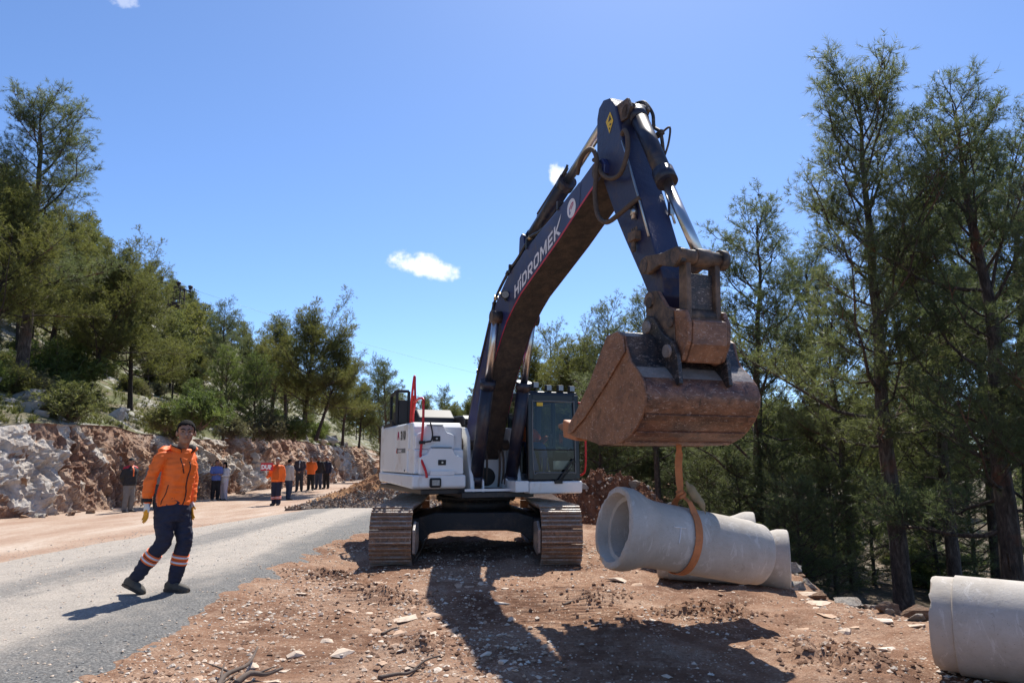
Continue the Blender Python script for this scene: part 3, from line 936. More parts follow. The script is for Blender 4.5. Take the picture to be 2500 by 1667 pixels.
# --- carbody and slew ring
cb = D()
arch = [(-1.02, 0.26), (-0.86, 0.26), (-0.74, 0.37), (-0.5, 0.41), (0.5, 0.41), (0.74, 0.37), (0.86, 0.26), (1.02, 0.26), (1.02, 0.60), (0.66, 0.70), (-0.66, 0.70), (-1.02, 0.60)]
n = len(arch)
vs_ = [(1.02, q[0], q[1]) for q in arch] + [(-1.02, q[0], q[1]) for q in arch]
cb.add(vs_, [list(range(n)), list(reversed(range(n, 2 * n)))] + [((i + 1) % n, i, i + n, (i + 1) % n + n) for i in range(n)])
under = cb.build('carbody', 'carbody', ex, 0.02)
q = D(); q.tube([(0, 0, 0.69), (0, 0, 0.86)], 0.60, 40); q.build('slew_ring', 'carbody', under)
q = D(); q.tube([(0, 0, 0.86), (0, 0, 0.93)], 0.70, 40)
for k in range(40):
    a = 2 * math.pi * k / 40
    q.tube([(0.66 * math.cos(a), 0.66 * math.sin(a), 0.835), (0.66 * math.cos(a), 0.66 * math.sin(a), 0.87)], 0.016, 6)
q.build('bolt_flange', 'carbody', under)
# --- upper frame
q = U(); q.prism([(-2.45, 0.94), (1.18, 0.94), (1.18, 1.03), (-2.45, 1.07)], -0.62, 0.62)
q.prism([(-2.4, 1.0), (1.0, 1.0), (1.0, 1.08), (-2.4, 1.08)], -1.25, 1.25)
deck = q.build('main_frame', 'paint_black', ex, 0.01)
q = U(); q.prism([(1.18, 1.045), (1.205, 1.045), (1.205, 1.085), (1.18, 1.085)], -0.58, 0.40); q.build('front_lip', 'paint_white', deck)
# white right hand body
q = U()
sp = [(-1.62, 1.32), (1.02, 1.325), (1.02, 1.71), (0.93, 1.72), (0.93, 2.06), (0.84, 2.15), (-1.45, 2.15), (-1.62, 2.05)]
q.prism(sp, -1.375, -0.55)
house = q.build('body_housing', 'paint_white', ex, 0.025, 3)
# side doors, proud of the housing, with dark joints between
q = U()
q.prism([(-1.58, 1.345), (-0.34, 1.345), (-0.34, 2.125), (-1.42, 2.125), (-1.58, 2.03)], -1.402, -1.36)
q.build('side_door', 'paint_white', house, 0.015)
q = U()
q.prism([(-0.325, 1.345), (0.62, 1.345), (0.62, 1.70), (0.70, 1.72), (0.70, 2.125), (-0.325, 2.125)], -1.402, -1.36)
door2 = q.build('side_door', 'paint_white', house, 0.015)
q = U(); q.box((-0.12, -1.404, 1.70), (0.03, 0.012, 0.09)); q.build('door_latch', 'seam_black', house)
q = U(); q.box((0.48, -1.404, 1.37), (0.02, 0.012, 0.035)); q.build('door_latch', 'seam_black', house)
# skirt
q = U(); q.prism([(-1.64, 1.31), (-1.60, 1.15), (1.10, 1.09), (1.16, 1.12), (1.16, 1.31)], -1.43, -0.55)
sk = q.build('skirt', 'paint_white', ex, 0.03, 3)
q = U(); q.box((1.175, -1.06, 1.19), (0.05, 0.19, 0.15)); lo = q.build('work_lamp', 'seam_black', sk, 0.025)
q = U(); q.box((1.203, -1.06, 1.19), (0.01, 0.12, 0.085)); q.build('lens', 'lamp_glass', lo)
q = U(); q.prism([(1.0, 1.305), (1.16, 1.305), (1.16, 1.375), (1.0, 1.375)], -1.14, -0.74); q.build('step_plate', 'paint_white', sk, 0.008)
# counterweight
q = U()
pts = []
for k in range(13):
    a = math.pi * (0.5 + k / 12.0)
    pts.append((-1.66 + 0.98 * math.cos(a) , 1.38 * (abs(math.sin(a)) ** 0.55) * (1 if math.sin(a) > 0 else -1)))
n = len(pts)
vv = [(p[0], p[1], 1.12) for p in pts] + [(p[0] - (0.05 if 1 < i < n - 2 else 0), p[1], 2.20) for i, p in enumerate(pts)]
q.add(vv, [list(range(n)), list(reversed(range(n, 2 * n)))] + [((i + 1) % n, i, i + n, (i + 1) % n + n) for i in range(n)])
q.build('counterweight', 'paint_white', ex, 0.04, 3)
# storage boxes of the right front
def nose_box(r0, r1, b0, b1, z0, z1, cut, lz, lb):
    q = U()
    # front outline in (b,z) with cut shoulders
    ol = [(b0, z0), (b1, z0), (b1, z1 - 0.16), (b1 - 0.05, z1 - 0.13), (b1 - cut, z1 - 0.11), (b1 - cut - 0.06, z1), (b0 + cut + 0.06, z1), (b0 + cut, z1 - 0.10), (b0 + 0.05, z1 - 0.13), (b0, z1 - 0.16)]
    n = len(ol)
    vv = [(r1, p[0], p[1]) for p in ol] + [(r0, p[0], p[1] + (0.02 if p[1] > z0 + 0.1 else 0)) for p in ol]
    q.add(vv, [list(range(n)), list(reversed(range(n, 2 * n)))] + [((i + 1) % n, i, i + n, (i + 1) % n + n) for i in range(n)])
    bx = q.build('storage_box', 'paint_white', ex, 0.02, 3)
    q = U(); q.box((r1 + 0.004, lb, lz), (0.02, 0.13, 0.085)); ln = q.build('latch_plate', 'seam_black', bx, 0.008)
    q = U(); q.tube([(r1 + 0.012, lb, lz), (r1 + 0.03, lb, lz)], 0.016, 10); q.build('lock', 'steel', ln)
    q = U(); q.box((r1 - 0.04, (b0 + b1) / 2, z1 + 0.006), (0.09, b1 - b0 - 2 * cut - 0.14, 0.012)); q.build('grip_strip', 'seam_black', bx)
    q = U(); q.box((r1 + 0.002, (b0 + b1) / 2 + 0.03, z0 + 0.035), (0.012, b1 - b0 - 0.06, 0.012)); q.build('seam', 'paint_white', bx)
nose_box(0.80, 1.00, -1.36, -0.70, 1.715, 2.095, 0.13, 1.885, -1.01)
nose_box(0.85, 1.11, -1.31, -0.58, 1.315, 1.735, 0.13, 1.505, -0.94)
# engine hood and rear gear
q = U(); q.prism([(-2.05, 2.15), (-0.35, 2.15), (-0.36, 2.30), (-0.62, 2.46), (-1.95, 2.50)], -0.98, -0.30); hood = q.build('engine_hood', 'hood_matt', ex, 0.03, 3)
for k in range(6):
    q = U(); q.box((-0.44, -0.90 + k * 0.10, 2.31), (0.20, 0.05, 0.012)); q.v  # louvres below
q = U()
for k in range(7):
    q.prism([(-1.75 + k * 0.17, 2.30), (-1.65 + k * 0.17, 2.30), (-1.65 + k * 0.17, 2.43), (-1.75 + k * 0.17, 2.43)], -0.995, -0.97)
q.build('hood_grille', 'seam_black', hood)
q = U(); q.prism([(-2.2, 2.15), (0.15, 2.15), (0.15, 2.27), (0.0, 2.33), (-2.2, 2.36)], -0.28, 0.40); q.build('engine_cover', 'paint_black', ex, 0.02)
q = U(); q.prism([(-1.9, 2.145), (-0.9, 2.145), (-0.9, 2.24), (-1.9, 2.20)], -1.36, -1.0); q.build('radiator_cover', 'paint_black', ex, 0.01)
q = U()
for (a, b_) in (((-1.25, -1.30, 2.22), (-1.25, -1.30, 2.74)), ((-0.75, -1.30, 2.20), (-0.75, -1.30, 2.80)), ((-1.25, -1.30, 2.74), (-0.75, -1.30, 2.80)), ((-1.25, -1.30, 2.26), (-0.75, -1.30, 2.24)), ((-0.75, -1.30, 2.2), (-0.75, -1.1, 2.2)), ((-0.75, -1.08, 2.2), (-0.75, -1.08, 2.8)), ((-0.75, -1.3, 2.8), (-0.75, -1.08, 2.8))):
    q.bar(a, b_, 0.05, 0.05)
q.box((-0.75, -1.19, 2.42), (0.10, 0.16, 0.42)); q.box((-0.95, -1.26, 2.32), (0.25, 0.08, 0.20))
q.build('rear_guard', 'seam_black', ex, 0.006)
# red rails
q = U(); q.tube(smooth_pts([(0.45, -1.27, 2.10), (0.45, -1.27, 2.30), (0.56, -1.27, 2.50), (0.52, -1.27, 2.80), (0.50, -1.27, 2.93), (0.44, -1.27, 2.90), (0.30, -1.27, 2.55), (0.28, -1.27, 2.12)], 5), 0.02, 8)
q.prism([(0.30, 2.12), (0.44, 2.12), (0.50, 2.42), (0.52, 2.62), (0.44, 2.62), (0.34, 2.4)], -1.285, -1.262)
q.build('handrail', 'paint_red', ex)
q = U(); q.tube(smooth_pts([(0.50, -1.27, 2.50), (0.80, -1.26, 2.54), (1.02, -1.25, 2.52), (1.06, -1.25, 2.42), (1.06, -1.25, 2.1), (1.05, -1.27, 1.75), (1.08, -1.28, 1.58), (1.16, -1.22, 1.38), (1.175, -1.20, 1.27)], 5), 0.021, 10); rl = q.build('handrail', 'paint_red', ex)
q = U(); q.bar((1.06, -1.26, 1.82), (1.09, -1.12, 1.84), 0.03, 0.03); q.tube(smooth_pts([(1.09, -1.12, 1.84), (1.10, -1.10, 1.95), (1.09, -1.14, 2.15)], 4), 0.012, 8); q.box((1.06, -1.26, 1.82), (0.06, 0.09, 0.05)); q.build('mirror_bracket', 'seam_black', rl)
# frame brackets carrying the boom foot
for s in (-1, 1):
    q = U(); q.prism([(0.10, 1.05), (1.10, 1.05), (1.06, 1.25), (0.92, 1.55), (0.86, 1.92), (0.70, 2.08), (0.45, 2.10), (0.20, 1.9), (0.05, 1.5)], s * 0.42 - 0.03, s * 0.42 + 0.03)
    br = q.build('boom_bracket', 'paint_white', ex, 0.012)
    q = U(); q.tube([(0.55, s * 0.455 - 0.02, 1.80), (0.55, s * 0.455 + 0.02, 1.80)], 0.12, 20); q.build('pin_boss', 'linkage', br)
    q = U(); q.prism([(0.78, 1.02), (1.06, 1.02), (1.04, 1.20), (0.94, 1.28), (0.82, 1.2)], s * 0.30 - 0.10, s * 0.30 - 0.07); q.prism([(0.78, 1.02), (1.06, 1.02), (1.04, 1.20), (0.94, 1.28), (0.82, 1.2)], s * 0.30 + 0.07, s * 0.30 + 0.10)
    q.build('cylinder_lug', 'paint_white', br, 0.008)
q = U(); q.prism([(0.50, 1.07), (0.56, 1.07), (0.48, 1.74), (0.42, 1.74)], -0.38, 0.38); pan = q.build('centre_panel', 'paint_white', ex, 0.006)
q = U(); q.tube([(0.545, 0.0, 1.26), (0.575, 0.0, 1.26)], 0.155, 24); q.build('access_opening', 'seam_black', pan)
for k, bb in enumerate((-0.13, -0.06, 0.17, 0.24)):
    q = U(); q.tube(smooth_pts([(0.70, bb, 1.10 + 0.05 * (k % 2)), (0.76, bb, 1.35), (0.72, bb + 0.01, 1.60), (0.60, bb + 0.01, 1.80), (0.5, bb, 1.95)], 5), 0.02, 8); q.build('hydraulic_hose', 'hose_dusty', pan)
q = U(); q.box((0.60, -0.08, 1.44), (0.01, 0.035, 0.05)); q.build('warning_label', 'sticker_yellow', pan)

# --- boom
top = [(0.20, 1.58), (0.06, 1.80), (0.16, 2.15), (0.42, 2.52), (0.72, 2.90), (1.00, 3.27), (1.30, 3.66), (1.66, 4.06), (2.15, 4.35), (2.83, 4.57), (3.45, 4.70), (4.10, 4.83), (4.70, 4.95), (5.10, 5.06), (5.30, 5.05), (5.38, 4.95)]
bot = [(5.36, 4.84), (5.20, 4.78), (4.74, 4.62), (4.07, 4.37), (3.33, 4.13), (2.77, 3.95), (2.50, 3.82), (2.20, 3.65), (1.98, 3.47), (1.79, 3.28), (1.50, 2.98), (1.24, 2.66), (1.02, 2.30), (0.80, 1.88), (0.62, 1.62), (0.42, 1.50)]
prof = top + bot
HB = 0.23
q = U(); n = len(prof); q.prism(prof, -HB, HB)
# dusty plate on the underside
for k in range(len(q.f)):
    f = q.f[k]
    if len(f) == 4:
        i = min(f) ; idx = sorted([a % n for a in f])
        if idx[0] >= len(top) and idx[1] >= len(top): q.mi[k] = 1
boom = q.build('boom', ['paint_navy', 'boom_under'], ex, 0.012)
# side flanges (weld lips) and the red line
for s in (-1, 1):
    q = U()
    for i in range(len(bot) - 5):
        a = bot[i + 1]; b_ = bot[i + 2]
        q.add([(a[0], s * (HB + 0.004), a[1] + 0.004), (b_[0], s * (HB + 0.004), b_[1] + 0.004), (b_[0] - 0.008, s * (HB + 0.004), b_[1] + 0.035), (a[0] - 0.008, s * (HB + 0.004), a[1] + 0.035)], [(0, 1, 2, 3)])
    q.build('red_stripe', 'sticker_magenta' if s > 0 else 'paint_red', boom)
# lettering, read from foot to tip on the machine's right side
def plate(quads, o, ur, nr, b):
    q = U()
    for poly in quads:
        q.add([(o[0] + ur[0] * p[0] + nr[0] * p[1], b, o[1] + ur[1] * p[0] + nr[1] * p[1]) for p in poly], [list(range(len(poly)))])
    return q
LET = {
 'H': (0.86, [[(0, 0), (.22, 0), (.22, 1), (0, 1)], [(.64, 0), (.86, 0), (.86, 1), (.64, 1)], [(.22, .40), (.64, .40), (.64, .62), (.22, .62)]]),
 'i': (0.24, [[(0, 0), (.22, 0), (.22, .72), (0, .72)], [(-.42, .84), (.24, .84), (.24, 1.22)]]),
 'D': (0.86, [[(0, 0), (.22, 0), (.22, 1), (0, 1)], [(.22, 0), (.62, 0), (.56, .20), (.22, .20)], [(.22, .80), (.56, .80), (.62, 1), (.22, 1)], [(.62, 0), (.86, .24), (.64, .32), (.56, .20)], [(.56, .80), (.64, .68), (.86, .76), (.62, 1)], [(.64, .32), (.86, .24), (.86, .76), (.64, .68)]]),
 'R': (0.86, [[(0, 0), (.22, 0), (.22, 1), (0, 1)], [(.22, .80), (.84, .80), (.66, 1), (.22, 1)], [(.62, .52), (.84, .45), (.84, .80), (.62, .80)], [(.22, .34), (.74, .34), (.84, .45), (.62, .54), (.22, .54)], [(.34, .34), (.60, .34), (.90, 0), (.64, 0)]]),
 'O': (0.90, [[(0, .2), (.22, .26), (.22, .74), (0, .8)], [(.68, .26), (.90, .2), (.90, .8), (.68, .74)], [(.2, 0), (.7, 0), (.64, .2), (.26, .2)], [(.26, .8), (.64, .8), (.7, 1), (.2, 1)], [(.2, 0), (.26, .2), (.22, .26), (0, .2)], [(.7, 0), (.90, .2), (.68, .26), (.64, .2)], [(.26, .8), (.2, 1), (0, .8), (.22, .74)], [(.64, .8), (.68, .74), (.90, .8), (.7, 1)]]),
 'M': (1.08, [[(0, 0), (.22, 0), (.22, 1), (0, 1)], [(.86, 0), (1.08, 0), (1.08, 1), (.86, 1)], [(.22, 1), (.22, .66), (.54, .14), (.54, .50)], [(.54, .50), (.54, .14), (.86, .66), (.86, 1)]]),
 'E': (0.76, [[(0, 0), (.22, 0), (.22, 1), (0, 1)], [(.22, 0), (.76, 0), (.76, .2), (.22, .2)], [(.22, .4), (.70, .4), (.70, .6), (.22, .6)], [(.22, .8), (.76, .8), (.76, 1), (.22, 1)]]),
 'K': (0.98, [[(0, 0), (.22, 0), (.22, 1), (0, 1)], [(.22, .40), (.36, .40), (.98, 1.0), (1.10, 1.28), (.22, .62)], [(.36, .56), (.28, .44), (.72, 0), (1.02, 0)]])}
def word(s, o, ang, h, b, gap=0.20, shear=0.30, wide=1.0):
    quads = []; x = 0
    for ch in s:
        w, polys = LET[ch]
        for p in polys:
            quads.append([((x + a * wide + c * shear) * h, c * h) for a, c in p])
        x += w * wide + gap
    return plate(quads, o, (math.cos(ang), math.sin(ang)), (-math.sin(ang), math.cos(ang)), b), x * h
bang = math.atan2(4.46 - 3.90, 4.30 - 2.53)
q, wl = word('HiDROMEK', (2.50, 3.945), bang, 0.19, -HB - 0.004, gap=0.22, shear=0.32, wide=1.17)
q.build('lettering', 'letter_white', boom)
lc, lr = (4.50, 4.70), 0.125
q = plate([[(lr * math.cos(a * math.pi / 18), lr * math.sin(a * math.pi / 18)) for a in range(36)]], lc, (1, 0), (0, 1), -HB - 0.004)
emb = q.build('emblem', 'letter_white', boom)
q = plate([[(-0.06, 0.01), (-0.045, 0.0), (0.02, 0.05), (0.005, 0.065)], [(0.005, 0.065), (0.02, 0.05), (0.06, 0.055), (0.06, 0.072)], [(0.06, 0.072), (0.045, 0.072), (0.045, 0.03), (0.06, 0.03)], [(0.045, 0.045), (0.055, 0.03), (-0.01, -0.02), (-0.02, -0.005)]], lc, (1, 0), (0, 1), -HB - 0.0065)
q.build('emblem_mark', 'sticker_magenta', emb)
q = plate([[(-0.06, 0.01), (-0.045, 0.0), (-0.045, -0.08), (-0.06, -0.07)], [(-0.06, -0.07), (-0.045, -0.08), (-0.02, -0.045), (-0.03, -0.035)]], lc, (1, 0), (0, 1), -HB - 0.0065)
q.build('emblem_mark', 'sticker_blue', emb)
# boom foot and tip pins, work lamp, pipes
for (r_, z_, hw, rd) in ((0.55, 1.80, 0.40, 0.09), (1.90, 3.77, 0.37, 0.085), (5.22, 4.92, 0.26, 0.10)):
    q = U(); q.tube([(r_, -hw, z_), (r_, hw, z_)], rd, 18); q.build('pin', 'linkage', boom)
q = U(); q.tube([(2.16, -0.27, 4.08), (2.25, -0.29, 4.06)], 0.062, 16); q.bar((2.18, -0.24, 3.98), (2.18, -0.28, 4.04), 0.05, 0.03); wl_ = q.build('work_lamp', 'seam_black', boom)
q = U(); q.tube([(2.25, -0.29, 4.06), (2.262, -0.292, 4.058)], 0.054, 16); q.build('lens', 'lamp_glass', wl_)
for off, bb in ((0.0, -0.16), (0.055, -0.07), (0.0, 0.10)):
    pts = [(4.62, bb, 4.99 + off), (4.10, bb, 4.88 + off), (3.60, bb, 4.78 + off), (3.35, bb - 0.02, 4.74 + off), (3.05, bb - 0.04, 4.74 + off), (2.60, bb - 0.05, 4.56 + off), (2.15, bb - 0.05, 4.43 + off), (1.66, bb - 0.07, 4.14 + off), (1.40, bb - 0.07, 3.84 + off), (1.10, bb - 0.07, 3.45 + off), (0.78, bb - 0.07, 3.04 + off), (0.40, bb - 0.05, 2.56), (0.2, bb - 0.05, 2.2)]
    q = U(); q.tube(smooth_pts(pts, 5), 0.024, 8); pp = q.build('hydraulic_pipe', 'paint_black', boom)
    for i in (1, 4, 6, 7, 10):
        q = U(); a, b_ = Vector(pts[i]), Vector(pts[i + 1]); d = (b_ - a).normalized(); q.tube([a - d * 0.03, a + d * 0.03], 0.036, 8); q.build('pipe_clamp', 'brass' if i in (4, 7) else 'paint_black', pp)
for (r_, z_, l_) in ((3.0, 4.66, 0.16), (2.3, 4.46, 0.14), (1.55, 4.02, 0.14), (4.1, 4.87, 0.12)):
    q = U(); q.box((r_, -0.08, z_), (0.05, 0.34, l_)); q.build('pipe_bracket', 'paint_black', boom, 0.006)
# silver pipe end plate at the boom tip
q = plate([[(0, 0), (0.10, 0.03), (0.16, 0.31), (0.06, 0.28)]], (4.62, 4.63), (1, 0), (0, 1), -HB - 0.004); q.build('side_plate_edge', 'paint_navy', boom)

def cyl(name, a, b, rb, split, rr, mat='paint_dark', parent=None, gland=0.12):
    """barrel from a, chrome rod to b"""
    a = Vector(a); b = Vector(b); d = (b - a).normalized(); m = a.lerp(b, split)
    q = U(); q.tube([a + d * 0.02, m], rb, 22); q.tube([m - d * gland, m + d * 0.015], rb * 1.22, 22); q.tube([a - d * 0.0, a + d * 0.16], rb * 1.1, 18)
    s, u_ = frame_from(d)
    o = q.build(name, mat, parent or ex)
    q = U(); q.tube([m, b], rr, 18); q.build('rod', 'chrome', o)
    for p in (a, b):
        q = U(); q.tube([p - Vector((0, rb * 0.85, 0)), p + Vector((0, rb * 0.85, 0))], rb * 0.95, 16); q.build('cylinder_eye', 'linkage', o)
    return o
for s in (-1, 1):
    c_ = cyl('boom_cylinder', (0.90, s * 0.31, 1.15), (1.90, s * 0.31, 3.77), 0.105, 0.625, 0.06)
    q = U(); q.tube(smooth_pts([(1.42, s * 0.31 - 0.05, 2.66), (1.47, s * 0.31 - 0.03, 2.58), (1.30, s * 0.31 - 0.03, 2.15), (1.12, s * 0.31 - 0.03, 1.70), (1.02, s * 0.31 - 0.03, 1.62)], 5), 0.014, 8); q.build('hydraulic_pipe', 'paint_black', c_)
ac = cyl('arm_cylinder', (2.55, 0, 4.86), (5.18, 0, 5.74), 0.105, 0.52, 0.062)
q = U(); q.prism([(2.40, 4.40), (2.72, 4.50), (2.63, 4.92), (2.55, 4.96), (2.47, 4.92)], -0.14, -0.10); q.prism([(2.40, 4.40), (2.72, 4.50), (2.63, 4.92), (2.55, 4.96), (2.47, 4.92)], 0.10, 0.14); q.build('cylinder_lug', 'paint_navy', boom, 0.008)
for dz in (0.12, 0.16):
    q = U(); q.tube(smooth_pts([(3.0, -0.06, 4.98 + dz), (3.9, -0.06, 5.28 + dz - 0.02), (4.02, -0.05, 5.34 + dz)], 4), 0.018, 8); q.build('hydraulic_pipe', 'paint_black', ac)

# --- stick (dipper arm)
fr = [(5.09, 5.64), (5.14, 5.76), (5.26, 5.81), (5.42, 5.76), (5.54, 5.61), (5.69, 5.13), (5.80, 4.86), (6.00, 4.38), (6.22, 3.80), (6.40, 3.35), (6.42, 3.16), (6.35, 3.06)]
bk = [(6.24, 3.05), (6.17, 3.16), (6.00, 3.45), (5.69, 3.94), (5.51, 4.24), (5.22, 4.80), (5.11, 5.00), (5.07, 5.22)]
q = U(); q.prism(fr + bk, -0.16, 0.16)
stick = q.build('dipper_arm', ['arm_side'], ex, 0.014)
q = plate([[(0.11, 0.14), (0.18, 0.0), (0.08, -0.12), (0.0, 0.06)]], (5.32, 5.44), (1, 0), (0, 1), -0.1645); st = q.build('warning_sticker', 'sticker_yellow', stick)
q = plate([[(0.10, 0.10), (0.14, 0.03), (0.06, 0.03)], [(0.09, -0.01), (0.13, -0.01), (0.13, -0.03), (0.09, -0.03)], [(0.07, -0.06), (0.10, -0.05), (0.10, -0.08)]], (5.32, 5.44), (1, 0), (0, 1), -0.167); q.build('warning_symbol', 'sticker_black', st)
for (r_, z_, hw, rd) in ((5.72, 5.46, 0.13, 0.075), (6.22, 3.50, 0.27, 0.075), (6.30, 3.13, 0.27, 0.08), (5.18, 5.74, 0.13, 0.07)):
    q = U(); q.tube([(r_, -hw, z_), (r_, hw, z_)], rd, 18); q.build('pin', 'linkage', stick)
for s in (-0.13, 0.09):
    q = U(); q.prism([(5.50, 5.62), (5.76, 5.60), (5.84, 5.46), (5.74, 5.36), (5.60, 5.38)], s, s + 0.04); q.build('cylinder_lug', 'linkage', stick, 0.006)
q = U(); q.tube([(5.70, -0.175, 5.10), (5.80, -0.178, 4.88), (5.985, -0.178, 4.41), (6.20, -0.178, 3.83)], 0.012, 8); q.build('grease_pipe', 'steel', stick)
q = U(); q.tube(smooth_pts([(4.70, -0.24, 5.08), (4.86, -0.28, 5.17), (5.02, -0.30, 5.21), (5.20, -0.30, 5.19), (5.32, -0.30, 5.04), (5.31, -0.30, 4.84), (5.27, -0.30, 4.61), (5.35, -0.31, 4.32), (5.56, -0.31, 4.17), (5.82, -0.28, 4.20), (5.98, -0.22, 4.27), (6.04, -0.17, 4.31)], 6), 0.028, 10); q.build('hydraulic_hose', 'hose_dusty', stick)
q = U(); q.tube(smooth_pts([(5.20, -0.27, 5.06), (5.27, -0.27, 5.00), (5.37, -0.26, 4.82), (5.57, -0.25, 4.69), (5.77, -0.24, 4.68), (5.88, -0.22, 4.86), (5.87, -0.20, 5.05), (5.78, -0.18, 5.19), (5.70, -0.17, 5.17)], 6), 0.027, 10); q.build('hydraulic_hose', 'hose_dusty', stick)
q = U(); q.tube([(5.94, -0.19, 4.30), (5.94, -0.19, 4.10)], 0.03, 10); q.tube([(5.94, -0.19, 4.22), (5.94, -0.19, 4.14)], 0.042, 10); q.build('hose_coupling', 'steel', stick)
q = U(); q.box((5.95, -0.20, 3.90), (0.15, 0.08, 0.10)); q.tube([(5.93, -0.20, 3.86), (5.93, -0.20, 3.74)], 0.026, 10)
for k in range(3): q.tube([(5.91 + k * 0.045, -0.20, 3.94), (5.91 + k * 0.045, -0.20, 4.0)], 0.012, 6)
q.build('valve_block', 'linkage', stick, 0.006)
q = U(); q.tube(smooth_pts([(5.58, 0.10, 5.66), (5.70, 0.14, 5.62), (5.84, 0.15, 5.42), (5.88, 0.14, 5.24), (6.02, 0.13, 5.10), (6.06, 0.13, 4.84)], 6), 0.02, 8); q.tube(smooth_pts([(6.0, 0.16, 5.12), (6.14, 0.17, 5.12), (6.12, 0.16, 4.95), (6.05, 0.14, 4.80)], 5), 0.012, 8); q.box((6.0, 0.13, 5.10), (0.12, 0.05, 0.05)); q.build('hydraulic_hose', 'rubber', stick)
q = U(); q.tube([(6.02, 0.16, 4.45), (6.18, 0.16, 4.02)], 0.014, 8); q.box((6.12, 0.16, 4.2), (0.05, 0.05, 0.14)); q.build('position_sensor', 'steel', stick)
bcy = cyl('bucket_cylinder', (5.74, 0, 5.46), (6.82, 0, 3.45), 0.095, 0.52, 0.055, gland=0.16)

# --- bucket linkage and coupler
for s in (-1, 1):
    q = U(); q.prism([(6.14, 3.44), (6.28, 3.40), (6.50, 3.44), (6.74, 3.36), (6.88, 3.38), (6.90, 3.50), (6.80, 3.55), (6.55, 3.55), (6.26, 3.60), (6.16, 3.58)], s * 0.235 - 0.028, s * 0.235 + 0.028)
    lk = q.build('rocker_link', 'linkage', ex, 0.01)
    q = U(); q.prism([(6.74, 3.50), (6.86, 3.50), (6.84, 2.84), (6.70, 2.82), (6.72, 3.1)], s * 0.165 - 0.03, s * 0.165 + 0.03); q.build('tipping_link', 'linkage', ex, 0.012)
q = U(); q.tube([(6.82, -0.29, 3.45), (6.82, 0.29, 3.45)], 0.075, 20); q.tube([(6.82, 0.20, 3.45), (6.82, 0.27, 3.45)], 0.10, 20); q.build('link_pin', 'linkage', ex)
q = U(); q.prism([(6.73, 3.30), (6.80, 3.30), (6.79, 2.95), (6.72, 2.95)], -0.14, 0.14); q.build('tipping_link_web', 'bucket_dark', ex, 0.01)
q = U(); q.tube([(6.77, -0.22, 2.89), (6.77, 0.22, 2.89)], 0.07, 18); q.build('link_pin', 'linkage', ex)
cp = [(6.22, 2.98), (6.22, 3.12), (6.30, 3.22), (6.42, 3.20), (6.56, 3.02), (6.70, 2.96), (6.86, 2.93), (6.92, 2.80), (6.90, 2.62), (6.80, 2.46), (6.66, 2.44), (6.52, 2.56), (6.36, 2.76), (6.26, 2.82)]
q = U(); q.prism(cp, -0.24, -0.19); q.prism(cp, 0.19, 0.24)
q.prism([(6.60, 2.98), (6.93, 2.82), (6.91, 2.60), (6.80, 2.44), (6.70, 2.46), (6.62, 2.7)], -0.19, 0.19)
coup = q.build('quick_coupler', 'bucket_rust', ex, 0.014)
q = U(); q.prism(cp[:5] + [(6.70, 2.95), (6.72, 2.55), (6.52, 2.57), (6.36, 2.77), (6.27, 2.83)], -0.252, -0.241); q.build('coupler_cheek', 'linkage', coup, 0.004)
for (r_, z_, rd) in ((6.31, 3.10, 0.055), (6.66, 2.84, 0.05), (6.68, 2.62, 0.045)):
    for e_ in (-1, 1):
        q = U(); q.tube([(r_, e_ * 0.275, z_), (r_, e_ * 0.25, z_)], rd, 16); q.build('pin', 'linkage', coup)

# --- bucket
BW = 0.62
side = [(6.13, 2.77), (6.34, 2.78), (6.45, 2.72), (6.49, 2.58), (6.54, 2.47), (6.66, 2.37), (6.76, 2.26), (6.80, 2.15), (6.78, 2.04), (6.71, 1.93), (6.61, 1.84), (6.50, 1.77), (6.37, 1.725), (6.23, 1.70), (5.90, 1.70), (5.61, 1.755), (5.30, 1.80), (5.19, 1.83), (5.22, 1.93), (5.42, 2.07), (5.72, 2.33)]
for s in (-1, 1):
    q = U(); q.prism(side, s * BW - 0.018, s * BW + 0.018)
    o = q.build('bucket_side', 'bucket_rust', ex, 0.006)
    q = U(); q.prism([(6.13, 2.77), (6.34, 2.78), (6.44, 2.72), (6.47, 2.56), (6.10, 2.30), (5.60, 1.98), (5.30, 1.84), (5.19, 1.83), (5.22, 1.93), (5.42, 2.07), (5.72, 2.33)], s * (BW + 0.019), s * (BW + 0.038)); q.build('wear_plate', 'bucket_rust', o, 0.006)
shell = side[1:4] + [(p.x, p.y) for p in smooth_pts([(q_[0], q_[1], 0) for q_ in side[4:16]], 3)] + side[16:18]
q = U()
inner = []
for i, p in enumerate(shell):
    a = Vector((*shell[max(i - 1, 0)], 0)); b_ = Vector((*shell[min(i + 1, len(shell) - 1)], 0)); d = (b_ - a).normalized()
    inner.append((p[0] + d.y * 0.035, p[1] - d.x * 0.035))
K = 9
for i in range(len(shell) - 1):
    q.m = 1 if i < 5 else (2 if i < 8 else 0)
    for k in range(K):
        b0 = -BW + 2 * BW * k / K; b1 = -BW + 2 * BW * (k + 1) / K
        q.add([(shell[i][0], b0, shell[i][1]), (shell[i][0], b1, shell[i][1]), (shell[i + 1][0], b1, shell[i + 1][1]), (shell[i + 1][0], b0, shell[i + 1][1])], [(0, 1, 2, 3)], i > 2)
    q.add([(inner[i][0], -BW, inner[i][1]), (inner[i][0], BW, inner[i][1]), (inner[i + 1][0], BW, inner[i + 1][1]), (inner[i + 1][0], -BW, inner[i + 1][1])], [(3, 2, 1, 0)])
q.m = 0
bucket = q.build('bucket_shell', ['bucket_shell', 'bucket_dark', 'worn_steel'], ex)
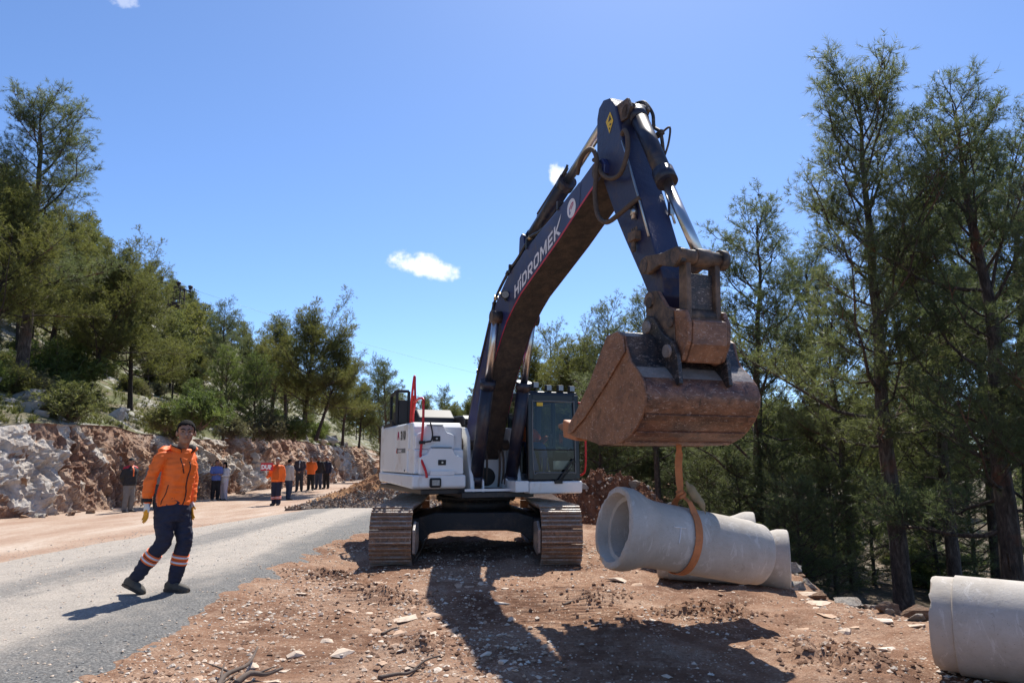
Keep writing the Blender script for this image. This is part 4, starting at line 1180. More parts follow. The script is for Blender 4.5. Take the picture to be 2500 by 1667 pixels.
bm = bmesh.new(); bm.from_mesh(bucket.data); bmesh.ops.remove_doubles(bm, verts=bm.verts, dist=0.001); bmesh.ops.recalc_face_normals(bm, faces=bm.faces); bm.to_mesh(bucket.data); bm.free()
# wear strips across the heel
for (i, w) in ((17, 0.07), (22, 0.07), (27, 0.07), (33, 0.10)):
    a = Vector((shell[i][0], 0, shell[i][1])); b_ = Vector((shell[i + 1][0], 0, shell[i + 1][1])); d = (b_ - a).normalized(); nn = Vector((-d.z, 0, d.x)); nn = nn if nn.dot(Vector((a.x - 6.2, 0, a.z - 2.2))) > 0 else -nn
    q = U(); q.add([(a + nn * h + d * t_ + Vector((0, bb, 0))) for h in (-0.005, 0.013) for t_ in (0, w) for bb in (-BW + 0.01, BW - 0.01)], [(0, 1, 3, 2), (4, 6, 7, 5), (0, 2, 6, 4), (1, 5, 7, 3), (0, 4, 5, 1), (2, 3, 7, 6)]); q.build('wear_strip', 'bucket_shell', bucket, 0.004)
# ears
for s in (-1, 1):
    q = U(); q.prism([(6.20, 2.76), (6.22, 2.90), (6.30, 2.97), (6.42, 2.92), (6.58, 2.74), (6.74, 2.64), (6.80, 2.52), (6.83, 2.24), (6.76, 2.22), (6.62, 2.38), (6.50, 2.52), (6.44, 2.72)], s * 0.275 - 0.022, s * 0.275 + 0.022)
    er_ = q.build('bucket_ear', 'bucket_dark', ex, 0.008)
    for (r_, z_) in ((6.31, 2.85), (6.66, 2.56)):
        q = U(); q.tube([(r_, s * 0.275 - 0.05, z_), (r_, s * 0.275 + 0.05, z_)], 0.062, 16); q.tube([(r_, s * 0.275 - 0.055, z_), (r_, s * 0.275 + 0.055, z_)], 0.035, 12); q.build('pin', 'worn_steel', er_)
# lip, adapters and teeth
q = U(); q.prism([(5.16, 1.82), (5.36, 1.79), (5.36, 1.835), (5.17, 1.86)], -BW, BW); lip = q.build('cutting_edge', 'worn_steel', bucket, 0.004)
simple('tooth_orange', (0.42, 0.17, 0.075), 0.6, var=0.25, vscale=12)
simple('tooth_steel', (0.22, 0.12, 0.085), 0.45, 0.3, var=0.3, vscale=8)
for k in range(5):
    bb = -BW + 0.07 + k * (2 * BW - 0.14) / 4
    q = U()
    vv = [(5.34, bb - 0.075, 1.75), (5.34, bb + 0.075, 1.75), (5.34, bb + 0.075, 1.92), (5.34, bb - 0.075, 1.92), (4.99, bb - 0.07, 1.80), (4.99, bb + 0.07, 1.80), (4.99, bb + 0.07, 2.0), (4.99, bb - 0.07, 2.0)]
    q.add(vv, [(0, 3, 2, 1), (4, 5, 6, 7), (0, 1, 5, 4), (1, 2, 6, 5), (2, 3, 7, 6), (3, 0, 4, 7)])
    ad_ = q.build('tooth_adapter', 'tooth_orange', bucket, 0.02, 3)
    q = U()
    vv = [(5.02, bb - 0.05, 1.84), (5.02, bb + 0.05, 1.84), (5.02, bb + 0.05, 1.97), (5.02, bb - 0.05, 1.97), (4.78, bb - 0.03, 1.915), (4.78, bb + 0.03, 1.915), (4.78, bb + 0.03, 1.955), (4.78, bb - 0.03, 1.955)]
    q.add(vv, [(0, 3, 2, 1), (4, 5, 6, 7), (0, 1, 5, 4), (1, 2, 6, 5), (2, 3, 7, 6), (3, 0, 4, 7)])
    q.build('tooth', 'tooth_steel', ad_, 0.01)

# --- cab
CB0, CB1, CR0, CR1, CZ0, CZ1 = 0.44, 1.37, -0.35, 1.40, 1.22, 2.66
q = U(); q.prism([(CR0, 1.00), (1.44, 1.00), (1.46, 1.20), (CR0, 1.215)], 0.44, 1.39); q.build('cab_skirt', 'paint_white', ex, 0.03, 3)
q = U(); q.prism([(0.9, 1.03), (1.42, 1.03), (1.42, 1.21), (0.9, 1.21)], 0.20, 0.435); q.build('frame_corner', 'paint_white', ex, 0.01)
q = U()
def pil(a, b, w=0.085, h=0.085): q.bar(a, b, w, h)
for bb in (CB0 + 0.045, CB1 - 0.045):
    pil((CR1 - 0.045, bb, CZ0), (CR1 - 0.09, bb, CZ1 - 0.03), 0.10, 0.10)
    pil((CR0 + 0.05, bb, CZ0), (CR0 + 0.05, bb, CZ1 - 0.03), 0.10, 0.12)
    pil((0.42, bb, CZ0), (0.42, bb, CZ1 - 0.03), 0.07, 0.08)
    pil((CR0, bb, CZ0 + 0.05), (CR1, bb, CZ0 + 0.05), 0.09, 0.10)
    pil((CR0, bb, CZ1 - 0.06), (CR1 - 0.1, bb, CZ1 - 0.06), 0.09, 0.10)
pil((CR1 - 0.045, CB0, CZ0 + 0.06), (CR1 - 0.045, CB1, CZ0 + 0.06), 0.09, 0.14)
pil((CR1 - 0.10, CB0, CZ1 - 0.09), (CR1 - 0.10, CB1, CZ1 - 0.09), 0.09, 0.13)
pil((CR0 + 0.05, CB0, CZ1 - 0.07), (CR0 + 0.05, CB1, CZ1 - 0.07), 0.1, 0.12)
cab = q.build('cab', 'cab_black', ex, 0.02, 3)
q = U(); q.prism([(CR0, CZ1 - 0.02), (CR1 - 0.06, CZ1 - 0.04), (CR1 - 0.08, CZ1 + 0.02), (0.4, CZ1 + 0.055), (CR0, CZ1 + 0.03)], CB0, CB1); q.build('cab_roof', 'cab_black', cab, 0.03, 3)
q = U(); q.prism([(CR0 + 0.05, CZ0), (1.30, CZ0), (1.30, CZ0 + 0.03), (CR0 + 0.05, CZ0 + 0.03)], CB0 + 0.05, CB1 - 0.05); q.build('cab_floor', 'cab_inside', cab)
q = U(); q.box((CR0 + 0.04, (CB0 + CB1) / 2, 1.62), (0.05, CB1 - CB0 - 0.1, 0.75)); q.build('rear_wall', 'cab_inside', cab)
q = U(); q.box((0.45, CB1 - 0.03, 1.46), (1.5, 0.04, 0.45)); q.build('door', 'cab_black', cab, 0.01)
q = U(); q.box((0.35, CB0 + 0.03, 1.46), (1.35, 0.04, 0.45)); q.build('side_panel', 'cab_black', cab, 0.01)
# window panes
def pane(name, pts):
    q = U(); q.add(pts, [(0, 1, 2, 3)]); q.build(name, 'glass', cab)
pane('windscreen', [(CR1 - 0.03, CB0 + 0.1, 1.72), (CR1 - 0.03, CB1 - 0.1, 1.72), (CR1 - 0.055, CB1 - 0.1, CZ1 - 0.16), (CR1 - 0.055, CB0 + 0.1, CZ1 - 0.16)])
pane('lower_window', [(CR1 - 0.02, CB0 + 0.1, CZ0 + 0.13), (CR1 - 0.02, CB1 - 0.1, CZ0 + 0.13), (CR1 - 0.02, CB1 - 0.1, 1.70), (CR1 - 0.02, CB0 + 0.1, 1.70)])
q = U(); q.bar((CR1 - 0.03, CB0 + 0.08, 1.71), (CR1 - 0.03, CB1 - 0.08, 1.71), 0.03, 0.025); q.build('window_bar', 'seam_black', cab)
for bb in (CB0 + 0.012, CB1 - 0.012):
    pane('side_window', [(0.47, bb, 1.68), (CR1 - 0.11, bb, 1.68), (CR1 - 0.14, bb, CZ1 - 0.11), (0.47, bb, CZ1 - 0.11)])
    pane('side_window', [(CR0 + 0.12, bb, 1.68), (0.37, bb, 1.68), (0.37, bb, CZ1 - 0.11), (CR0 + 0.12, bb, CZ1 - 0.11)])
pane('rear_window', [(CR0 + 0.03, CB0 + 0.1, 2.0), (CR0 + 0.03, CB1 - 0.1, 2.0), (CR0 + 0.03, CB1 - 0.1, CZ1 - 0.14), (CR0 + 0.03, CB0 + 0.1, CZ1 - 0.14)])
# window seal
q = U(); zl, zh = CZ0 + 0.12, CZ1 - 0.15
q.tube(smooth_pts([(CR1 - 0.005, CB0 + 0.15, zl), (CR1 - 0.005, CB1 - 0.15, zl), (CR1 - 0.005, CB1 - 0.085, zl + 0.07), (CR1 - 0.03, CB1 - 0.085, zh - 0.08), (CR1 - 0.045, CB1 - 0.15, zh), (CR1 - 0.045, CB0 + 0.15, zh), (CR1 - 0.03, CB0 + 0.085, zh - 0.08), (CR1 - 0.005, CB0 + 0.085, zl + 0.07), (CR1 - 0.005, CB0 + 0.15, zl)], 4), 0.012, 6); q.build('window_seal', 'cab_grey', cab)
q = U(); q.box((CR1 - 0.04, CB0 + 0.22, CZ1 - 0.20), (0.004, 0.11, 0.06)); q.build('permit_sticker', 'sticker_yellow', cab)
q = U(); q.box((CR1 - 0.05, CB1 - 0.30, CZ0 + 0.24), (0.012, 0.34, 0.14)); q.build('notice', 'paper', cab)
q = U(); q.bar((CR1 + 0.03, CB0 + 0.50, CZ0 - 0.03), (CR1 + 0.015, CB0 + 0.80, CZ0 + 0.34), 0.03, 0.03); q.bar((CR1 + 0.03, CB0 + 0.56, CZ0 - 0.03), (CR1 + 0.015, CB0 + 0.84, CZ0 + 0.30), 0.014, 0.014); q.box((CR1 + 0.045, CB0 + 0.50, CZ0 - 0.03), (0.07, 0.14, 0.06)); q.build('wiper', 'seam_black', cab, 0.006)
# roof lamps
for bb, dz in ((CB0 + 0.18, 0.07), (CB0 + 0.42, 0.03), (CB0 + 0.64, 0.035), (CB0 + 0.85, 0.03)):
    q = U(); q.box((CR1 - 0.14, bb, CZ1 + 0.055 + dz), (0.08, 0.105, 0.10)); q.bar((CR1 - 0.14, bb, CZ1), (CR1 - 0.14, bb, CZ1 + dz + 0.03), 0.02, 0.03); lm = q.build('roof_lamp', 'seam_black', cab, 0.01)
    q = U(); q.box((CR1 - 0.098, bb, CZ1 + 0.055 + dz), (0.008, 0.085, 0.08)); q.build('lens', 'lamp_glass', lm)
# seat and controls
q = U(); q.box((0.22, 0.90, 1.66), (0.48, 0.46, 0.14)); q.box((0.0, 0.90, 2.0), (0.12, 0.44, 0.60)); q.box((-0.01, 0.90, 2.36), (0.09, 0.24, 0.16)); q.box((0.22, 0.90, 1.42), (0.36, 0.36, 0.36)); q.build('seat', 'cab_inside', cab, 0.04, 3)
for bb in (0.62, 1.18):
    q = U(); q.box((0.36, bb, 1.68), (0.46, 0.12, 0.20)); q.tube([(0.58, bb, 1.76), (0.62, bb, 1.92)], 0.025, 8); q.tube([(0.62, bb, 1.92), (0.62, bb, 2.0)], 0.035, 10); q.build('control_console', 'cab_grey', cab, 0.015)
q = U(); q.tube([(0.95, 0.86, 1.25), (0.98, 0.86, 1.58)], 0.014, 8); q.tube([(0.95, 0.96, 1.25), (0.98, 0.96, 1.58)], 0.014, 8); q.build('pedal_lever', 'steel', cab)
q = U(); q.box((1.22, CB1 - 0.14, 1.86), (0.06, 0.16, 0.20)); q.bar((1.22, CB1 - 0.12, 1.60), (1.22, CB1 - 0.12, 1.78), 0.03, 0.03); q.build('monitor', 'cab_grey', cab, 0.01)
q = U(); q.tube(smooth_pts([(1.22, CB1 + 0.00, 2.50), (1.30, CB1 + 0.09, 2.50), (1.36, CB1 + 0.12, 2.40), (1.38, CB1 + 0.12, 1.92), (1.36, CB1 + 0.12, 1.42), (1.30, CB1 + 0.08, 1.30), (1.22, CB1 + 0.0, 1.30)], 5), 0.017, 8); q.build('handrail', 'paint_red', ex)
# side markings: '310' with its emblem and a grey name plate
tm = text_mesh('310', 0.155, 0.010, 0.0, 0.0, 1.08)
def side_text(me, o, b, mat, name, parent, sx=1.0, sy=1.0):
    q = U()
    # machine's right side: reading direction runs from rear (image left) to front
    q.add([(o[0] + v.co.x * sx, b, o[1] + v.co.y * sy) for v in me.vertices], [list(p.vertices) for p in me.polygons])
    return q.build(name, mat, parent)
side_text(tm, (0.12, 1.885), -1.4045, 'sticker_black', 'model_number', house, 1.55, 1.25)
q = plate([[(0.0, 0.0), (0.05, 0.0), (0.09, 0.14), (0.05, 0.14)], [(0.05, 0.14), (0.12, 0.14), (0.19, 0.0), (0.13, 0.0)], [(0.04, 0.08), (0.14, 0.06), (0.15, 0.04), (0.03, 0.05)]], (-0.16, 1.885), (1, 0), (0, 1), -1.4045); q.build('emblem', 'sticker_magenta', house)
q = plate([[(0.10, 0), (0.76, 0), (0.76, 0.075), (0.10, 0.075)]], (-0.25, 1.66), (1, 0), (0, 1), -1.4045); npl = q.build('name_plate', 'cab_grey', house)
q = plate([[(0.0, 0), (0.07, 0), (0.11, 0.075), (0.04, 0.075)]], (-0.22, 1.66), (1, 0), (0, 1), -1.406); q.build('red_slash', 'paint_red', npl)
tm2 = text_mesh('HMK', 0.07, 0.002, 0.2)
side_text(tm2, (-0.10, 1.673), -1.4075, 'letter_white', 'plate_lettering', npl, 2.2, 0.9)

# ---------------------------------------------------------------- concrete pipes
def concrete_mat():
    m, nt, b = new_mat('concrete')
    v = coords(nt); vs_ = coords(nt, scale=(1, 1, 0.25))
    f = noise(nt, v, 2.2, 8, 0.68, 0.3)
    c = ramp(nt, f, [(0.3, (0.36, 0.315, 0.265)), (0.5, (0.46, 0.415, 0.36)), (0.7, (0.53, 0.49, 0.44))])
    st = noise(nt, vs_, 9, 6, 0.7, 1.0)
    c = mixc(nt, ramp(nt, st, [(0.585, 0), (0.63, 0.6)]), c, (0.62, 0.58, 0.53))
    c = mixc(nt, ramp(nt, noise(nt, v, 5.5, 9, 0.8, 0.8), [(0.60, 0), (0.70, 0.75)]), c, (0.24, 0.185, 0.14))
    vo = nd(nt, 'ShaderNodeTexVoronoi'); vo.inputs['Scale'].default_value = 34; nt.links.new(v, vo.inputs['Vector'])
    c = mixc(nt, ramp(nt, vo.outputs['Distance'], [(0.05, 0.75), (0.10, 0)]), c, (0.17, 0.15, 0.13))
    pit = noise(nt, v, 70, 4, 0.7)
    c = mixc(nt, ramp(nt, pit, [(0.30, 0.6), (0.38, 0)]), c, (0.22, 0.20, 0.18))
    setc(nt, b, c); b.inputs['Roughness'].default_value = 0.85; b.inputs['Specular IOR Level'].default_value = 0.3
    bump(nt, b, noise(nt, v, 28, 7, 0.75), 0.35, 0.012); MAT['concrete'] = m
    m, nt, b = new_mat('concrete_stain')
    v = coords(nt)
    c = ramp(nt, noise(nt, v, 10, 6, 0.7), [(0.35, (0.12, 0.06, 0.035)), (0.65, (0.3, 0.24, 0.2))])
    setc(nt, b, c); b.inputs['Roughness'].default_value = 0.9; MAT['concrete_stain'] = m
concrete_mat()
def pipe(name, label, a, d, prof_o, prof_i, group=None, seed=0):
    """axis from a along d; profiles are (distance, radius)"""
    a = Vector(a); d = Vector(d).normalized()
    root = thing(name, label, 'pipe', a, 0, group)
    N = 72
    s, u_ = frame_from(d)
    prof_ = prof_o + prof_i[::-1]
    M = len(prof_)
    V = []
    for (t, r_) in prof_:
        for k in range(N):
            ang = 2 * math.pi * k / N
            V.append(tuple(d * t + (s * math.cos(ang) + u_ * math.sin(ang)) * r_))
    V = np.array(V)
    # chipped rim and slight casting unevenness
    nn_ = fbm(V * 6 + seed, 3, seed); rad = V - np.outer(V @ np.array(d), np.array(d))
    V = V + rad * (0.010 * fbm(V * 3 + seed, 3, seed + 4))[:, None]
    for i in range(M):
        if prof_[i][0] < 0.02:
            sl = slice(i * N, (i + 1) * N)
            V[sl] += np.outer(np.clip(fbm(V[sl] * 7 + seed, 4, seed + 9, 0.65), 0, 1) * 0.035, np.array(d))
    F = []
    for i in range(M):
        j = (i + 1) % M
        for k in range(N):
            k2 = (k + 1) % N
            F.append((i * N + k, i * N + k2, j * N + k2, j * N + k))
    me = mesh_np('pipe_wall', V, F, 'concrete', True)
    bm = bmesh.new(); bm.from_mesh(me); bmesh.ops.recalc_face_normals(bm, faces=bm.faces); bm.to_mesh(me); bm.free()
    o = obj('pipe_wall', me, root)
    md = o.modifiers.new('edge', 'EDGE_SPLIT'); md.split_angle = R(32)
    return root
BO = [(0.0, 0.365), (0.012, 0.382), (0.05, 0.388), (0.13, 0.388), (0.19, 0.372), (0.28, 0.335), (0.36, 0.316), (0.45, 0.312), (1.0, 0.312), (1.48, 0.312), (1.49, 0.300), (1.61, 0.298), (1.62, 0.29)]
BI = [(0.0, 0.325), (0.02, 0.315), (0.105, 0.302), (0.112, 0.262), (0.14, 0.258), (1.0, 0.258), (1.62, 0.258)]
# pipe hanging in the sling
AX = Vector((0.951, 0.309, -0.195)).normalized()
HP = Vector((0.952, 6.973, 0.917))
pipe('concrete_pipe', 'tilted concrete pipe hanging in an orange sling under the bucket', HP, AX, BO, BI, seed=1)
def mirr(o, L): return [(L - t, r_) for t, r_ in o][::-1]
pipe('concrete_pipe', 'concrete pipe lying on the soil right behind the hanging pipe', (1.70, 9.90, 0.31), (1.78, -0.55, -0.03), mirr(BO, 1.87), mirr(BI, 1.87), seed=2)
pipe('concrete_pipe', 'concrete pipe farthest behind, only its flared end showing over the others', (1.78, 11.15, 0.40), (1.75, -0.45, 0.0), mirr(BO, 1.80), mirr(BI, 1.80), seed=3)
PO = [(0.0, 0.318), (0.02, 0.326), (0.145, 0.330), (0.152, 0.345), (1.0, 0.347), (1.5, 0.347), (1.62, 0.36), (1.8, 0.42), (1.95, 0.42), (1.96, 0.40)]
PI = [(0.0, 0.275), (0.02, 0.27), (1.0, 0.27), (1.8, 0.27), (1.82, 0.33), (1.96, 0.34)]
pipe('concrete_pipe', 'concrete pipe lying alone at the edge of the bank, end ring toward the sling', (3.16, 5.62, 0.355), (0.80, -0.60, -0.012), PO, PI, seed=4)

# chalk mark on the hanging pipe and soil smeared on its rim
simple('chalk', (0.78, 0.76, 0.74), 0.9)
_pp = [o for o in bpy.data.objects if o.name == 'concrete_pipe'][0]
_s, _u = frame_from(AX)
def on_pipe(t, a, r_=0.3155): return AX * t + (_s * math.cos(a) + _u * math.sin(a)) * r_
def camera_side(t):
    best = max((k * 0.05 for k in range(126)), key=lambda a: -(on_pipe(t, a)).normalized().y if True else 0)
    return best
_a0 = camera_side(0.5)
_sg = 1 if on_pipe(0.5, _a0 + 0.2).z > on_pipe(0.5, _a0 - 0.2).z else -1
mb = MB()
for (t0_, a0_, t1_, a1_) in ((0.47, 0.42, 0.60, 0.45), (0.545, 0.43, 0.535, -0.05), (0.70, 0.25, 0.715, 0.02)):
    pts = [on_pipe(t0_ + (t1_ - t0_) * i / 6, _a0 + _sg * (a0_ + (a1_ - a0_) * i / 6)) for i in range(7)]
    mb = MB(); mb.tube(pts, 0.005, 5); mb.build('chalk_mark', 'chalk', _pp)
# ---------------------------------------------------------------- lifting sling
simple('webbing', (0.52, 0.185, 0.068), 0.8, var=0.25, vscale=5, dirt=(0.20, 0.10, 0.06), dirt_amt=0.35, dscale=5, bmp=0.4, bscale=120)
simple('cloth_khaki', (0.30, 0.23, 0.13), 0.9, var=0.2, vscale=9)
def ribbon(mb, pts, wdir, w, t):
    P = [Vector(p) for p in pts]; n = len(P)
    vs, fs = [], []
    for i, p in enumerate(P):
        d = (P[min(i + 1, n - 1)] - P[max(i - 1, 0)]).normalized()
        wd = wdir[i] if isinstance(wdir, list) else wdir
        wd = (wd - d * wd.dot(d)).normalized(); nn = d.cross(wd)
        ww = w[i] if isinstance(w, list) else w
        for a, b_ in ((-1, -1), (1, -1), (1, 1), (-1, 1)): vs.append(p + wd * (a * ww / 2) + nn * (b_ * t / 2))
    for i in range(n - 1):
        for k in range(4): fs.append((i * 4 + k, i * 4 + (k + 1) % 4, i * 4 + 4 + (k + 1) % 4, i * 4 + 4 + k))
    fs += [(0, 1, 2, 3), tuple((n - 1) * 4 + k for k in (3, 2, 1, 0))]
    mb.add(vs, fs)
sl = thing('lifting_sling', 'orange webbing sling looped round the hanging pipe below the bucket', 'sling', (1.66, 7.2, 0.45))
def S(): return MB(lambda p: p - Vector((1.66, 7.2, 0.45)))
sc = HP + AX * 0.735                         # where the sling holds the pipe
ss_, su_ = frame_from(AX)
knot = Vector((1.655, 7.17, 1.205))
def ring(a): return sc + (ss_ * math.cos(a) + su_ * math.sin(a)) * 0.327
# find which ring side faces the camera
front = 1 if (ring(0).y < ring(math.pi).y) else -1
mb = S()
loop = []
for k in range(0, 41):
    a = math.pi / 2 - front * 0 + (k / 40.0 - 0.5) * 2 * math.pi * 0.80 - math.pi
    loop.append(ring(a))
ends = sorted((loop[0], loop[-1]), key=lambda p: p.y)
if loop[0].y > loop[-1].y: loop.reverse()
path = [knot + Vector((0.02, -0.02, -0.02))] + [knot.lerp(loop[0], 0.5) + Vector((0.015, -0.02, 0.02))] + loop + [knot.lerp(loop[-1], 0.5) + Vector((-0.02, 0.02, 0.0))] + [knot + Vector((-0.02, 0.02, -0.02))]
wl2 = [0.045, 0.055] + [0.076] * len(loop) + [0.06, 0.05]
ribbon(mb, path, [AX] * len(path), wl2, 0.009)
mb.build('loop', 'webbing', sl)
mb = S(); ribbon(mb, smooth_pts([knot + Vector((0, 0, -0.03)), knot + Vector((-0.008, 0, 0.10)), knot + Vector((-0.012, 0.01, 0.28)), Vector((1.662, 7.215, 1.60)), Vector((1.662, 7.22, 1.73))], 4), Vector((1, -0.3, 0)), [0.055] * 4 + [0.068] * 9 + [0.05] * 4, 0.03); mb.build('strap', 'webbing', sl)
mb = S()
for k in range(3):
    a = k * 2.1; mb.tube(smooth_pts([knot + Vector((0.035 * math.cos(a + t), 0.03 * math.sin(a + t), -0.03 + 0.02 * t)) for t in (0, 1, 2, 3)], 4), 0.018, 8)
mb.build('knot', 'webbing', sl)
# khaki pad tied at the knot
mb = MB(lambda p: p - Vector((1.76, 7.15, 1.2)))
mb.tube(smooth_pts([Vector((1.705, 7.15, 1.33)), Vector((1.73, 7.15, 1.28)), Vector((1.775, 7.145, 1.21)), Vector((1.835, 7.14, 1.13)), Vector((1.875, 7.14, 1.04)), Vector((1.885, 7.14, 1.0))], 5), [0.006, 0.010, 0.016, 0.022, 0.028, 0.034, 0.038, 0.041, 0.043, 0.044, 0.045, 0.045, 0.044, 0.042, 0.038, 0.034, 0.028, 0.026, 0.018, 0.013, 0.010, 0.009, 0.008, 0.007, 0.006, 0.005], 12)
rag = mb.build('rag', 'cloth_khaki', None, loc=(1.76, 7.15, 1.2))
for v in rag.data.vertices:
    q = np.array([[v.co.x * 22, v.co.y * 22, v.co.z * 14]]); v.co += v.normal * 0.016 * float(fbm(q, 3, 6)[0])
tag(rag, 'khaki cloth rag tied to the knot of the orange sling', 'rag')

# ---------------------------------------------------------------- people
simple('skin', (0.30, 0.155, 0.10), 0.55, var=0.1, vscale=20)
simple('skin_light', (0.48, 0.28, 0.20), 0.55, var=0.1, vscale=20)
simple('hair_black', (0.009, 0.008, 0.008), 0.9, var=0.4, vscale=60, bmp=0.6, bscale=150, spec=0.15)
simple('hair_grey', (0.24, 0.23, 0.22), 0.6, var=0.3, vscale=60)
simple('jacket_orange', (0.90, 0.155, 0.012), 0.62, var=0.06, vscale=9, bmp=0.15, bscale=40)
simple('shirt_orange', (0.52, 0.10, 0.012), 0.75)
simple('cloth_navy', (0.013, 0.016, 0.038), 0.8, var=0.3, vscale=9)
simple('cloth_black', (0.013, 0.013, 0.015), 0.8, var=0.3, vscale=9)
simple('cloth_charcoal', (0.045, 0.042, 0.045), 0.8, var=0.2, vscale=9)
simple('cloth_plum', (0.055, 0.042, 0.052), 0.8, var=0.2, vscale=9)
simple('cloth_grey', (0.16, 0.15, 0.14), 0.85, var=0.2, vscale=9)
simple('cloth_beige', (0.47, 0.43, 0.38), 0.85, var=0.1, vscale=9)
simple('cloth_white', (0.68, 0.65, 0.62), 0.85, var=0.05, vscale=9)
simple('cloth_pink', (0.66, 0.57, 0.58), 0.85, var=0.05, vscale=9)
simple('cloth_blue', (0.10, 0.155, 0.42), 0.8, var=0.1, vscale=9)
simple('cloth_jeans', (0.035, 0.05, 0.085), 0.85, var=0.25, vscale=9)
simple('shoe_dusty', (0.085, 0.075, 0.062), 0.85, var=0.3, vscale=20)
simple('shoe_brown', (0.10, 0.05, 0.03), 0.6)
simple('reflective', (0.62, 0.62, 0.68), 0.35, 0.2)
simple('band_orange', (0.80, 0.14, 0.02), 0.6)
simple('glove_white', (0.62, 0.60, 0.57), 0.9, var=0.1, vscale=30)
simple('glove_yellow', (0.75, 0.33, 0.02), 0.7)
simple('eye_dark', (0.02, 0.015, 0.012), 0.3)
simple('lip', (0.22, 0.09, 0.07), 0.5)
simple('sign_red', (0.55, 0.02, 0.03), 0.5)
simple('sign_white', (0.80, 0.80, 0.78), 0.5)

class Blob(MB):
    """overlapping closed solids, later fused into one surface"""
    def ell(self, c, r, rot=None, n=14):
        c = Vector(c)
        vs = []; fs = []
        m = n // 2 + 1
        for i in range(m + 1):
            th = math.pi * i / m
            for k in range(n):
                ph = 2 * math.pi * k / n
                p = Vector((math.sin(th) * math.cos(ph) * r[0], math.sin(th) * math.sin(ph) * r[1], math.cos(th) * r[2]))
                if rot is not None: p = rot @ p
                vs.append(c + p)
        for i in range(m):
            for k in range(n):
                k2 = (k + 1) % n
                fs.append((i * n + k, (i + 1) * n + k, (i + 1) * n + k2, i * n + k2))
        self.add(vs, fs, True); return self
    def limb(self, pts, rad, n=14, sub=4):
        P = smooth_pts(pts, sub) if len(pts) > 2 else [Vector(pts[0]).lerp(Vector(pts[1]), i / 5) for i in range(6)]
        t = np.linspace(0, len(rad) - 1, len(P))
        rr = [float(np.interp(x, range(len(rad)), rad)) for x in t]
        self.tube(P, rr, n)
        self.ell(P[0], (rr[0],) * 3, n=10); self.ell(P[-1], (rr[-1],) * 3, n=10)
        return self
    def loft(self, secs, n=20):
        """secs: (centre, u vector, v vector)"""
        vs = []; fs = []
        for c, u_, v_ in secs:
            c = Vector(c)
            for k in range(n):
                a = 2 * math.pi * k / n
                ca, sa = math.cos(a), math.sin(a)
                ca = math.copysign(abs(ca) ** 0.85, ca); sa = math.copysign(abs(sa) ** 0.85, sa)
                vs.append(c + Vector(u_) * ca + Vector(v_) * sa)
        for i in range(len(secs) - 1):
            for k in range(n):
                k2 = (k + 1) % n
                fs.append((i * n + k, i * n + k2, (i + 1) * n + k2, (i + 1) * n + k))
        fs.append(tuple(reversed(range(n)))); fs.append(tuple((len(secs) - 1) * n + k for k in range(n)))
        self.add(vs, fs, True); return self
    def fuse(self, name, mat, parent, voxel, smooth=3, fold=0.0, fscale=9.0, seed=0, stretch=(1, 1, 0.45)):
        o = self.build(name, mat, parent)
        md = o.modifiers.new('fuse', 'REMESH'); md.mode = 'VOXEL'; md.voxel_size = voxel; md.use_smooth_shade = True
        ms = o.modifiers.new('smooth', 'SMOOTH'); ms.factor = 0.5; ms.iterations = smooth
        bake(o)
        if fold:
            me = o.data
            n_ = len(me.vertices)
            co = np.empty(n_ * 3, np.float32); me.vertices.foreach_get('co', co); co = co.reshape(-1, 3).astype(float)
            no = np.empty(n_ * 3, np.float32); me.vertices.foreach_get('normal', no); no = no.reshape(-1, 3).astype(float)
            f = 1 - 2 * np.abs(fbm(co * np.array([fscale * 0.7, fscale * 0.7, fscale * 1.5]) + seed * 3.1, 3, seed))
            co += no * (f * fold)[:, None]
            me.vertices.foreach_set('co', co.astype(np.float32).ravel()); me.update()
        o.data.polygons.foreach_set('use_smooth', np.ones(len(o.data.polygons), bool))
        return o

def head_shape(b, c, fwd, h):
    """head centred at c, height h, looking along fwd (horizontal)"""
    f = Vector(fwd).normalized(); s = Vector((0, 0, 1)).cross(f).normalized()
    rot = Matrix((s, f, Vector((0, 0, 1)))).transposed()
    k = h / 0.235
    def at(x, y, z): return Vector(c) + s * (x * k) + f * (y * k) + Vector((0, 0, z * k))
    b.ell(at(0, -0.012, 0.03), (0.077 * k, 0.095 * k, 0.088 * k), rot)
    b.ell(at(0, 0.022, -0.035), (0.062 * k, 0.068 * k, 0.078 * k), rot)
    b.ell(at(0, 0.045, -0.088), (0.036 * k, 0.034 * k, 0.026 * k), rot)
    b.limb([at(0, 0.085, 0.018), at(0, 0.097, -0.010), at(0, 0.108, -0.030)], [0.010 * k, 0.013 * k, 0.017 * k], 8, 2)
    for e in (-1, 1):
        b.ell(at(e * 0.080, -0.010, -0.008), (0.012 * k, 0.022 * k, 0.032 * k), rot)
        b.ell(at(e * 0.030, 0.072, 0.022), (0.026 * k, 0.020 * k, 0.012 * k), rot)
        b.ell(at(e * 0.038, 0.056, -0.025), (0.024 * k, 0.026 * k, 0.024 * k), rot)
    b.ell(at(0, 0.080, -0.055), (0.026 * k, 0.016 * k, 0.012 * k), rot)
    return at, rot, k

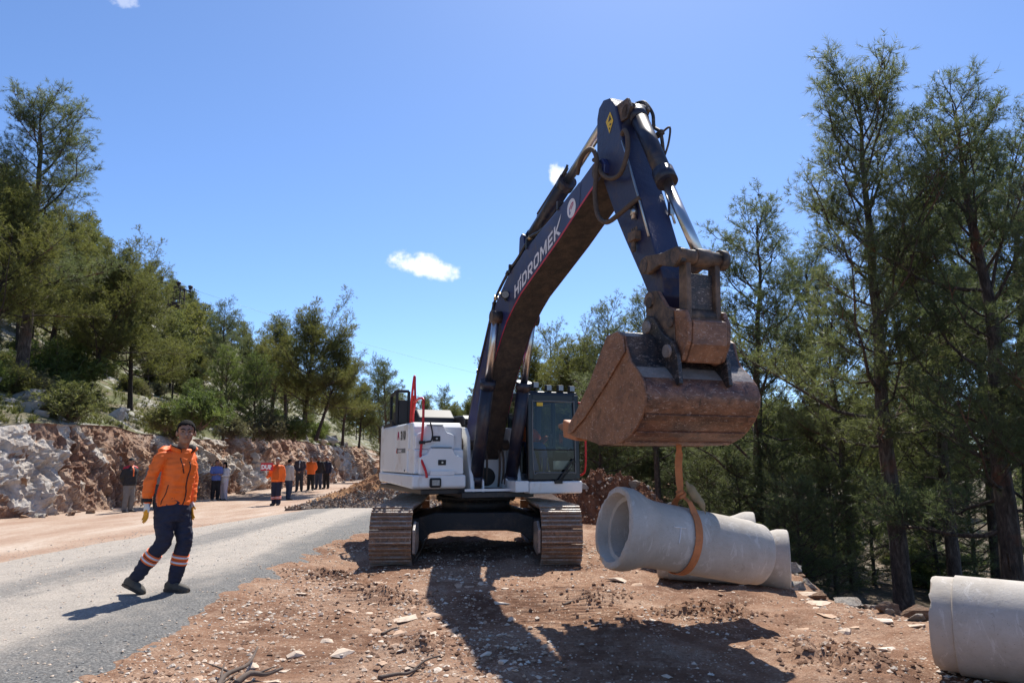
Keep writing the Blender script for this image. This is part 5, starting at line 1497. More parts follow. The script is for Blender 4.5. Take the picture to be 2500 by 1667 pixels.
def hand_shape(b, wrist, d, side, fwd, L=0.19, curl=0.25, voxel_r=1.0):
    """palm and five fingers; d = direction of the hand, fwd = thumb side"""
    d = Vector(d).normalized(); f = (Vector(fwd) - d * Vector(fwd).dot(d)).normalized(); nn = d.cross(f).normalized() * side
    w = Vector(wrist)
    b.loft([(w, f * 0.030, nn * 0.022), (w + d * L * 0.25, f * 0.040, nn * 0.022), (w + d * L * 0.5, f * 0.045, nn * 0.019), (w + d * L * 0.56, f * 0.042, nn * 0.015)], 12)
    for i, (off, ln) in enumerate(((0.034, 0.40), (0.012, 0.45), (-0.011, 0.42), (-0.033, 0.33))):
        p0 = w + d * L * 0.48 + f * off
        p1 = p0 + d * (L * ln * 0.45) + f * off * 0.12
        p2 = p1 + (d * math.cos(curl) + nn * math.sin(curl)) * (L * ln * 0.35)
        p3 = p2 + (d * math.cos(curl * 2) + nn * math.sin(curl * 2)) * (L * ln * 0.30)
        b.limb([p0, p1, p2, p3], [0.0105, 0.010, 0.0095, 0.008], 8, 2)
    t0 = w + d * L * 0.16 + f * 0.030
    b.limb([t0, t0 + d * L * 0.18 + f * 0.026, t0 + d * L * 0.36 + f * 0.034 + nn * 0.012], [0.014, 0.0115, 0.009], 8, 2)

def person(label, loc, J, W, garments, voxel=0.014, head_h=0.235, look=(0, -1, 0), face=(0, -1, 0), skin='skin', hair=None, cap=None, group=None, detail=False, gloves=None, shoes='shoe_dusty', seed=0, hold=None):
    """J: joint positions relative to loc. W: chest half width"""
    root = thing('person', label, 'person', loc, 0, group)
    J = {k: Vector(v) for k, v in J.items()}
    lat = (J['shL'] - J['shR']); lat.z = 0; lat.normalize(); fw = Vector((face[0], face[1], 0)).normalized()
    pel = (J['hipR'] + J['hipL']) / 2; nk = J['neck']
    # body: one continuous surface from head to feet
    b = Blob()
    at, rot, k = head_shape(b, J['head'], look, head_h)
    b.limb([nk + Vector((0, 0, -0.06)), nk, J['head'] + Vector((0, 0, -0.06))], [0.062, 0.056, 0.058], 12, 2)
    b.loft([(pel + Vector((0, 0, -0.06)), lat * 0.15, fw * 0.10), (pel + Vector((0, 0, 0.08)), lat * 0.145, fw * 0.10), (pel.lerp(nk, 0.5), lat * 0.14, fw * 0.095), (pel.lerp(nk, 0.8), lat * 0.165, fw * 0.105), (nk + Vector((0, 0, -0.05)), lat * 0.10, fw * 0.07)])
    for s in 'RL':
        b.limb([nk.lerp(J['sh' + s], 0.6) - Vector((0, 0, 0.03)), J['sh' + s]], [0.055, 0.052])
        b.limb([J['sh' + s], J['el' + s], J['wr' + s]], [0.050, 0.040, 0.027])
        b.limb([J['hip' + s], J['kn' + s], J['an' + s]], [0.078, 0.052, 0.036])
        tq = (J['toe' + s] - J['heel' + s]).normalized()
        b.limb([J['heel' + s] + Vector((0, 0, 0.04)) + tq * 0.04, J['toe' + s] + Vector((0, 0, 0.03)) - tq * 0.04], [0.03, 0.028])
        b.limb([J['an' + s], J['heel' + s] + Vector((0, 0, 0.05)) + tq * 0.05], [0.036, 0.032])
        if not gloves:
            hd = (J['hand' + s] - J['wr' + s]).normalized()
            hand_shape(b, J['wr' + s], hd, 1 if s == 'R' else -1, fw, 0.185, 0.35)
    body = b.fuse('body', skin, root, min(voxel, 0.011) if detail else voxel * 0.85, 2)
    P = {}
    # trousers
    tr = garments['trousers']
    b = Blob()
    b.loft([(pel + Vector((0, 0, -0.10)), lat * 0.165, fw * 0.125), (pel + Vector((0, 0, 0.0)), lat * 0.175, fw * 0.13), (pel + Vector((0, 0, 0.12)), lat * 0.165, fw * 0.122), (pel + Vector((0, 0, 0.17)), lat * 0.16, fw * 0.118)])
    for s in 'RL':
        wd = garments.get('leg', 1.0)
        b.limb([J['hip' + s] + Vector((0, 0, 0.0)), J['hip' + s].lerp(J['kn' + s], 0.5), J['kn' + s], J['kn' + s].lerp(J['an' + s], 0.55), J['an' + s] + Vector((0, 0, -0.01))], [0.105 * wd, 0.097 * wd, 0.082 * wd, 0.078 * wd, 0.072 * wd], 16, 3)
    tro = b.fuse('trousers', tr, root, voxel, 2, 0.007 if detail else 0.004, 10, seed + 1)
    if garments.get('bands'):
        for s in 'RL':
            a_, e_ = J['kn' + s], J['an' + s]; d = (e_ - a_).normalized()
            for c0 in ((0.40, 0.54) if detail else (0.45, 0.58)):
                m0 = a_.lerp(e_, c0)
                for (o0, o1, mt, rr) in ((-0.026, 0.026, 'band_orange', 0.0885), (-0.009, 0.011, 'reflective', 0.0905)):
                    q = MB(); q.tube([m0 + d * o0, m0 + d * o1], rr * garments.get('leg', 1.0), 22, True)
                    q.build('reflective_band', mt, tro)
    # upper garment
    tp = garments['top']; hem = garments.get('hem', 0.03); fat = garments.get('bulk', 1.0)
    b = Blob()
    hz = pel + Vector((0, 0, hem)); ch = pel.lerp(nk, 0.74)
    b.loft([(hz, lat * 0.195 * fat, fw * 0.150 * fat), (hz + Vector((0, 0, 0.10)), lat * 0.195 * fat, fw * 0.152 * fat), (pel.lerp(nk, 0.5) + fw * 0.01, lat * 0.195 * fat, fw * 0.150 * fat), (ch + fw * 0.01, lat * 0.205 * fat, fw * 0.148 * fat), (pel.lerp(nk, 0.90), lat * 0.165 * fat, fw * 0.118 * fat), (nk + Vector((0, 0, 0.0)), lat * 0.085, fw * 0.080)])
    slv = garments.get('sleeve', 'long')
    for s in 'RL':
        end = J['wr' + s] if slv == 'long' else J['sh' + s].lerp(J['el' + s], 0.75)
        b.limb([nk.lerp(J['sh' + s], 0.5) - Vector((0, 0, 0.04)), J['sh' + s] - Vector((0, 0, 0.015))], [0.070 * fat, 0.076 * fat])
        if slv == 'long':
            b.limb([J['sh' + s] - Vector((0, 0, 0.015)), J['sh' + s].lerp(J['el' + s], 0.5), J['el' + s], J['el' + s].lerp(J['wr' + s], 0.5), end], [0.078 * fat, 0.075 * fat, 0.066 * fat, 0.060 * fat, 0.054 * fat], 14, 3)
        else:
            b.limb([J['sh' + s] - Vector((0, 0, 0.015)), end], [0.076 * fat, 0.070 * fat])
    P['top'] = b.fuse(garments.get('top_name', 'jacket'), tp, root, voxel, 2, 0.013 if detail else 0.006, 6.5, seed + 5)
    if garments.get('shirt'):
        # strip of shirt showing in the open front
        q = Blob()
        wv = garments.get('shirt_w', 0.07); lo = garments.get('shirt_lo', 0.12)
        up = nk - Vector((0, 0, 0.0)); dn = pel.lerp(nk, lo)
        q.loft([(dn + fw * 0.128 * fat, lat * wv, fw * 0.035), (pel.lerp(nk, 0.5) + fw * 0.135 * fat, lat * wv, fw * 0.035), (pel.lerp(nk, 0.80) + fw * 0.125 * fat, lat * wv, fw * 0.035), (up + fw * 0.055, lat * 0.05, fw * 0.035)], 12)
        q.build('shirt', garments['shirt'], root)
    # shoes
    for s in 'RL':
        b = Blob(); h_, t_ = J['heel' + s], J['toe' + s]; d = (t_ - h_).normalized(); upv = (Vector((0, 0, 1)) - d * d.z).normalized(); sd = d.cross(upv)
        L_ = (t_ - h_).length
        b.loft([(h_ + upv * 0.045, sd * 0.030, upv * 0.043), (h_ + d * 0.04 + upv * 0.052, sd * 0.038, upv * 0.052), (h_ + d * L_ * 0.5 + upv * 0.045, sd * 0.042, upv * 0.045), (h_ + d * L_ * 0.78 + upv * 0.036, sd * 0.048, upv * 0.036), (t_ - d * 0.02 + upv * 0.027, sd * 0.036, upv * 0.026), (t_ + upv * 0.022, sd * 0.018, upv * 0.016)], 14)
        b.limb([J['an' + s] + Vector((0, 0, 0.01)), h_ + d * 0.065 + upv * 0.07], [0.052, 0.050])
        so = b.fuse('shoe', shoes, root, min(voxel, 0.012), 2)
        if detail:
            q = MB(); q.add([h_ + d * t0_ + sd * (w0 * e) + upv * u0 for u0 in (-0.004, 0.022) for (t0_, w0) in ((-0.005, 0.028), (0.05, 0.043), (L_ * 0.55, 0.045), (L_ * 0.8, 0.052), (L_, 0.024)) for e in (-1, 1)],
                             [(0, 1, 3, 2), (2, 3, 5, 4), (4, 5, 7, 6), (6, 7, 9, 8), (10, 12, 13, 11), (12, 14, 15, 13), (14, 16, 17, 15), (16, 18, 19, 17)] + [(2 * i, 2 * i + 2, 2 * i + 12, 2 * i + 10) for i in range(4)] + [(2 * i + 1, 2 * i + 11, 2 * i + 13, 2 * i + 3) for i in range(4)] + [(0, 10, 11, 1), (8, 9, 19, 18)])
            q.build('sole', 'rubber', so)
    if gloves:
        for s in 'RL':
            b = Blob(); hd = (J['hand' + s] - J['wr' + s]).normalized()
            b.limb([J['wr' + s] - hd * 0.03, J['wr' + s] + hd * 0.02], [0.036, 0.034])
            hand_shape(b, J['wr' + s], hd, 1 if s == 'R' else -1, J.get('thumb' + s, fw), 0.235, 0.28)
            g_ = b.fuse('glove', gloves[0], root, 0.006, 2)
            g_.data.materials.append(MAT[gloves[1]])
            mi = []
            for p in g_.data.polygons:
                mi.append(1 if (p.center - J['wr' + s]).dot(hd) > 0.10 + 0.012 * math.sin(p.center.x * 90) else 0)
            g_.data.polygons.foreach_set('material_index', mi)
    if hair:
        mt, kind = hair
        b = Blob()
        if kind == 'short':
            # cropped hair: a shell following the skull, open at face, ears and nape
            n1, n2_ = 56, 34
            vs, keep = [], {}
            _th = np.repeat(np.arange(n2_ + 1) * math.pi / n2_, n1); _ph = np.tile(np.arange(n1) * 2 * math.pi / n1, n2_ + 1)
            _jit = fbm(np.stack([np.sin(_th) * np.cos(_ph) * 9 + seed, np.sin(_th) * np.sin(_ph) * 9, np.cos(_th) * 9], 1), 2, seed)
            for i in range(n2_ + 1):
                th = math.pi * i / n2_
                for kk in range(n1):
                    ph = 2 * math.pi * kk / n1
                    x_, y_, z_ = math.sin(th) * math.cos(ph), math.sin(th) * math.sin(ph), math.cos(th)
                    jit = float(_jit[len(vs)])
                    bulk_ = 1.035 + 0.035 * max(0, z_) + 0.022 * jit
                    lx, ly, lz = x_ * 0.0795 * bulk_, -0.012 + y_ * 0.096 * bulk_, 0.030 + z_ * 0.090 * bulk_
                    line = np.interp(ly, [-0.11, -0.045, -0.015, 0.020, 0.034, 0.060, 0.09], [-0.055, -0.045, 0.016, -0.016, 0.040, 0.066, 0.073])
                    keep[len(vs)] = lz > line + 0.006 * jit
                    vs.append(at(lx, ly, lz))
            fs = []
            for i in range(n2_):
                for kk in range(n1):
                    f_ = (i * n1 + kk, (i + 1) * n1 + kk, (i + 1) * n1 + (kk + 1) % n1, i * n1 + (kk + 1) % n1)
                    if all(keep[v_] for v_ in f_): fs.append(f_)
            b.add(vs, fs, True)
            ho = b.build('hair', mt, root)
            bm = bmesh.new(); bm.from_mesh(ho.data); bmesh.ops.remove_doubles(bm, verts=bm.verts, dist=0.0005)
            for v_ in [v_ for v_ in bm.verts if not v_.link_faces]: bm.verts.remove(v_)
            bm.to_mesh(ho.data); bm.free()
            md = ho.modifiers.new('thickness', 'SOLIDIFY'); md.thickness = 0.008; md.offset = -1
            b = None
        else:
            b.ell(at(0, -0.015, 0.05), (0.086 * k, 0.100 * k, 0.078 * k), rot)
            b.ell(at(0, -0.05, -0.05), (0.092 * k, 0.062 * k, 0.13 * k), rot)
            for e in (-1, 1): b.limb([at(e * 0.075, 0.01, 0.03), at(e * 0.085, 0.01, -0.08), at(e * 0.08, 0.02, -0.19)], [0.022 * k, 0.026 * k, 0.018 * k], 8)
        if b is not None: b.fuse('hair', mt, root, 0.012, 1, 0.003, 40, seed)
    if cap:
        b = Blob()
        b.ell(at(0, -0.012, 0.055), (0.087 * k, 0.104 * k, 0.075 * k), rot)
        b.loft([(at(0, 0.06, 0.055), rot @ Vector((0.07 * k, 0, 0)), Vector((0, 0, 0.010))), (at(0, 0.12, 0.048), rot @ Vector((0.062 * k, 0, 0)), Vector((0, 0, 0.008))), (at(0, 0.165, 0.036), rot @ Vector((0.035 * k, 0, 0)), Vector((0, 0, 0.006)))], 12)
        b.fuse('cap', cap, root, 0.009, 1)
    if detail:
        for e in (-1, 1):
            b = Blob(); b.ell(at(e * 0.031, 0.0815, 0.008), (0.0125 * k, 0.007 * k, 0.0055 * k), rot, 10); b.build('eye', 'eye_dark', body)
            b = Blob(); b.limb([at(e * 0.013, 0.0915, 0.026), at(e * 0.032, 0.0925, 0.033), at(e * 0.052, 0.079, 0.027)], [0.0045, 0.0055, 0.0035], 6); b.build('eyebrow', 'hair_black', body)
        b = Blob(); b.limb([at(-0.024, 0.0905, -0.056), at(0, 0.0965, -0.055), at(0.024, 0.0905, -0.056)], [0.003, 0.0055, 0.003], 6); b.build('mouth', 'lip', body)
    return root, J, at, P, body

# --- the worker walking on the road
WJ = dict(head=(0.118, -0.03, 1.672), neck=(0.065, 0.02, 1.49), shR=(-0.095, -0.105, 1.415), shL=(0.085, 0.165, 1.425), elR=(-0.150, -0.18, 1.19), wrR=(-0.172, -0.185, 0.955), handR=(-0.168, -0.185, 0.78),
          elL=(0.10, 0.24, 1.18), wrL=(0.135, 0.17, 0.95), handL=(0.165, 0.12, 0.78), hipR=(-0.03, -0.085, 0.84), hipL=(0.075, 0.075, 0.84), knR=(-0.01, -0.08, 0.53), anR=(-0.275, -0.06, 0.185), heelR=(-0.410, -0.055, 0.085), toeR=(-0.17, -0.09, -0.005),
          knL=(0.145, 0.055, 0.515), anL=(0.065, 0.07, 0.13), heelL=(-0.03, 0.075, 0.005), toeL=(0.25, 0.01, 0.005), thumbR=(0.8, -0.6, 0))
wz = float(gz0(np.array([-3.75]), np.array([8.18]))[0]) + 0.022
root, J, at, P, body = person('worker in bright orange jacket, navy trousers and work gloves walking on the road', (-3.80, 8.18, wz + 0.004), WJ, 0.2,
    dict(trousers='cloth_navy', bands=True, top='jacket_orange', hem=0.055, bulk=0.86, leg=0.97), voxel=0.0095, head_h=0.262, look=(0.48, -1, -0.0), face=(0.80, -0.60, 0), hair=('hair_black', 'short'), detail=True, gloves=('glove_white', 'glove_yellow'), seed=3)
root.scale = (1.04, 1.04, 1.035)
jk = P['top']
nk = J['neck']; pel = (J['hipR'] + J['hipL']) / 2
fw = Vector((0.80, -0.60, 0)).normalized(); lat = Vector((0.60, 0.80, 0)).normalized()
# collar standing open with dark lining, hood rolled on the back
def collar(name, mat, r0, r1, z0, z1, a0, a1, par, th=0.012, flare=0.0):
    q = MB(); vs = []; n_ = 15
    for i in range(n_):
        a = a0 + (a1 - a0) * i / (n_ - 1)
        dr = (fw * math.cos(a) * 0.95 + lat * math.sin(a))
        fl = flare * (abs(i / (n_ - 1) - 0.5) * 2) ** 3
        for (rr, zz) in ((r0, z0), (r1 + fl, z1 - fl * 0.8), (r1 + th + fl, z1 - fl * 0.8), (r0 + th, z0)):
            vs.append(nk + dr * rr + Vector((0, 0, zz)))
    fs = []
    for i in range(n_ - 1):
        for k_ in range(4): fs.append((i * 4 + k_, i * 4 + (k_ + 1) % 4, i * 4 + 4 + (k_ + 1) % 4, i * 4 + 4 + k_))
    fs += [(0, 1, 2, 3), tuple((n_ - 1) * 4 + t for t in (3, 2, 1, 0))]
    q.add(vs, fs, True); return q.build(name, mat, par)
collar('collar', 'jacket_orange', 0.088, 0.104, -0.055, 0.055, 0.55, 2 * math.pi - 0.55, jk, 0.014, 0.07)
collar('collar_lining', 'cloth_black', 0.080, 0.096, -0.05, 0.062, 0.50, 2 * math.pi - 0.50, jk, 0.010, 0.065)
b = Blob()
hb = nk - fw * 0.125 - lat * 0.03 + Vector((0, 0, -0.015))
b.limb([hb + lat * 0.14 + fw * 0.05, hb + lat * 0.08, hb, hb - lat * 0.09, hb - lat * 0.15 + fw * 0.06], [0.036, 0.050, 0.056, 0.056, 0.044], 12, 3)
b.ell(hb - fw * 0.02 - Vector((0, 0, 0.05)), (0.10, 0.07, 0.06))
b.fuse('hood', 'jacket_orange', jk, 0.010, 2, 0.007, 12, 8)
q = Blob(); q.loft([(nk + fw * 0.060 - Vector((0, 0, 0.10)), lat * 0.035, fw * 0.05), (nk + fw * 0.040 - Vector((0, 0, 0.03)), lat * 0.050, fw * 0.042), (nk + fw * 0.018 + Vector((0, 0, 0.012)), lat * 0.062, fw * 0.052)], 14); q.build('undershirt', 'cloth_navy', root)
def on_jacket(z, side_off, extra=0.0):
    """point on the jacket front: shoot a ray at the fused mesh"""
    c = pel.lerp(nk, (z - pel.z) / (nk.z - pel.z)); o_ = c + lat * side_off + fw * 0.6
    hit, lo_, no_, _ = jk.ray_cast(o_, -fw)
    return (lo_ if hit else c + fw * 0.15) + fw * (0.004 + extra)
def jline(name, mat, pts, r_):
    q = MB(); q.tube([on_jacket(z, s) for z, s in pts], r_, 6); q.build(name, mat, jk)
jline('zip', 'cloth_black', [(1.36 - 0.045 * i, 0.035 + 0.01 * math.sin(i)) for i in range(11)], 0.006)
jline('pocket_zip', 'cloth_black', [(1.40 - 0.04 * i, -0.07 + 0.012 * i) for i in range(5)], 0.005)
jline('pocket_zip', 'cloth_black', [(1.12 - 0.04 * i, -0.145 - 0.006 * i) for i in range(6)], 0.004)
q = Blob(); q.tube([J['wrR'] + Vector((0, 0, 0.025)), J['wrR'] - Vector((0, 0, 0.012))], 0.052, 16); q.build('cuff', 'cloth_black', jk)

# --- standing figures by the rock cut
def stand(h=1.72, face=0.0, legs='apart', arms='down', lean=0.0, step=0.0):
    """joints for a standing person facing -Y turned by face degrees"""
    k = h / 1.75
    def p(x, y, z): return (x * k, y * k, z * k)
    Jd = dict(head=p(0, -0.025, 1.625), neck=p(0, 0, 1.475), shR=p(-0.18, 0, 1.40), shL=p(0.18, 0, 1.40), hipR=p(-0.085, 0, 0.88), hipL=p(0.085, 0, 0.88),
              knR=p(-0.10, -0.02, 0.49), knL=p(0.10, -0.02 - step * 0.5, 0.49), anR=p(-0.11, 0.02 + step * 0.5, 0.10), anL=p(0.11, 0.02 - step, 0.10))
    for s, e in (('R', -1), ('L', 1)):
        a = Jd['an' + s]
        Jd['heel' + s] = (a[0], a[1] + 0.05, 0.0); Jd['toe' + s] = (a[0] + e * 0.04, a[1] - 0.20, 0.0)
    if arms == 'down':
        for s, e in (('R', -1), ('L', 1)):
            Jd['el' + s] = p(e * 0.23, 0.02, 1.12); Jd['wr' + s] = p(e * 0.23, -0.04, 0.87); Jd['hand' + s] = p(e * 0.22, -0.07, 0.70)
    elif arms == 'clasped':
        for s, e in (('R', -1), ('L', 1)):
            Jd['el' + s] = p(e * 0.235, 0.0, 1.14); Jd['wr' + s] = p(e * 0.075, -0.19, 0.97); Jd['hand' + s] = p(e * -0.03, -0.23, 0.90)
    elif arms == 'phone':
        for s, e in (('R', -1), ('L', 1)):
            Jd['el' + s] = p(e * 0.225, -0.01, 1.13); Jd['wr' + s] = p(e * 0.07, -0.25, 1.12); Jd['hand' + s] = p(e * 0.0, -0.36, 1.15)
    elif arms == 'back':
        for s, e in (('R', -1), ('L', 1)):
            Jd['el' + s] = p(e * 0.24, 0.06, 1.14); Jd['wr' + s] = p(e * 0.10, 0.16, 0.96); Jd['hand' + s] = p(e * -0.02, 0.19, 0.90)
    elif arms == 'sign':
        Jd['elL'] = p(0.25, 0.02, 1.13); Jd['wrL'] = p(0.27, -0.06, 0.90); Jd['handL'] = p(0.27, -0.10, 0.73)
        Jd['elR'] = p(-0.27, -0.02, 1.14); Jd['wrR'] = p(-0.27, -0.22, 1.04); Jd['handR'] = p(-0.26, -0.32, 1.16)
    M = Matrix.Rotation(R(face), 3, 'Z')
    return {q_: M @ Vector(v) for q_, v in Jd.items()}, tuple(M @ Vector((0, -1, 0)))
def gzz(x, y): return float(gz(np.array([x]), np.array([y]))[0])
def by_px(px, d): return (px - 1250) / 1750.0 * d
PE = []
def put(label, x, y, h, face, arms, garments, look=None, **kw):
    Jd, f_ = stand(h, face, arms=arms, step=kw.pop('step', 0.0))
    r_ = person(label, (x, y, gzz(x, y) - 0.005), Jd, 0.2, garments, voxel=0.019, head_h=0.235 * h / 1.75, look=look or f_, face=f_, **kw)
    PE.append(r_)
    return r_
put('man in black cap and dark jacket with red shoulders standing by the rock face', -12.15, 23.2, 1.70, 62, 'back', dict(trousers='cloth_grey', top='cloth_black', hem=-0.02, bulk=1.05, shirt='band_orange', shirt_w=0.035, shirt_lo=0.45), cap='cloth_black', seed=11)
put('man in light blue shirt and black trousers holding a phone', by_px(545, 30.7), 30.5, 1.68, 35, 'phone', dict(trousers='cloth_black', top='cloth_blue', top_name='shirt', hem=-0.02, sleeve='short', bulk=0.95), hair=('hair_black', 'short'), seed=12)
put('woman in white blouse, pale trousers and sunglasses beside the man in blue', by_px(565, 31.1), 30.9, 1.60, -25, 'phone', dict(trousers='cloth_pink', top='cloth_white', top_name='blouse', hem=-0.05, bulk=0.88, leg=1.05), hair=('hair_black', 'long'), skin='skin_light', seed=13)
sg = put('worker in open orange jacket and orange shirt holding up a small red sign', by_px(691, 26.8), 26.6, 1.72, -8, 'sign', dict(trousers='cloth_navy', bands=True, top='jacket_orange', hem=-0.02, bulk=1.10, shirt='shirt_orange', shirt_w=0.13, shirt_lo=0.10, leg=1.15), hair=('hair_grey', 'short'), step=0.06, seed=14)
put('man in beige jacket and dark jeans seen from behind near the sign holder', by_px(718, 31.4), 31.2, 1.74, 150, 'down', dict(trousers='cloth_jeans', top='cloth_beige', hem=-0.04), hair=('hair_black', 'short'), shoes='shoe_brown', step=0.10, seed=15)
put('man in plum suit and white shirt with clasped hands', by_px(743, 36.2), 36.0, 1.78, 8, 'clasped', dict(trousers='cloth_charcoal', top='cloth_plum', hem=-0.06, shirt='cloth_white', shirt_w=0.035, shirt_lo=0.40), hair=('hair_black', 'short'), skin='skin_light', seed=16)
put('man in zipped orange jacket and black trousers standing with hands behind back', by_px(770, 36.9), 36.7, 1.70, 5, 'back', dict(trousers='cloth_black', top='jacket_orange', hem=-0.05, bulk=1.03), hair=('hair_grey', 'short'), seed=17)
put('man all in black and jeans half hidden beside the orange jacket', by_px(787, 38.3), 38.2, 1.72, -12, 'back', dict(trousers='cloth_jeans', top='cloth_black', hem=-0.04), hair=('hair_grey', 'short'), seed=18)
put('man in dark open jacket and checked shirt at the end of the group', by_px(807, 38.9), 38.7, 1.70, -15, 'down', dict(trousers='cloth_black', top='cloth_navy', hem=-0.04, shirt='cloth_plum', shirt_w=0.06, shirt_lo=0.15), hair=('hair_grey', 'short'), seed=19)
put('man in grey jacket mostly hidden behind the walking worker', by_px(398, 24.6), 24.4, 1.68, 40, 'down', dict(trousers='cloth_charcoal', top='cloth_grey', hem=-0.02), hair=('hair_black', 'short'), seed=20)
# sunglasses on the woman, red yoke on the capped man
r_w, J_w, at_w, P_w, b_w = PE[2]
q = MB(); q.tube([at_w(-0.055, 0.088, 0.012), at_w(0.055, 0.088, 0.012)], 0.019, 10); q.build('sunglasses', 'eye_dark', r_w)
r_c, J_c, at_c, P_c, b_c = PE[0]
q = Blob(); 
for s in 'RL': q.limb([J_c['neck'].lerp(J_c['sh' + s], 0.35) + Vector((0, 0, -0.005)), J_c['sh' + s] + Vector((0, 0, -0.01))], [0.068, 0.082], 12)
q.fuse('shoulder_yoke', 'sign_red', P_c['top'], 0.016, 2)
# the hand-held sign
r_s, J_s, at_s, P_s, b_s = PE[3]
sp_ = Vector(r_s.location) + J_s['handR'] + Vector((0.0, -0.02, 0.10))
sign = thing('hand_sign', 'small red and white hand sign reading DUR held by the orange worker', 'sign', sp_)
q = MB(); q.box((0, 0, 0.14), (0.44, 0.012, 0.28)); bd = q.build('board', 'sign_red', sign)
tme = text_mesh('DUR', 0.20, 0.012)
q = MB(); w_ = max(v.co.x for v in tme.vertices)
q.add([((v.co.x - w_ / 2) * 0.92, -0.0085, 0.065 + v.co.y) for v in tme.vertices], [list(p.vertices) for p in tme.polygons]); q.build('lettering', 'sign_white', bd)
q = MB(); q.tube([(0, 0.0, 0.02), (0, 0.0, -0.16)], 0.014, 8); q.build('handle', 'sign_white', sign)

# --- operator inside the cab
def oc(r_, b_, z_): return tuple(up_T(Vector((r_, b_, z_))))
OJ = dict(head=oc(0.20, 0.88, 2.27), neck=oc(0.14, 0.88, 2.12), shR=oc(0.13, 0.70, 2.05), shL=oc(0.13, 1.06, 2.05), elR=oc(0.26, 0.63, 1.84), elL=oc(0.26, 1.13, 1.84), wrR=oc(0.50, 0.64, 1.92), wrL=oc(0.50, 1.14, 1.92), handR=oc(0.62, 0.63, 1.94), handL=oc(0.62, 1.17, 1.94),
          hipR=oc(0.16, 0.80, 1.76), hipL=oc(0.16, 0.96, 1.76), knR=oc(0.62, 0.76, 1.74), knL=oc(0.62, 1.00, 1.74), anR=oc(0.86, 0.78, 1.36), anL=oc(0.86, 0.98, 1.36), heelR=oc(0.82, 0.78, 1.26), heelL=oc(0.82, 0.98, 1.26), toeR=oc(1.06, 0.77, 1.28), toeL=oc(1.06, 0.99, 1.28))
fo = up_T(Vector((1, 0, 0)))
person('operator in orange work clothes sitting in the excavator cab', EX_C, OJ, 0.2, dict(trousers='cloth_blue', top='jacket_orange', hem=0.02, bulk=0.92), voxel=0.018, head_h=0.22, look=tuple(fo), face=tuple(fo), hair=('hair_black', 'short'), seed=30)

# ---------------------------------------------------------------- vegetation
def leaf_mat(name, c1, c2, trans=0.35, rough=0.55, tint=None):
    m, nt, b = new_mat(name)
    v = coords(nt)
    f = noise(nt, v, 1.3, 5, 0.65)
    ge = nd(nt, 'ShaderNodeNewGeometry')
    oi = nd(nt, 'ShaderNodeObjectInfo')
    c = ramp(nt, f, [(0.3, c1), (0.7, c2)])
    k = ramp(nt, ge.outputs['Random Per Island'], [(0.0, (0.72, 0.74, 0.72)), (0.7, (1.0, 1.0, 1.0)), (1.0, (1.35, 1.30, 1.15))])
    c = mixc(nt, 1.0, c, k, 'MULTIPLY')
    t = ramp(nt, oi.outputs['Random'], [(0.0, (0.82, 0.86, 0.86)), (1.0, (1.12, 1.06, 0.92))])
    c = mixc(nt, 1.0, c, t, 'MULTIPLY')
    setc(nt, b, c)
    b.inputs['Roughness'].default_value = rough
    b.inputs['Specular IOR Level'].default_value = 0.35
    tr = nd(nt, 'ShaderNodeBsdfTranslucent')
    nt.links.new(mixc(nt, 1.0, c, (1.15, 1.2, 0.8), 'MULTIPLY'), tr.inputs[0])
    mx = nd(nt, 'ShaderNodeMixShader'); mx.inputs[0].default_value = trans
    nt.links.new(b.outputs[0], mx.inputs[1]); nt.links.new(tr.outputs[0], mx.inputs[2])
    nt.links.new(mx.outputs[0], nt.nodes['Material Output'].inputs[0])
    MAT[name] = m
leaf_mat('needles', (0.100, 0.120, 0.066), (0.160, 0.178, 0.104), 0.58, 0.5)
leaf_mat('needles_olive', (0.112, 0.124, 0.048), (0.185, 0.185, 0.075), 0.58, 0.5)
leaf_mat('needles_bright', (0.10, 0.14, 0.048), (0.16, 0.195, 0.070), 0.55, 0.5)
leaf_mat('shrub_leaf', (0.125, 0.135, 0.058), (0.215, 0.215, 0.095), 0.5, 0.55)
leaf_mat('shrub_grey', (0.125, 0.125, 0.085), (0.21, 0.20, 0.14), 0.45, 0.6)
leaf_mat('shrub_green', (0.105, 0.140, 0.050), (0.175, 0.21, 0.075), 0.5, 0.5)
leaf_mat('grass_leaf', (0.10, 0.115, 0.035), (0.20, 0.20, 0.075), 0.35, 0.6)
def bark_mat(name, c1, c2, c3):
    m, nt, b = new_mat(name)
    v = coords(nt, scale=(1, 1, 0.28))
    f = noise(nt, v, 14, 8, 0.72, 0.5)
    f0 = noise(nt, coords(nt), 1.1, 4, 0.6)
    c = ramp(nt, f, [(0.32, c1), (0.5, c2), (0.68, c3)])
    c = mixc(nt, ramp(nt, f0, [(0.54, 0), (0.66, 0.6)]), c, (0.22, 0.085, 0.042))
    setc(nt, b, c); b.inputs['Roughness'].default_value = 0.95
    bump(nt, b, f, 1.0, 0.05); MAT[name] = m
bark_mat('bark', (0.022, 0.016, 0.013), (0.075, 0.054, 0.043), (0.17, 0.135, 0.11))
bark_mat('bark_dark', (0.014, 0.011, 0.009), (0.045, 0.034, 0.028), (0.10, 0.08, 0.066))
simple('cone', (0.028, 0.018, 0.014), 0.8)
simple('twig', (0.11, 0.08, 0.062), 0.9, var=0.3, vscale=10)

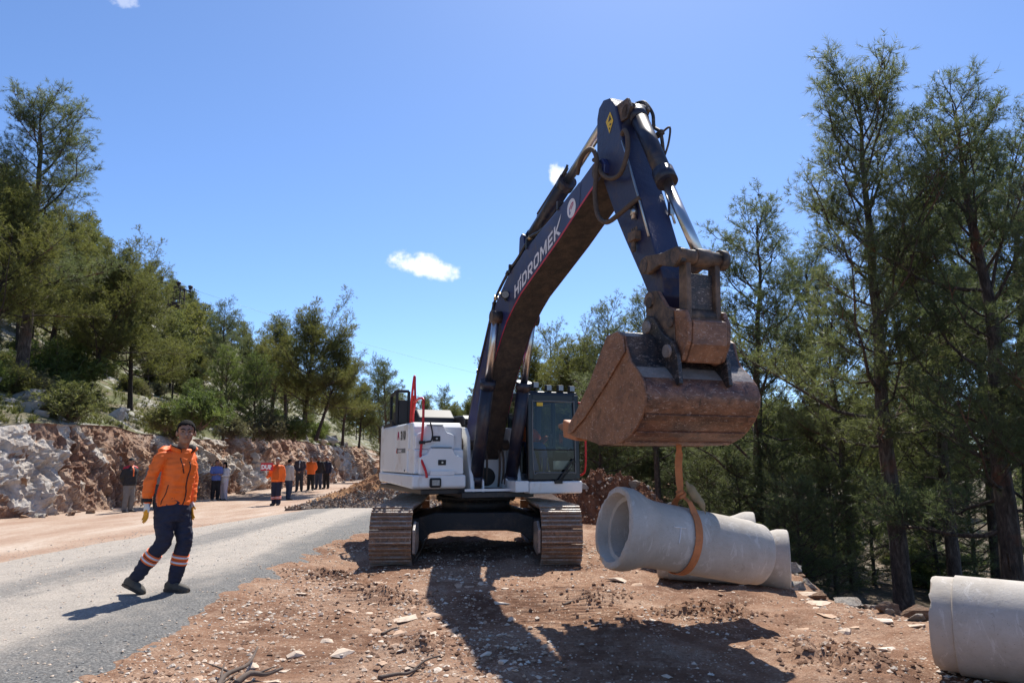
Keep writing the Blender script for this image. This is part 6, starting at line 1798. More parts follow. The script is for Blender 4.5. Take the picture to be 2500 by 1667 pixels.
def tubes_np(chains, sides):
    """chains: list of (points (n,3), radii (n)); one combined array"""
    V = []; F = []; off = 0
    for P, r_ in chains:
        P = np.asarray(P, float); n_ = len(P)
        d = np.gradient(P, axis=0); d /= np.linalg.norm(d, axis=1)[:, None] + 1e-9
        up = np.array([0.13, 0.31, 0.94]); s = np.cross(d, up); s /= np.linalg.norm(s, axis=1)[:, None] + 1e-9
        u_ = np.cross(s, d)
        a = np.arange(sides) * 2 * np.pi / sides
        ring = P[:, None, :] + (s[:, None, :] * np.cos(a)[None, :, None] + u_[:, None, :] * np.sin(a)[None, :, None]) * np.asarray(r_)[:, None, None]
        V.append(ring.reshape(-1, 3))
        i = np.arange((n_ - 1) * sides); k = i % sides; b0 = i // sides * sides
        F.append(np.stack([b0 + k, b0 + (k + 1) % sides, b0 + sides + (k + 1) % sides, b0 + sides + k], 1) + off)
        off += n_ * sides
    return np.concatenate(V), np.concatenate(F)

def tufts_np(C, Dv, size, K, width, g, spread=(0.45, 1.15), axis_len=1.0):
    """needle brushes: C centres, Dv shoot directions, size needle length"""
    N = len(C)
    Dv = Dv / (np.linalg.norm(Dv, axis=1)[:, None] + 1e-9)
    ref = np.where(np.abs(Dv[:, 2:3]) > 0.9, np.array([[1.0, 0, 0]]), np.array([[0, 0, 1.0]]))
    s = np.cross(Dv, ref); s /= np.linalg.norm(s, axis=1)[:, None]; u_ = np.cross(s, Dv)
    ph = g.random((N, K)) * 2 * np.pi
    el = spread[0] + (spread[1] - spread[0]) * g.random((N, K))
    nd_ = Dv[:, None] * np.cos(el)[..., None] + (s[:, None] * np.cos(ph)[..., None] + u_[:, None] * np.sin(ph)[..., None]) * np.sin(el)[..., None]
    base = C[:, None] + Dv[:, None] * (g.random((N, K, 1)) * axis_len * size[:, None, None])
    ln = size[:, None] * (0.65 + 0.5 * g.random((N, K)))
    tip = base + nd_ * ln[..., None] + np.array([0, 0, -0.10]) * (ln * 0.5)[..., None]
    sd = np.cross(nd_, g.normal(size=(N, K, 3))); sd /= np.linalg.norm(sd, axis=2)[..., None] + 1e-9
    w = width * (0.7 + 0.6 * g.random((N, K, 1)))
    V = np.stack([base - sd * w * 0.5, base + sd * w * 0.5, tip], 2).reshape(-1, 3)
    F = np.arange(len(V)).reshape(-1, 3)
    return V, F

def pine_data(seed, H, r0, first, reach, nbr, tuft, K, width, lean=(0, 0), elev=(5, 55), shape='cone', cones=0, dens=1.0, sides=8, flat=0.0, clump=0, crad=0.15, sub=4.2, upturn=0.30, ragged=0.0, fork=0):
    """skeleton + needles of one pine. first: height fraction of the lowest live branch"""
    g = np.random.default_rng(seed)
    n_ = 14
    t = np.linspace(0, 1, n_)
    wob = np.cumsum(g.normal(size=(n_, 2)) * (0.10 + 0.12 * ragged), 0); wob -= wob[0]
    trunk = np.stack([lean[0] * H * t ** 1.2 + wob[:, 0] * 0.35 * t, lean[1] * H * t ** 1.2 + wob[:, 1] * 0.35 * t, H * t], 1)
    tr = r0 * (1 - t) ** 0.85 + 0.012
    tr[0] *= 1.25
    chains = [(trunk, tr)]; thin = []
    C, Dr, Sz = [], [], []
    cone_p = []
    def at_h(h):
        return np.array([np.interp(h, t, trunk[:, i]) for i in range(3)]), float(np.interp(h, t, tr))
    def shoots(P0, d0, L, depth):
        """a twig with needle brushes"""
        m = max(3, int(L / 0.14))
        q = np.linspace(0, 1, m)
        d1 = d0 + np.array([0, 0, 0.35]); d1 /= np.linalg.norm(d1)
        pts = P0 + np.outer(q * L, d0) * (1 - q[:, None] * 0.4) + np.outer(q * q * L * 0.4, d1)
        thin.append((pts[:: max(1, m // 3)] if m > 4 else pts, np.linspace(0.010, 0.004, len(pts[:: max(1, m // 3)] if m > 4 else pts))))
        k0 = max(1, int(m * 0.35))
        for i in range(k0, m):
            if g.random() < dens:
                C.append(pts[i]); Dr.append(d1 * 0.6 + d0 * 0.4 + g.normal(size=3) * 0.22); Sz.append(tuft * (0.8 + 0.4 * g.random()))
    def ball(p, n_b, r_b):
        for _ in range(n_b):
            o_ = g.normal(size=3) * r_b * np.array([1, 1, 0.6])
            C.append(p + o_); Dr.append(o_ + np.array([0, 0, 0.10]) + g.normal(size=3) * 0.05); Sz.append(tuft * (0.75 + 0.4 * g.random()))
    for k in range(nbr):
        h = first + (0.985 - first) * ((k + g.random()) / nbr) ** 0.92
        f = (h - first) / (1 - first)
        p, rr = at_h(h)
        az = k * 2.4 + g.normal() * 0.4
        if shape == 'cone': L = reach * (0.25 + 0.95 * (1 - f) ** 0.75) * (0.7 + 0.5 * g.random())
        elif shape == 'round': L = reach * (0.30 + 0.9 * math.sin(math.pi * min(1, 0.22 + 0.78 * f)) ** 0.7) * (0.7 + 0.5 * g.random())
        else: L = reach * (0.5 + 0.5 * g.random()) * (1.05 - 0.75 * f ** 2.2)
        L *= 1 + ragged * (g.random() * 1.1 - 0.55)
        e = R(elev[0] + (elev[1] - elev[0]) * f + g.normal() * (9 + 10 * ragged))
        d = np.array([math.cos(az) * math.cos(e), math.sin(az) * math.cos(e), math.sin(e)])
        m = 8
        q = np.linspace(0, 1, m)
        up = np.array([0, 0, 1.0])
        bend = upturn * L * (0.6 + 0.8 * g.random())
        pts = p + np.outer(q * L, d) + np.outer(q ** 2.2 * bend, up) + np.cumsum(g.normal(size=(m, 3)) * (0.021 + 0.035 * ragged) * L, 0) * q[:, None]
        rb = min(rr * 0.45, 0.008 + 0.0115 * L)
        chains.append((pts, rb * (1 - q) ** 0.8 + 0.005))
        ns = int(3 + L * sub)
        for j in range(ns):
            u_ = 0.22 + 0.78 * (j + g.random()) / ns
            i0 = u_ * (m - 1); i1 = int(min(i0, m - 2)); b0 = pts[i1] + (pts[i1 + 1] - pts[i1]) * (i0 - i1)
            fw_ = pts[i1 + 1] - pts[i1]; fw_ /= np.linalg.norm(fw_)
            sdv = np.cross(fw_, up); sdv /= np.linalg.norm(sdv) + 1e-9
            side_ = (1 if j % 2 else -1)
            dd = fw_ * 0.75 + sdv * side_ * (0.75 + 0.3 * g.random()) + up * (0.12 + 0.35 * g.random() - flat * 0.2) + g.normal(size=3) * 0.18
            dd /= np.linalg.norm(dd)
            sl_ = L * (0.16 + 0.24 * (1 - u_)) * (0.7 + 0.6 * g.random()) + 0.16
            shoots(b0, dd, sl_, 1)
            if clump: ball(b0 + dd * sl_ * 0.85, clump, crad)
            if sl_ > 0.4:
                for _ in range(int(sl_ / 0.22)):
                    w_ = 0.3 + 0.6 * g.random()
                    d2 = dd + g.normal(size=3) * 0.65 + up * 0.25; d2 /= np.linalg.norm(d2)
                    shoots(b0 + dd * sl_ * w_, d2, sl_ * 0.45, 2)
            if cones and g.random() < cones: cone_p.append(b0 + g.normal(size=3) * 0.03 + np.array([0, 0, -0.02]))
        shoots(pts[-1] - fw_ * 0.1, fw_, 0.30, 1)
    p, rr = at_h(0.93)
    shoots(p, np.array([0.02, 0.02, 1.0]), H * 0.085, 1)
    # dead snags on the lower trunk
    for k in range(int(7 * first * 2)):
        h = 0.08 + (first - 0.06) * g.random()
        p, rr = at_h(h); az = g.random() * 6.28; L = 0.4 + 1.1 * g.random()
        e = R(g.normal() * 14)
        d = np.array([math.cos(az) * math.cos(e), math.sin(az) * math.cos(e), math.sin(e)])
        q = np.linspace(0, 1, 5)
        thin.append((p + np.outer(q * L, d) + np.cumsum(g.normal(size=(5, 3)) * 0.05, 0) * q[:, None], 0.016 * (1 - q) + 0.004))
    V1, F1 = tubes_np(chains, sides)
    V2, F2 = tubes_np(thin, 3)
    V = np.concatenate([V1, V2]); F = np.concatenate([F1, F2 + len(V1)])
    NV, NF = tufts_np(np.array(C), np.array(Dr), np.array(Sz), K, width, g)
    cp_ = np.array(cone_p) if cone_p else None
    return V, F, NV, NF, cp_

def octa_cloud(P, s, g):
    base = np.array([(1, 0, 0), (0, 1, 0), (-1, 0, 0), (0, -1, 0), (0, 0, 1.2), (0, 0, -1.5)])
    tri = np.array([(0, 1, 4), (1, 2, 4), (2, 3, 4), (3, 0, 4), (1, 0, 5), (2, 1, 5), (3, 2, 5), (0, 3, 5)])
    V = P[:, None] + base[None] * (s * (0.8 + 0.4 * g.random((len(P), 1, 1))))
    F = tri[None] + (np.arange(len(P)) * 6)[:, None, None]
    return V.reshape(-1, 3), F.reshape(-1, 3)

class Tree:
    def __init__(self, needles, bark, **kw):
        V, F, NV, NF, cp_ = pine_data(**kw)
        self.H = float(np.percentile(NV[:, 2], 99.97)); self.nt = len(NF)
        self.trunk = mesh_np('trunk', V, F, bark, True)
        self.crown = mesh_np('crown', NV, NF, needles, False)
        self.cones = None
        if cp_ is not None:
            cv, cf = octa_cloud(cp_, 0.032, np.random.default_rng(3)); self.cones = mesh_np('cones', cv, cf, 'cone', False)
    def put(self, name, label, x, y, z, s=1.0, rz=0.0, group=None, cat='tree', sx=None, tilt=None):
        r_ = thing(name, label, cat, (x, y, z), rz, group)
        r_.scale = (s * (sx or 1), s * (sx or 1), s)
        if tilt: r_.rotation_euler = (tilt[0], tilt[1], rz)
        obj('trunk', self.trunk, r_); obj('crown', self.crown, r_)
        if self.cones: tag(obj('cones', self.cones, r_), kind='stuff')
        return r_
T_TALL = Tree('needles', 'bark', seed=101, H=11.2, r0=0.18, first=0.30, reach=2.3, nbr=46, tuft=0.155, K=16, width=0.0105, elev=(4, 50), shape='spread', cones=0.30, dens=0.95, clump=7, crad=0.10, sub=5.0, upturn=0.62, ragged=0.8)
T_TALL2 = Tree('needles', 'bark', seed=212, H=10.8, r0=0.20, first=0.18, reach=2.5, nbr=42, tuft=0.155, K=15, width=0.0105, elev=(-4, 46), shape='spread', cones=0.28, dens=0.95, clump=7, crad=0.10, sub=4.8, upturn=0.60, ragged=0.9)
T_MID = Tree('needles', 'bark', seed=303, H=9.5, r0=0.14, first=0.22, reach=2.0, nbr=36, tuft=0.17, K=13, width=0.014, elev=(0, 46), shape='spread', cones=0.10, dens=0.95, clump=7, crad=0.12, upturn=0.55, ragged=0.9)
T_BUSHY = Tree('needles_olive', 'bark_dark', seed=404, H=9.0, r0=0.20, first=0.30, reach=2.6, nbr=46, tuft=0.18, K=12, width=0.017, elev=(8, 58), shape='round', cones=0.05, lean=(0.10, 0.02), dens=0.95, clump=12, crad=0.17, sub=3.4, upturn=0.42, ragged=0.8)
T_BUSHY2 = Tree('needles_olive', 'bark_dark', seed=505, H=9.5, r0=0.19, first=0.30, reach=2.3, nbr=44, tuft=0.18, K=12, width=0.017, elev=(8, 55), shape='spread', cones=0.08, lean=(-0.05, 0.0), dens=0.95, clump=12, crad=0.17, sub=3.4, upturn=0.42, ragged=0.8)
T_YOUNG = Tree('needles_bright', 'bark', seed=606, H=4.2, r0=0.05, first=0.08, reach=1.15, nbr=44, tuft=0.15, K=13, width=0.012, elev=(15, 62), shape='cone', dens=0.95, sides=6, clump=3, crad=0.10)
T_UNDER = Tree('needles', 'bark', seed=616, H=4.6, r0=0.05, first=0.04, reach=1.7, nbr=40, tuft=0.15, K=13, width=0.011, elev=(0, 52), shape='spread', dens=0.95, sides=6, clump=4, crad=0.12)
T_FAR = Tree('needles_olive', 'bark_dark', seed=707, H=8.0, r0=0.16, first=0.12, reach=2.2, nbr=24, tuft=0.36, K=7, width=0.075, elev=(5, 50), shape='round', dens=0.5, sides=5, clump=2, crad=0.3, sub=3)
T_FAR2 = Tree('needles', 'bark_dark', seed=808, H=9.0, r0=0.15, first=0.14, reach=2.0, nbr=24, tuft=0.36, K=7, width=0.075, elev=(5, 55), shape='cone', dens=0.5, sides=5, clump=2, crad=0.3, sub=3)
print('TREES', [(t.H, t.nt) for t in (T_TALL, T_TALL2, T_MID, T_BUSHY, T_BUSHY2, T_YOUNG, T_UNDER, T_FAR, T_FAR2)])

def gfloor(x, y): return float(gz(np.array([x]), np.array([y]))[0])
def hfloor(x, y): return float(hillside_z(np.array([x]), np.array([y]))[0])

# --- right hand wood below the bank: (tree, pixel x of the trunk, distance, pixel y of the top, label)
def top_z(py, d): return CAM_H + (1120 - py) / 1750.0 * d * 1.0
def right_tree(T, H0, px, d, py, label, rz=0.0, group=None, sx=None, name='pine_tree', tilt=None):
    x = by_px(px, d); z = gfloor(x, d) - 0.1
    # distance along the view axis shortens with height because the camera looks up
    zt = CAM_H + d * math.tan(math.atan((833.5 - py) / 1750.0) + math.atan(286.5 / 1750.0))
    return T.put(name, label, x, d, z, (zt - z) / T.H, rz, group, sx=sx, tilt=tilt)
right_tree(T_TALL, 11.5, 2165, 13.6, 85, 'tallest pine on the right with a slim many-tipped crown full of cones', 2.0)
right_tree(T_TALL2, 11.0, 2425, 12.2, 165, 'broad pine with long low boughs beside the tallest pine', 0.6)
right_tree(T_TALL2, 11.0, 2680, 10.2, 420, 'near pine reaching boughs in over the lone pipe', 2.7)
right_tree(T_MID, 9.5, 1835, 20.0, 440, 'thin pine with an open crown and bare reddish trunk behind the bucket', 4.0)
right_tree(T_MID, 9.5, 1600, 23.5, 690, 'small pine with its tip rising left of the bucket linkage', 1.0)
right_tree(T_TALL, 11.5, 1985, 24.0, 560, 'pine filling the gap between the open crown and the tallest pine', 5.2)
DEEP = ['pine with its trunk showing between the bucket and the tallest pine', 'pine standing between the tallest pine and the broad pine', 'pine straight behind the tallest pine',
        'pine straight behind the broad pine', 'pine beyond the lone pipe, behind the near pine', 'pine in the wood just behind the bucket']
for i, (px, d, py, rz) in enumerate([(2053, 17.5, 700, 1.1), (2290, 16.5, 420, 3.0), (2240, 22, 520, 0.2), (2395, 20, 350, 4.4), (2480, 17, 300, 2.2), (1760, 27, 800, 0.7)]):
    right_tree((T_MID, T_TALL)[i % 2], 0, px, d, py, DEEP[i], rz, 'pines in the wood below the bank')
CABT = ['olive pine seen between the boom and the cab roof', 'open pine right behind the cab lamps', 'rounded olive pine behind the cab roof corner', 'olive pine between the cab and the bucket tooth', 'tallest pine between the cab and the bucket', 'rounded pine behind the bucket side plate', 'olive pine hidden by the bucket', 'thin pine behind the bucket, farther off']
for i, (px, d, py, rz) in enumerate([(1290, 33, 815, 0.5), (1345, 38, 780, 2.0), (1410, 31, 772, 3.3), (1455, 36, 800, 5.1), (1500, 30, 720, 1.4), (1540, 40, 760, 0.2), (1640, 38, 780, 2.6), (1700, 44, 800, 4.0)]):
    right_tree((T_BUSHY2, T_MID, T_BUSHY)[i % 3], 0, px, d, py, CABT[i], rz, 'pines behind the excavator cab')
ENDT = ['thin pine far down the road, left of the red handrail', 'rounded pine behind the black rear guard', 'olive pine far behind the red handrail', 'thin pine far behind the engine hood', 'rounded pine far behind the engine hood, nearest the boom', 'olive pine far behind the boom foot', 'thin pine far behind the boom cylinders', 'rounded pine far behind the boom', 'olive pine at the very end of the road']
for i, (px, d, py, rz) in enumerate([(935, 60, 862, 0.4), (985, 66, 930, 1.4), (1030, 60, 955, 2.4), (1075, 72, 935, 3.4), (1110, 64, 960, 0.9), (1150, 75, 965, 4.4), (1200, 60, 940, 5.4), (1250, 62, 900, 1.9), (960, 78, 950, 2.9)]):
    right_tree((T_MID, T_BUSHY, T_BUSHY2)[i % 3], 0, px, d, py, ENDT[i], rz, 'pines at the far end of the road')
rv = random.Random(77)
UND = ['low young pine right behind the stacked pipes', 'low young pine between the stacked pipes and the tallest pine', 'low young pine at the foot of the tallest pine', 'low young pine behind the flared pipe end', 'low young pine between the tallest and the broad pine', 'low young pine at the foot of the broad pine',
       'low young pine deeper behind the stacked pipes', 'low young pine beneath the bucket', 'low young pine under the hanging sling', 'low young pine by the dark red soil heap']
for i, (px, d, py, rz) in enumerate([(1930, 15.5, 1150, 0.2), (2010, 17, 1120, 1.2), (2100, 19, 1130, 2.2), (1880, 19, 1060, 3.2), (2250, 19, 1130, 4.2), (2340, 21, 1060, 5.2), (1960, 24, 1010, 0.8), (1790, 20, 1110, 2.8), (1720, 22, 1080, 0.5), (1640, 24, 1100, 1.5)]):
    right_tree(T_UNDER, 4.6, px, d, py, UND[i], rz, 'young pines under the tall pines', sx=1.4)
for k in range(22):
    d = 26 + 26 * rv.random(); x = by_px(rv.uniform(1430, 1800), d)
    T_UNDER.put('pine_tree', 'low scrub pine in the gap behind the soil heap and pipes', x, d, gfloor(x, d), rv.uniform(0.5, 0.95), rv.uniform(0, 6.28), 'scrub pines behind the soil heap', sx=1.5)
for k in range(62):                                   # the wood goes on behind the clearing
    d = 44 + 44 * rv.random(); x = 9 + (d * 0.78) * rv.random()
    T = rv.choice((T_FAR, T_FAR2)); T.put('pine_tree', 'pine far back in the wood on the right', x, d, gfloor(x, d), rv.uniform(0.75, 1.1), rv.uniform(0, 6.28), 'far pines of the wood')
for k in range(26):
    d = 78 + 70 * rv.random(); x = -8 + 24 * rv.random()
    T = rv.choice((T_FAR, T_FAR2)); T.put('pine_tree', 'pine on the skyline where the road ends', x, d, gfloor(x, d), rv.uniform(0.8, 1.2), rv.uniform(0, 6.28), 'skyline pines at the end of the road')

# --- left hillside trees: trunk base pixel, distance, top pixel y
def left_tree(T, H0, px, d, py, label, rz=0.0, group=None, sx=None, name='pine_tree', tilt=None, cat='tree'):
    x = by_px(px, d); z = hfloor(x, d) - 0.1
    zt = CAM_H + d * math.tan(math.atan((833.5 - py) / 1750.0) + math.atan(286.5 / 1750.0))
    return T.put(name, label, x, d, z, (zt - z) / T.H, rz, group, sx=sx, tilt=tilt, cat=cat)
left_tree(T_TALL, 11.5, 45, 27.5, 185, 'tall pine with a long side bough high on the left hillside', 1.2, sx=1.25)
left_tree(T_BUSHY, 9.0, -60, 25, 330, 'bushy pine at the edge of the hillside beside the tall one', 0.5)
left_tree(T_BUSHY, 9.0, 205, 31, 520, 'bushy pine with a leaning dark trunk on the stony slope', 0.0, tilt=(0, R(7)))
left_tree(T_BUSHY2, 9.5, 110, 33, 500, 'olive pine crowded behind the leaning one', 2.2)
left_tree(T_BUSHY, 9.0, 320, 34, 600, 'rounded pine at the downhill side of the leaning one', 3.9)
left_tree(T_BUSHY, 9.0, 745, 37, 690, 'large dark pine with many tips above the group of people', 5.0, sx=1.05)
left_tree(T_BUSHY, 9.0, 775, 36, 770, 'pine with a curved trunk leaning towards the excavator', 0.0, tilt=(0, R(11)))
left_tree(T_BUSHY2, 9.5, 665, 41, 760, 'pine standing close behind the large dark one', 1.6)
left_tree(T_MID, 9.5, 540, 44, 725, 'slender pine rising alone from the middle of the slope', 2.1)
left_tree(T_MID, 9.5, 945, 52, 870, 'thin pine at the bend, next to the excavator rail', 0.4)
left_tree(T_YOUNG, 4.2, 550, 32.5, 835, 'young bright green pine in front of the slender one', 0.3)
left_tree(T_YOUNG, 4.2, 625, 33.5, 860, 'second young bright green pine, beside the large dark one', 2.2, sx=1.15)
left_tree(T_YOUNG, 4.2, 470, 36, 920, 'young low pine beneath the slender one', 4.2, sx=1.5)
BELT = ['olive pine uphill between the leaning and the rounded pine', 'rounded pine below the transformer tower', 'low olive pine downhill of the tower', 'rounded pine left of the slender one', 'olive pine right behind the young bright pines', 'rounded pine behind the second young pine',
        'olive pine at the far side of the curved trunk', 'rounded pine near the end of the rock cut', 'olive pine between the slender and the large dark pine', 'rounded pine high behind the tall pine']
for i, (px, d, py, rz) in enumerate([(250, 40, 640, 0.9), (360, 44, 770, 2.9), (420, 42, 850, 4.9), (470, 50, 830, 0.1), (595, 50, 815, 1.1), (640, 55, 820, 3.2), (840, 50, 880, 2.0), (880, 56, 900, 0.7), (700, 48, 800, 5.5), (30, 38, 560, 3.0)]):
    left_tree((T_BUSHY2, T_BUSHY)[i % 2], 0, px, d, py, BELT[i], rz, 'belt of pines on the hillside')
for k in range(200):                                  # pines dotted over the hill
    d = 40 + 190 * rv.random() ** 1.3
    s_ = 9 + 75 * rv.random() ** 1.2
    x = float(ipl(d, CLIFF)) - 1.3 - s_
    if x / d < -0.80: continue
    T = rv.choice((T_FAR, T_FAR2, T_FAR))
    T.put('pine_tree', 'small pine on the rising hill in the background', x, d, hfloor(x, d) - 0.1, rv.uniform(0.35, 0.75), rv.uniform(0, 6.28), 'pines dotted over the background hill')

# --- shrubs
def shrub_mesh(seed, h, w, n_, leaf, K, width, mat):
    g = np.random.default_rng(seed)
    C, Dr = [], []; ch = []
    for k in range(n_):
        a = g.random() * 6.283; e = 0.35 + 1.15 * g.random() ** 0.7
        d = np.array([math.cos(a) * math.cos(e) * w, math.sin(a) * math.cos(e) * w, math.sin(e) * h])
        d *= 0.75 + 0.35 * g.random()
        m = 6; q = np.linspace(0, 1, m)
        pts = np.outer(q, d) + np.cumsum(g.normal(size=(m, 3)) * 0.03, 0)
        ch.append((pts, 0.012 * (1 - q) + 0.003))
        for i in range(2, m):
            for _ in range(4):
                C.append(pts[i] + g.normal(size=3) * 0.05 * (h + w)); Dr.append(d / np.linalg.norm(d) + g.normal(size=3) * 0.5)
    V, F = tubes_np(ch, 3)
    NV, NF = tufts_np(np.array(C), np.array(Dr), np.full(len(C), leaf) * (0.7 + 0.6 * g.random(len(C))), K, width, g, (0.2, 1.3))
    return mesh_np('stems', V, F, 'twig'), mesh_np('foliage', NV, NF, mat)
SH = [shrub_mesh(1, 0.9, 0.9, 90, 0.10, 9, 0.020, 'shrub_leaf'), shrub_mesh(2, 0.8, 0.8, 80, 0.09, 9, 0.020, 'shrub_grey'), shrub_mesh(3, 1.0, 0.9, 80, 0.11, 9, 0.024, 'shrub_green')]
SHN = ['olive green', 'dry grey green', 'fresh green']
def put_shrub(kind, x, y, z, s, label, group=None):
    r_ = thing('shrub', label, 'shrub', (x, y, z - 0.05), rv.uniform(0, 6.28), group)
    r_.scale = (s * rv.uniform(0.9, 1.2), s * rv.uniform(0.9, 1.2), s * rv.uniform(0.8, 1.1))
    obj('stems', SH[kind][0], r_); obj('foliage', SH[kind][1], r_)
for (px, d, kind, s, label) in [(178, 24.5, 0, 1.35, 'round olive shrub above the white rock outcrop'), (75, 27, 1, 1.0, 'low grey green shrub on stones at the left of the round olive shrub'), (410, 27.5, 0, 1.15, 'olive shrub above the walking worker'), (495, 27, 2, 1.25, 'fresh green shrub at the brink over the couple'),
                                (130, 30, 2, 1.9, 'large fresh green shrub below the bushy pines'), (20, 26, 0, 1.3, 'olive shrub at the far left of the slope'), (570, 31, 1, 1.1, 'grey green shrub under the young pines'), (660, 33, 1, 1.3, 'grey green shrub at the brink under the large dark pine'), (430, 31, 0, 1.2, 'olive shrub uphill of the one above the worker'), (720, 34, 2, 1.1, 'fresh green shrub beside the curved trunk')]:
    x = by_px(px, d); put_shrub(kind, x, d, hfloor(x, d), s, label)
for k in range(120):
    d = 20 + 42 * rv.random() ** 1.2; s_ = 0.5 + 15 * rv.random()
    if d < 30 and s_ < 3: s_ += 3
    x = float(ipl(d, CLIFF)) - 1.3 - s_
    kind = rv.choice((0, 1, 0, 2, 1)); put_shrub(kind, x, d, hfloor(x, d), rv.uniform(0.4, 1.05), SHN[kind] + ' shrub scattered on the stony hillside', SHN[kind] + ' shrubs on the hillside')
for k in range(60):
    d = 11 + 26 * rv.random(); x = float(ipl(d, BANK)) + 1.8 + 12 * rv.random() ** 1.3
    kind = rv.choice((1, 2, 2)); put_shrub(kind, x, d, gfloor(x, d), rv.uniform(0.35, 0.9), SHN[kind] + ' undergrowth shrub in the wood below the bank', SHN[kind] + ' undergrowth in the wood')
# boulders lying under the right hand wood
for k in range(34):
    d = 12 + 24 * rv.random(); x = float(ipl(d, BANK)) + 2.2 + 14 * rv.random()
    place_rock(rv.choice(ROCK_G), ground, (x, d, gfloor(x, d) + 0.05), rv.uniform(0.12, 0.45), flat=0.7)
# grass tufts on the slope
def grass():
    g = np.random.default_rng(9)
    n_ = 5200
    d = 15 + 42 * g.random(n_) ** 1.3; s_ = 0.05 + 13 * g.random(n_) ** 1.4
    x = ipl(d, CLIFF) - 1.3 - s_
    k = n2(x, d, 0.8, 3, 15) > -0.15
    x, d = x[k], d[k]; z = hillside_z(x, d)
    C = np.stack([x, d, z], 1); Dr = np.array([[0, 0, 1.0]]) + g.normal(size=C.shape) * 0.2
    NV, NF = tufts_np(C, Dr, 0.16 + 0.16 * g.random(len(C)), 14, 0.02, g, (0.1, 0.8), 0.15)
    tag(obj('grass', mesh_np('grass', NV, NF, 'grass_leaf')), 'sparse dry green grass on the stony slope', 'grass', kind='stuff')
grass()

# ---------------------------------------------------------------- heaps of spoil
def heap(name, label, x, y, rx, ry, h, mat, seed, rocks=0, rsize=(0.06, 0.2), rmesh=None, skew=0.0, rough=0.16, sc=2.2):
    z0 = gfloor(x, y)
    root = thing(name, label, 'soil heap', (x, y, z0))
    nr, na = 46, 120
    rr = np.linspace(0, 1, nr); aa = np.arange(na) * 2 * np.pi / na
    RR, AA = np.meshgrid(rr, aa, indexing='ij')
    px = RR * np.cos(AA) * rx; py = RR * np.sin(AA) * ry
    edge = 1 + 0.12 * n2(np.cos(AA) * 2, np.sin(AA) * 2, 1.0, 3, seed)
    px = px * edge; py = py * edge
    prof_ = (1 - RR ** 1.6) ** 1.15
    pz = h * prof_ * (1 + skew * px / rx) + h * rough * n2(px + x, py + y, sc, 4, seed + 1, 0.62) * np.sqrt(np.clip(1 - RR, 0, 1)) + 0.05 * n2(px + x, py + y, 9, 3, seed + 2, 0.6) * (1 - RR ** 4)
    pz = np.where(RR > 0.98, -0.12, pz)
    V = np.stack([px.ravel(), py.ravel(), pz.ravel()], 1)
    i = np.arange((nr - 1) * na); k = i % na; b0 = i // na * na
    F = np.stack([b0 + k, b0 + na + k, b0 + na + (k + 1) % na, b0 + (k + 1) % na], 1)
    obj('soil', mesh_np('soil', V, F, mat, False), root)
    for q_ in range(rocks):
        u_ = rnd.random() ** 0.6; a = rnd.random() * 6.283
        ii, jj = int(u_ * 44), int(a / 6.2832 * na) % na
        place_rock(rnd.choice(rmesh), root, (px[ii, jj], py[ii, jj], pz[ii, jj] + 0.02), rnd.uniform(*rsize), 'rock')
    # loose clods
    g = np.random.default_rng(seed)
    n_ = 1500
    ii = (g.random(n_) ** 0.6 * 45).astype(int); jj = g.integers(0, na, n_)
    P_ = np.stack([px[ii, jj], py[ii, jj], pz[ii, jj]], 1) + g.normal(size=(n_, 3)) * 0.03
    cv, cf = octa_cloud(P_, 0.028, g)
    tag(obj('clods', mesh_np('clods', cv, cf, [mat, 'pebble_brown', 'pebble_pale'], False, np.repeat(g.choice([0, 0, 0, 1, 1, 2], n_), 8)), root), kind='stuff')
    return root
heap('soil_heap', 'orange soil heap on the road behind the excavator body', -3.0, 25.0, 3.9, 2.0, 1.35, 'soil_orange', 5, 22, (0.08, 0.2), ROCK_O, 0.35)
heap('soil_heap', 'long low windrow of grey rubble across the road end', -4.5, 22.6, 2.5, 0.75, 0.42, 'rubble', 6, 40, (0.05, 0.14), ROCK_W + ROCK_G, 0.5, 0.3, 4.0)
heap('soil_heap', 'dark red soil heap with white stones behind the cab', 2.3, 18.6, 2.0, 1.3, 1.15, 'soil_red', 7, 26, (0.07, 0.2), ROCK_W, 0.05, 0.22, 2.8)
heap('soil_heap', 'low red spill of soil between the cab and the stacked pipes', 3.4, 14.6, 1.3, 1.2, 0.45, 'soil_red', 8, 16, (0.05, 0.12), ROCK_O + ROCK_W, 0.0, 0.25, 3.2)
# yellow blocks on the rubble
# ---------------------------------------------------------------- sticks on the ground
def stick(label, pts, r0, forks=()):
    P_ = [Vector((x, y, gfloor(x, y) + dz)) for x, y, dz in pts]
    o0 = P_[0].copy()
    q = MB(lambda p: p - o0)
    sp_ = smooth_pts(P_, 4); q.tube(sp_, [r0 * (1 - 0.7 * i / len(sp_)) for i in range(len(sp_))], 7)
    for (i, dx, dy, dz, r_) in forks:
        a = sp_[i]; q.tube(smooth_pts([a, a + Vector((dx * 0.5, dy * 0.45, dz * 0.7)), a + Vector((dx, dy, dz))], 3), [r_ * (1 - 0.12 * k_) for k_ in range(7)], 6)
    o = q.build('dead_branch', 'twig', None, loc=o0)
    return tag(o, label, 'branch')
stick('long forked dead branch lying near the road edge', [(-1.95, 5.02, 0.02), (-1.99, 5.28, 0.05), (-1.93, 5.55, 0.07), (-1.97, 5.86, 0.10)], 0.022, [(3, -0.10, 0.30, 0.03, 0.012), (5, -0.22, 0.12, 0.03, 0.010), (2, 0.05, 0.22, 0.02, 0.010)])
stick('short bent dead branch beside the long forked one', [(-1.88, 5.18, 0.02), (-1.83, 5.30, 0.05), (-1.74, 5.38, 0.05), (-1.66, 5.50, 0.07)], 0.026, [(6, 0.10, 0.12, 0.02, 0.010)])
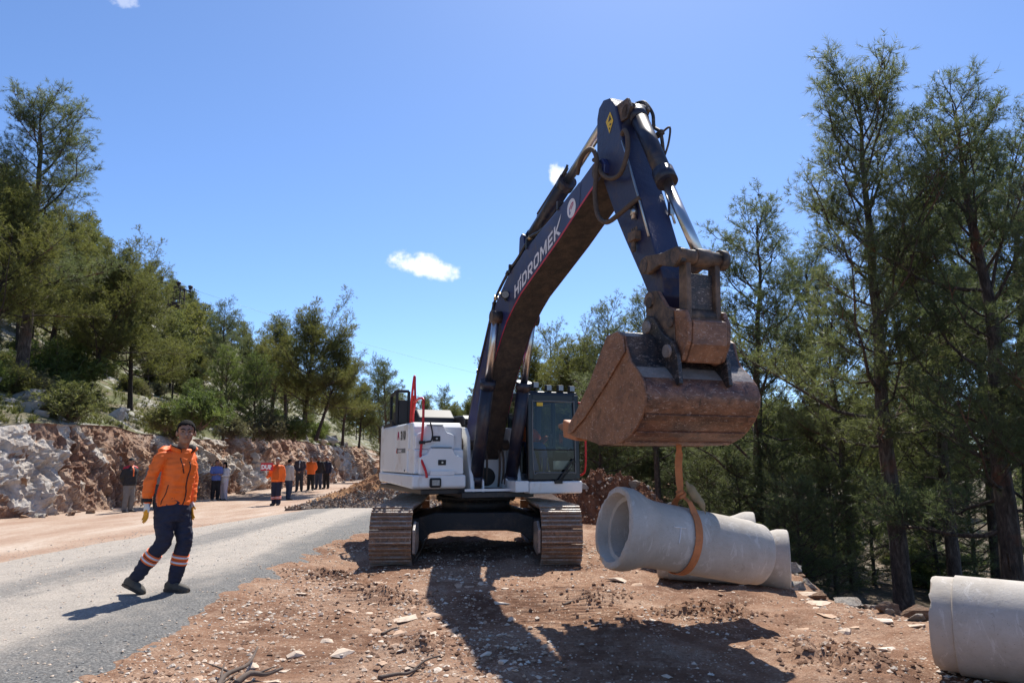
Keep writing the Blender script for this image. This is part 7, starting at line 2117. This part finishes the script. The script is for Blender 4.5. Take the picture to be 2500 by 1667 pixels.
stick('twisted dark branch lying in the track marks', [(-0.95, 5.42, 0.01), (-0.84, 5.52, 0.03), (-0.75, 5.58, 0.02), (-0.66, 5.74, 0.03), (-0.55, 5.85, 0.04)], 0.016, [(8, 0.12, 0.05, 0.03, 0.008)])
stick('thin pale twig on the stony soil beside the tracks', [(0.55, 8.0, 0.02), (0.68, 8.12, 0.03), (0.82, 8.14, 0.03)], 0.014)
stick('small split root sticking up near the windrow of soil', [(-1.15, 6.65, 0.01), (-1.08, 6.76, 0.04), (-1.02, 6.82, 0.05)], 0.014)

# ---------------------------------------------------------------- transformer tower on the hill
simple('tower_steel', (0.06, 0.04, 0.035), 0.7, 0.3)
simple('insulator', (0.035, 0.018, 0.018), 0.4)
tx, ty_ = by_px(412, 75.0), 75.0
tz = hfloor(tx, ty_) - 0.3
tw = thing('transformer_tower', 'dark lattice transformer tower with three insulators on the hillside', 'tower', (tx, ty_, tz))
HT = 20.1 - tz
for (sx_, sy_) in ((-1, -1), (1, -1), (1, 1), (-1, 1)):
    q = MB(); q.bar((sx_ * 0.75, sy_ * 0.6, 0), (sx_ * 0.55, sy_ * 0.5, HT - 0.4), 0.10, 0.10); q.build('leg', 'tower_steel', tw)
for k in range(7):
    z = 0.6 + (HT - 1.2) * k / 6
    q = MB()
    for e in (-1, 1):
        q.bar((-0.68, e * 0.55, z), (0.68, e * 0.55, z), 0.07, 0.07)
        if k < 6: q.bar((-0.66, e * 0.55, z), (0.62, e * 0.55, z + (HT - 1.2) / 6), 0.05, 0.05)
    q.bar((-0.66, -0.55, z), (-0.66, 0.55, z), 0.06, 0.06); q.bar((0.66, -0.55, z), (0.66, 0.55, z), 0.06, 0.06)
    q.build('brace', 'tower_steel', tw)
q = MB(); q.bar((-1.9, 0, HT + 0.25), (1.5, 0, HT - 0.9), 0.14, 0.14); q.build('crossarm', 'tower_steel', tw)
for (x_, z_) in ((-1.75, HT + 0.2), (0.1, HT - 0.42), (1.4, HT - 0.85)):
    q = MB(); q.tube([(x_, 0, z_), (x_, 0, z_ + 0.3)], 0.07, 8); q.tube([(x_, 0, z_ + 0.22), (x_, 0, z_ + 0.42)], 0.17, 10); q.tube([(x_, 0, z_ + 0.42), (x_, 0, z_ + 0.62)], 0.24, 10); q.build('insulator', 'insulator', tw)
q = MB(); q.box((0, 0, HT - 2.6), (1.0, 0.8, 1.1)); q.build('transformer', 'tower_steel', tw, 0.03)
q = MB(); q.box((0, 0, HT - 3.3), (2.2, 1.6, 0.12)); q.build('platform', 'tower_steel', tw)
simple('wire', (0.05, 0.05, 0.055), 0.5)
a0 = Vector((tx + 0.1, ty_, 20.0)); a1 = Vector((60, 190, 17.0))
pw = [a0.lerp(a1, i / 24) - Vector((0, 0, 5.0 * (1 - (2 * i / 24 - 1) ** 2))) for i in range(25)]
q = MB(lambda p: p - a0); q.tube(pw, 0.010, 5)
tag(q.build('power_line', 'wire', None, loc=a0), 'thin sagging power line leaving the transformer tower', 'cable')
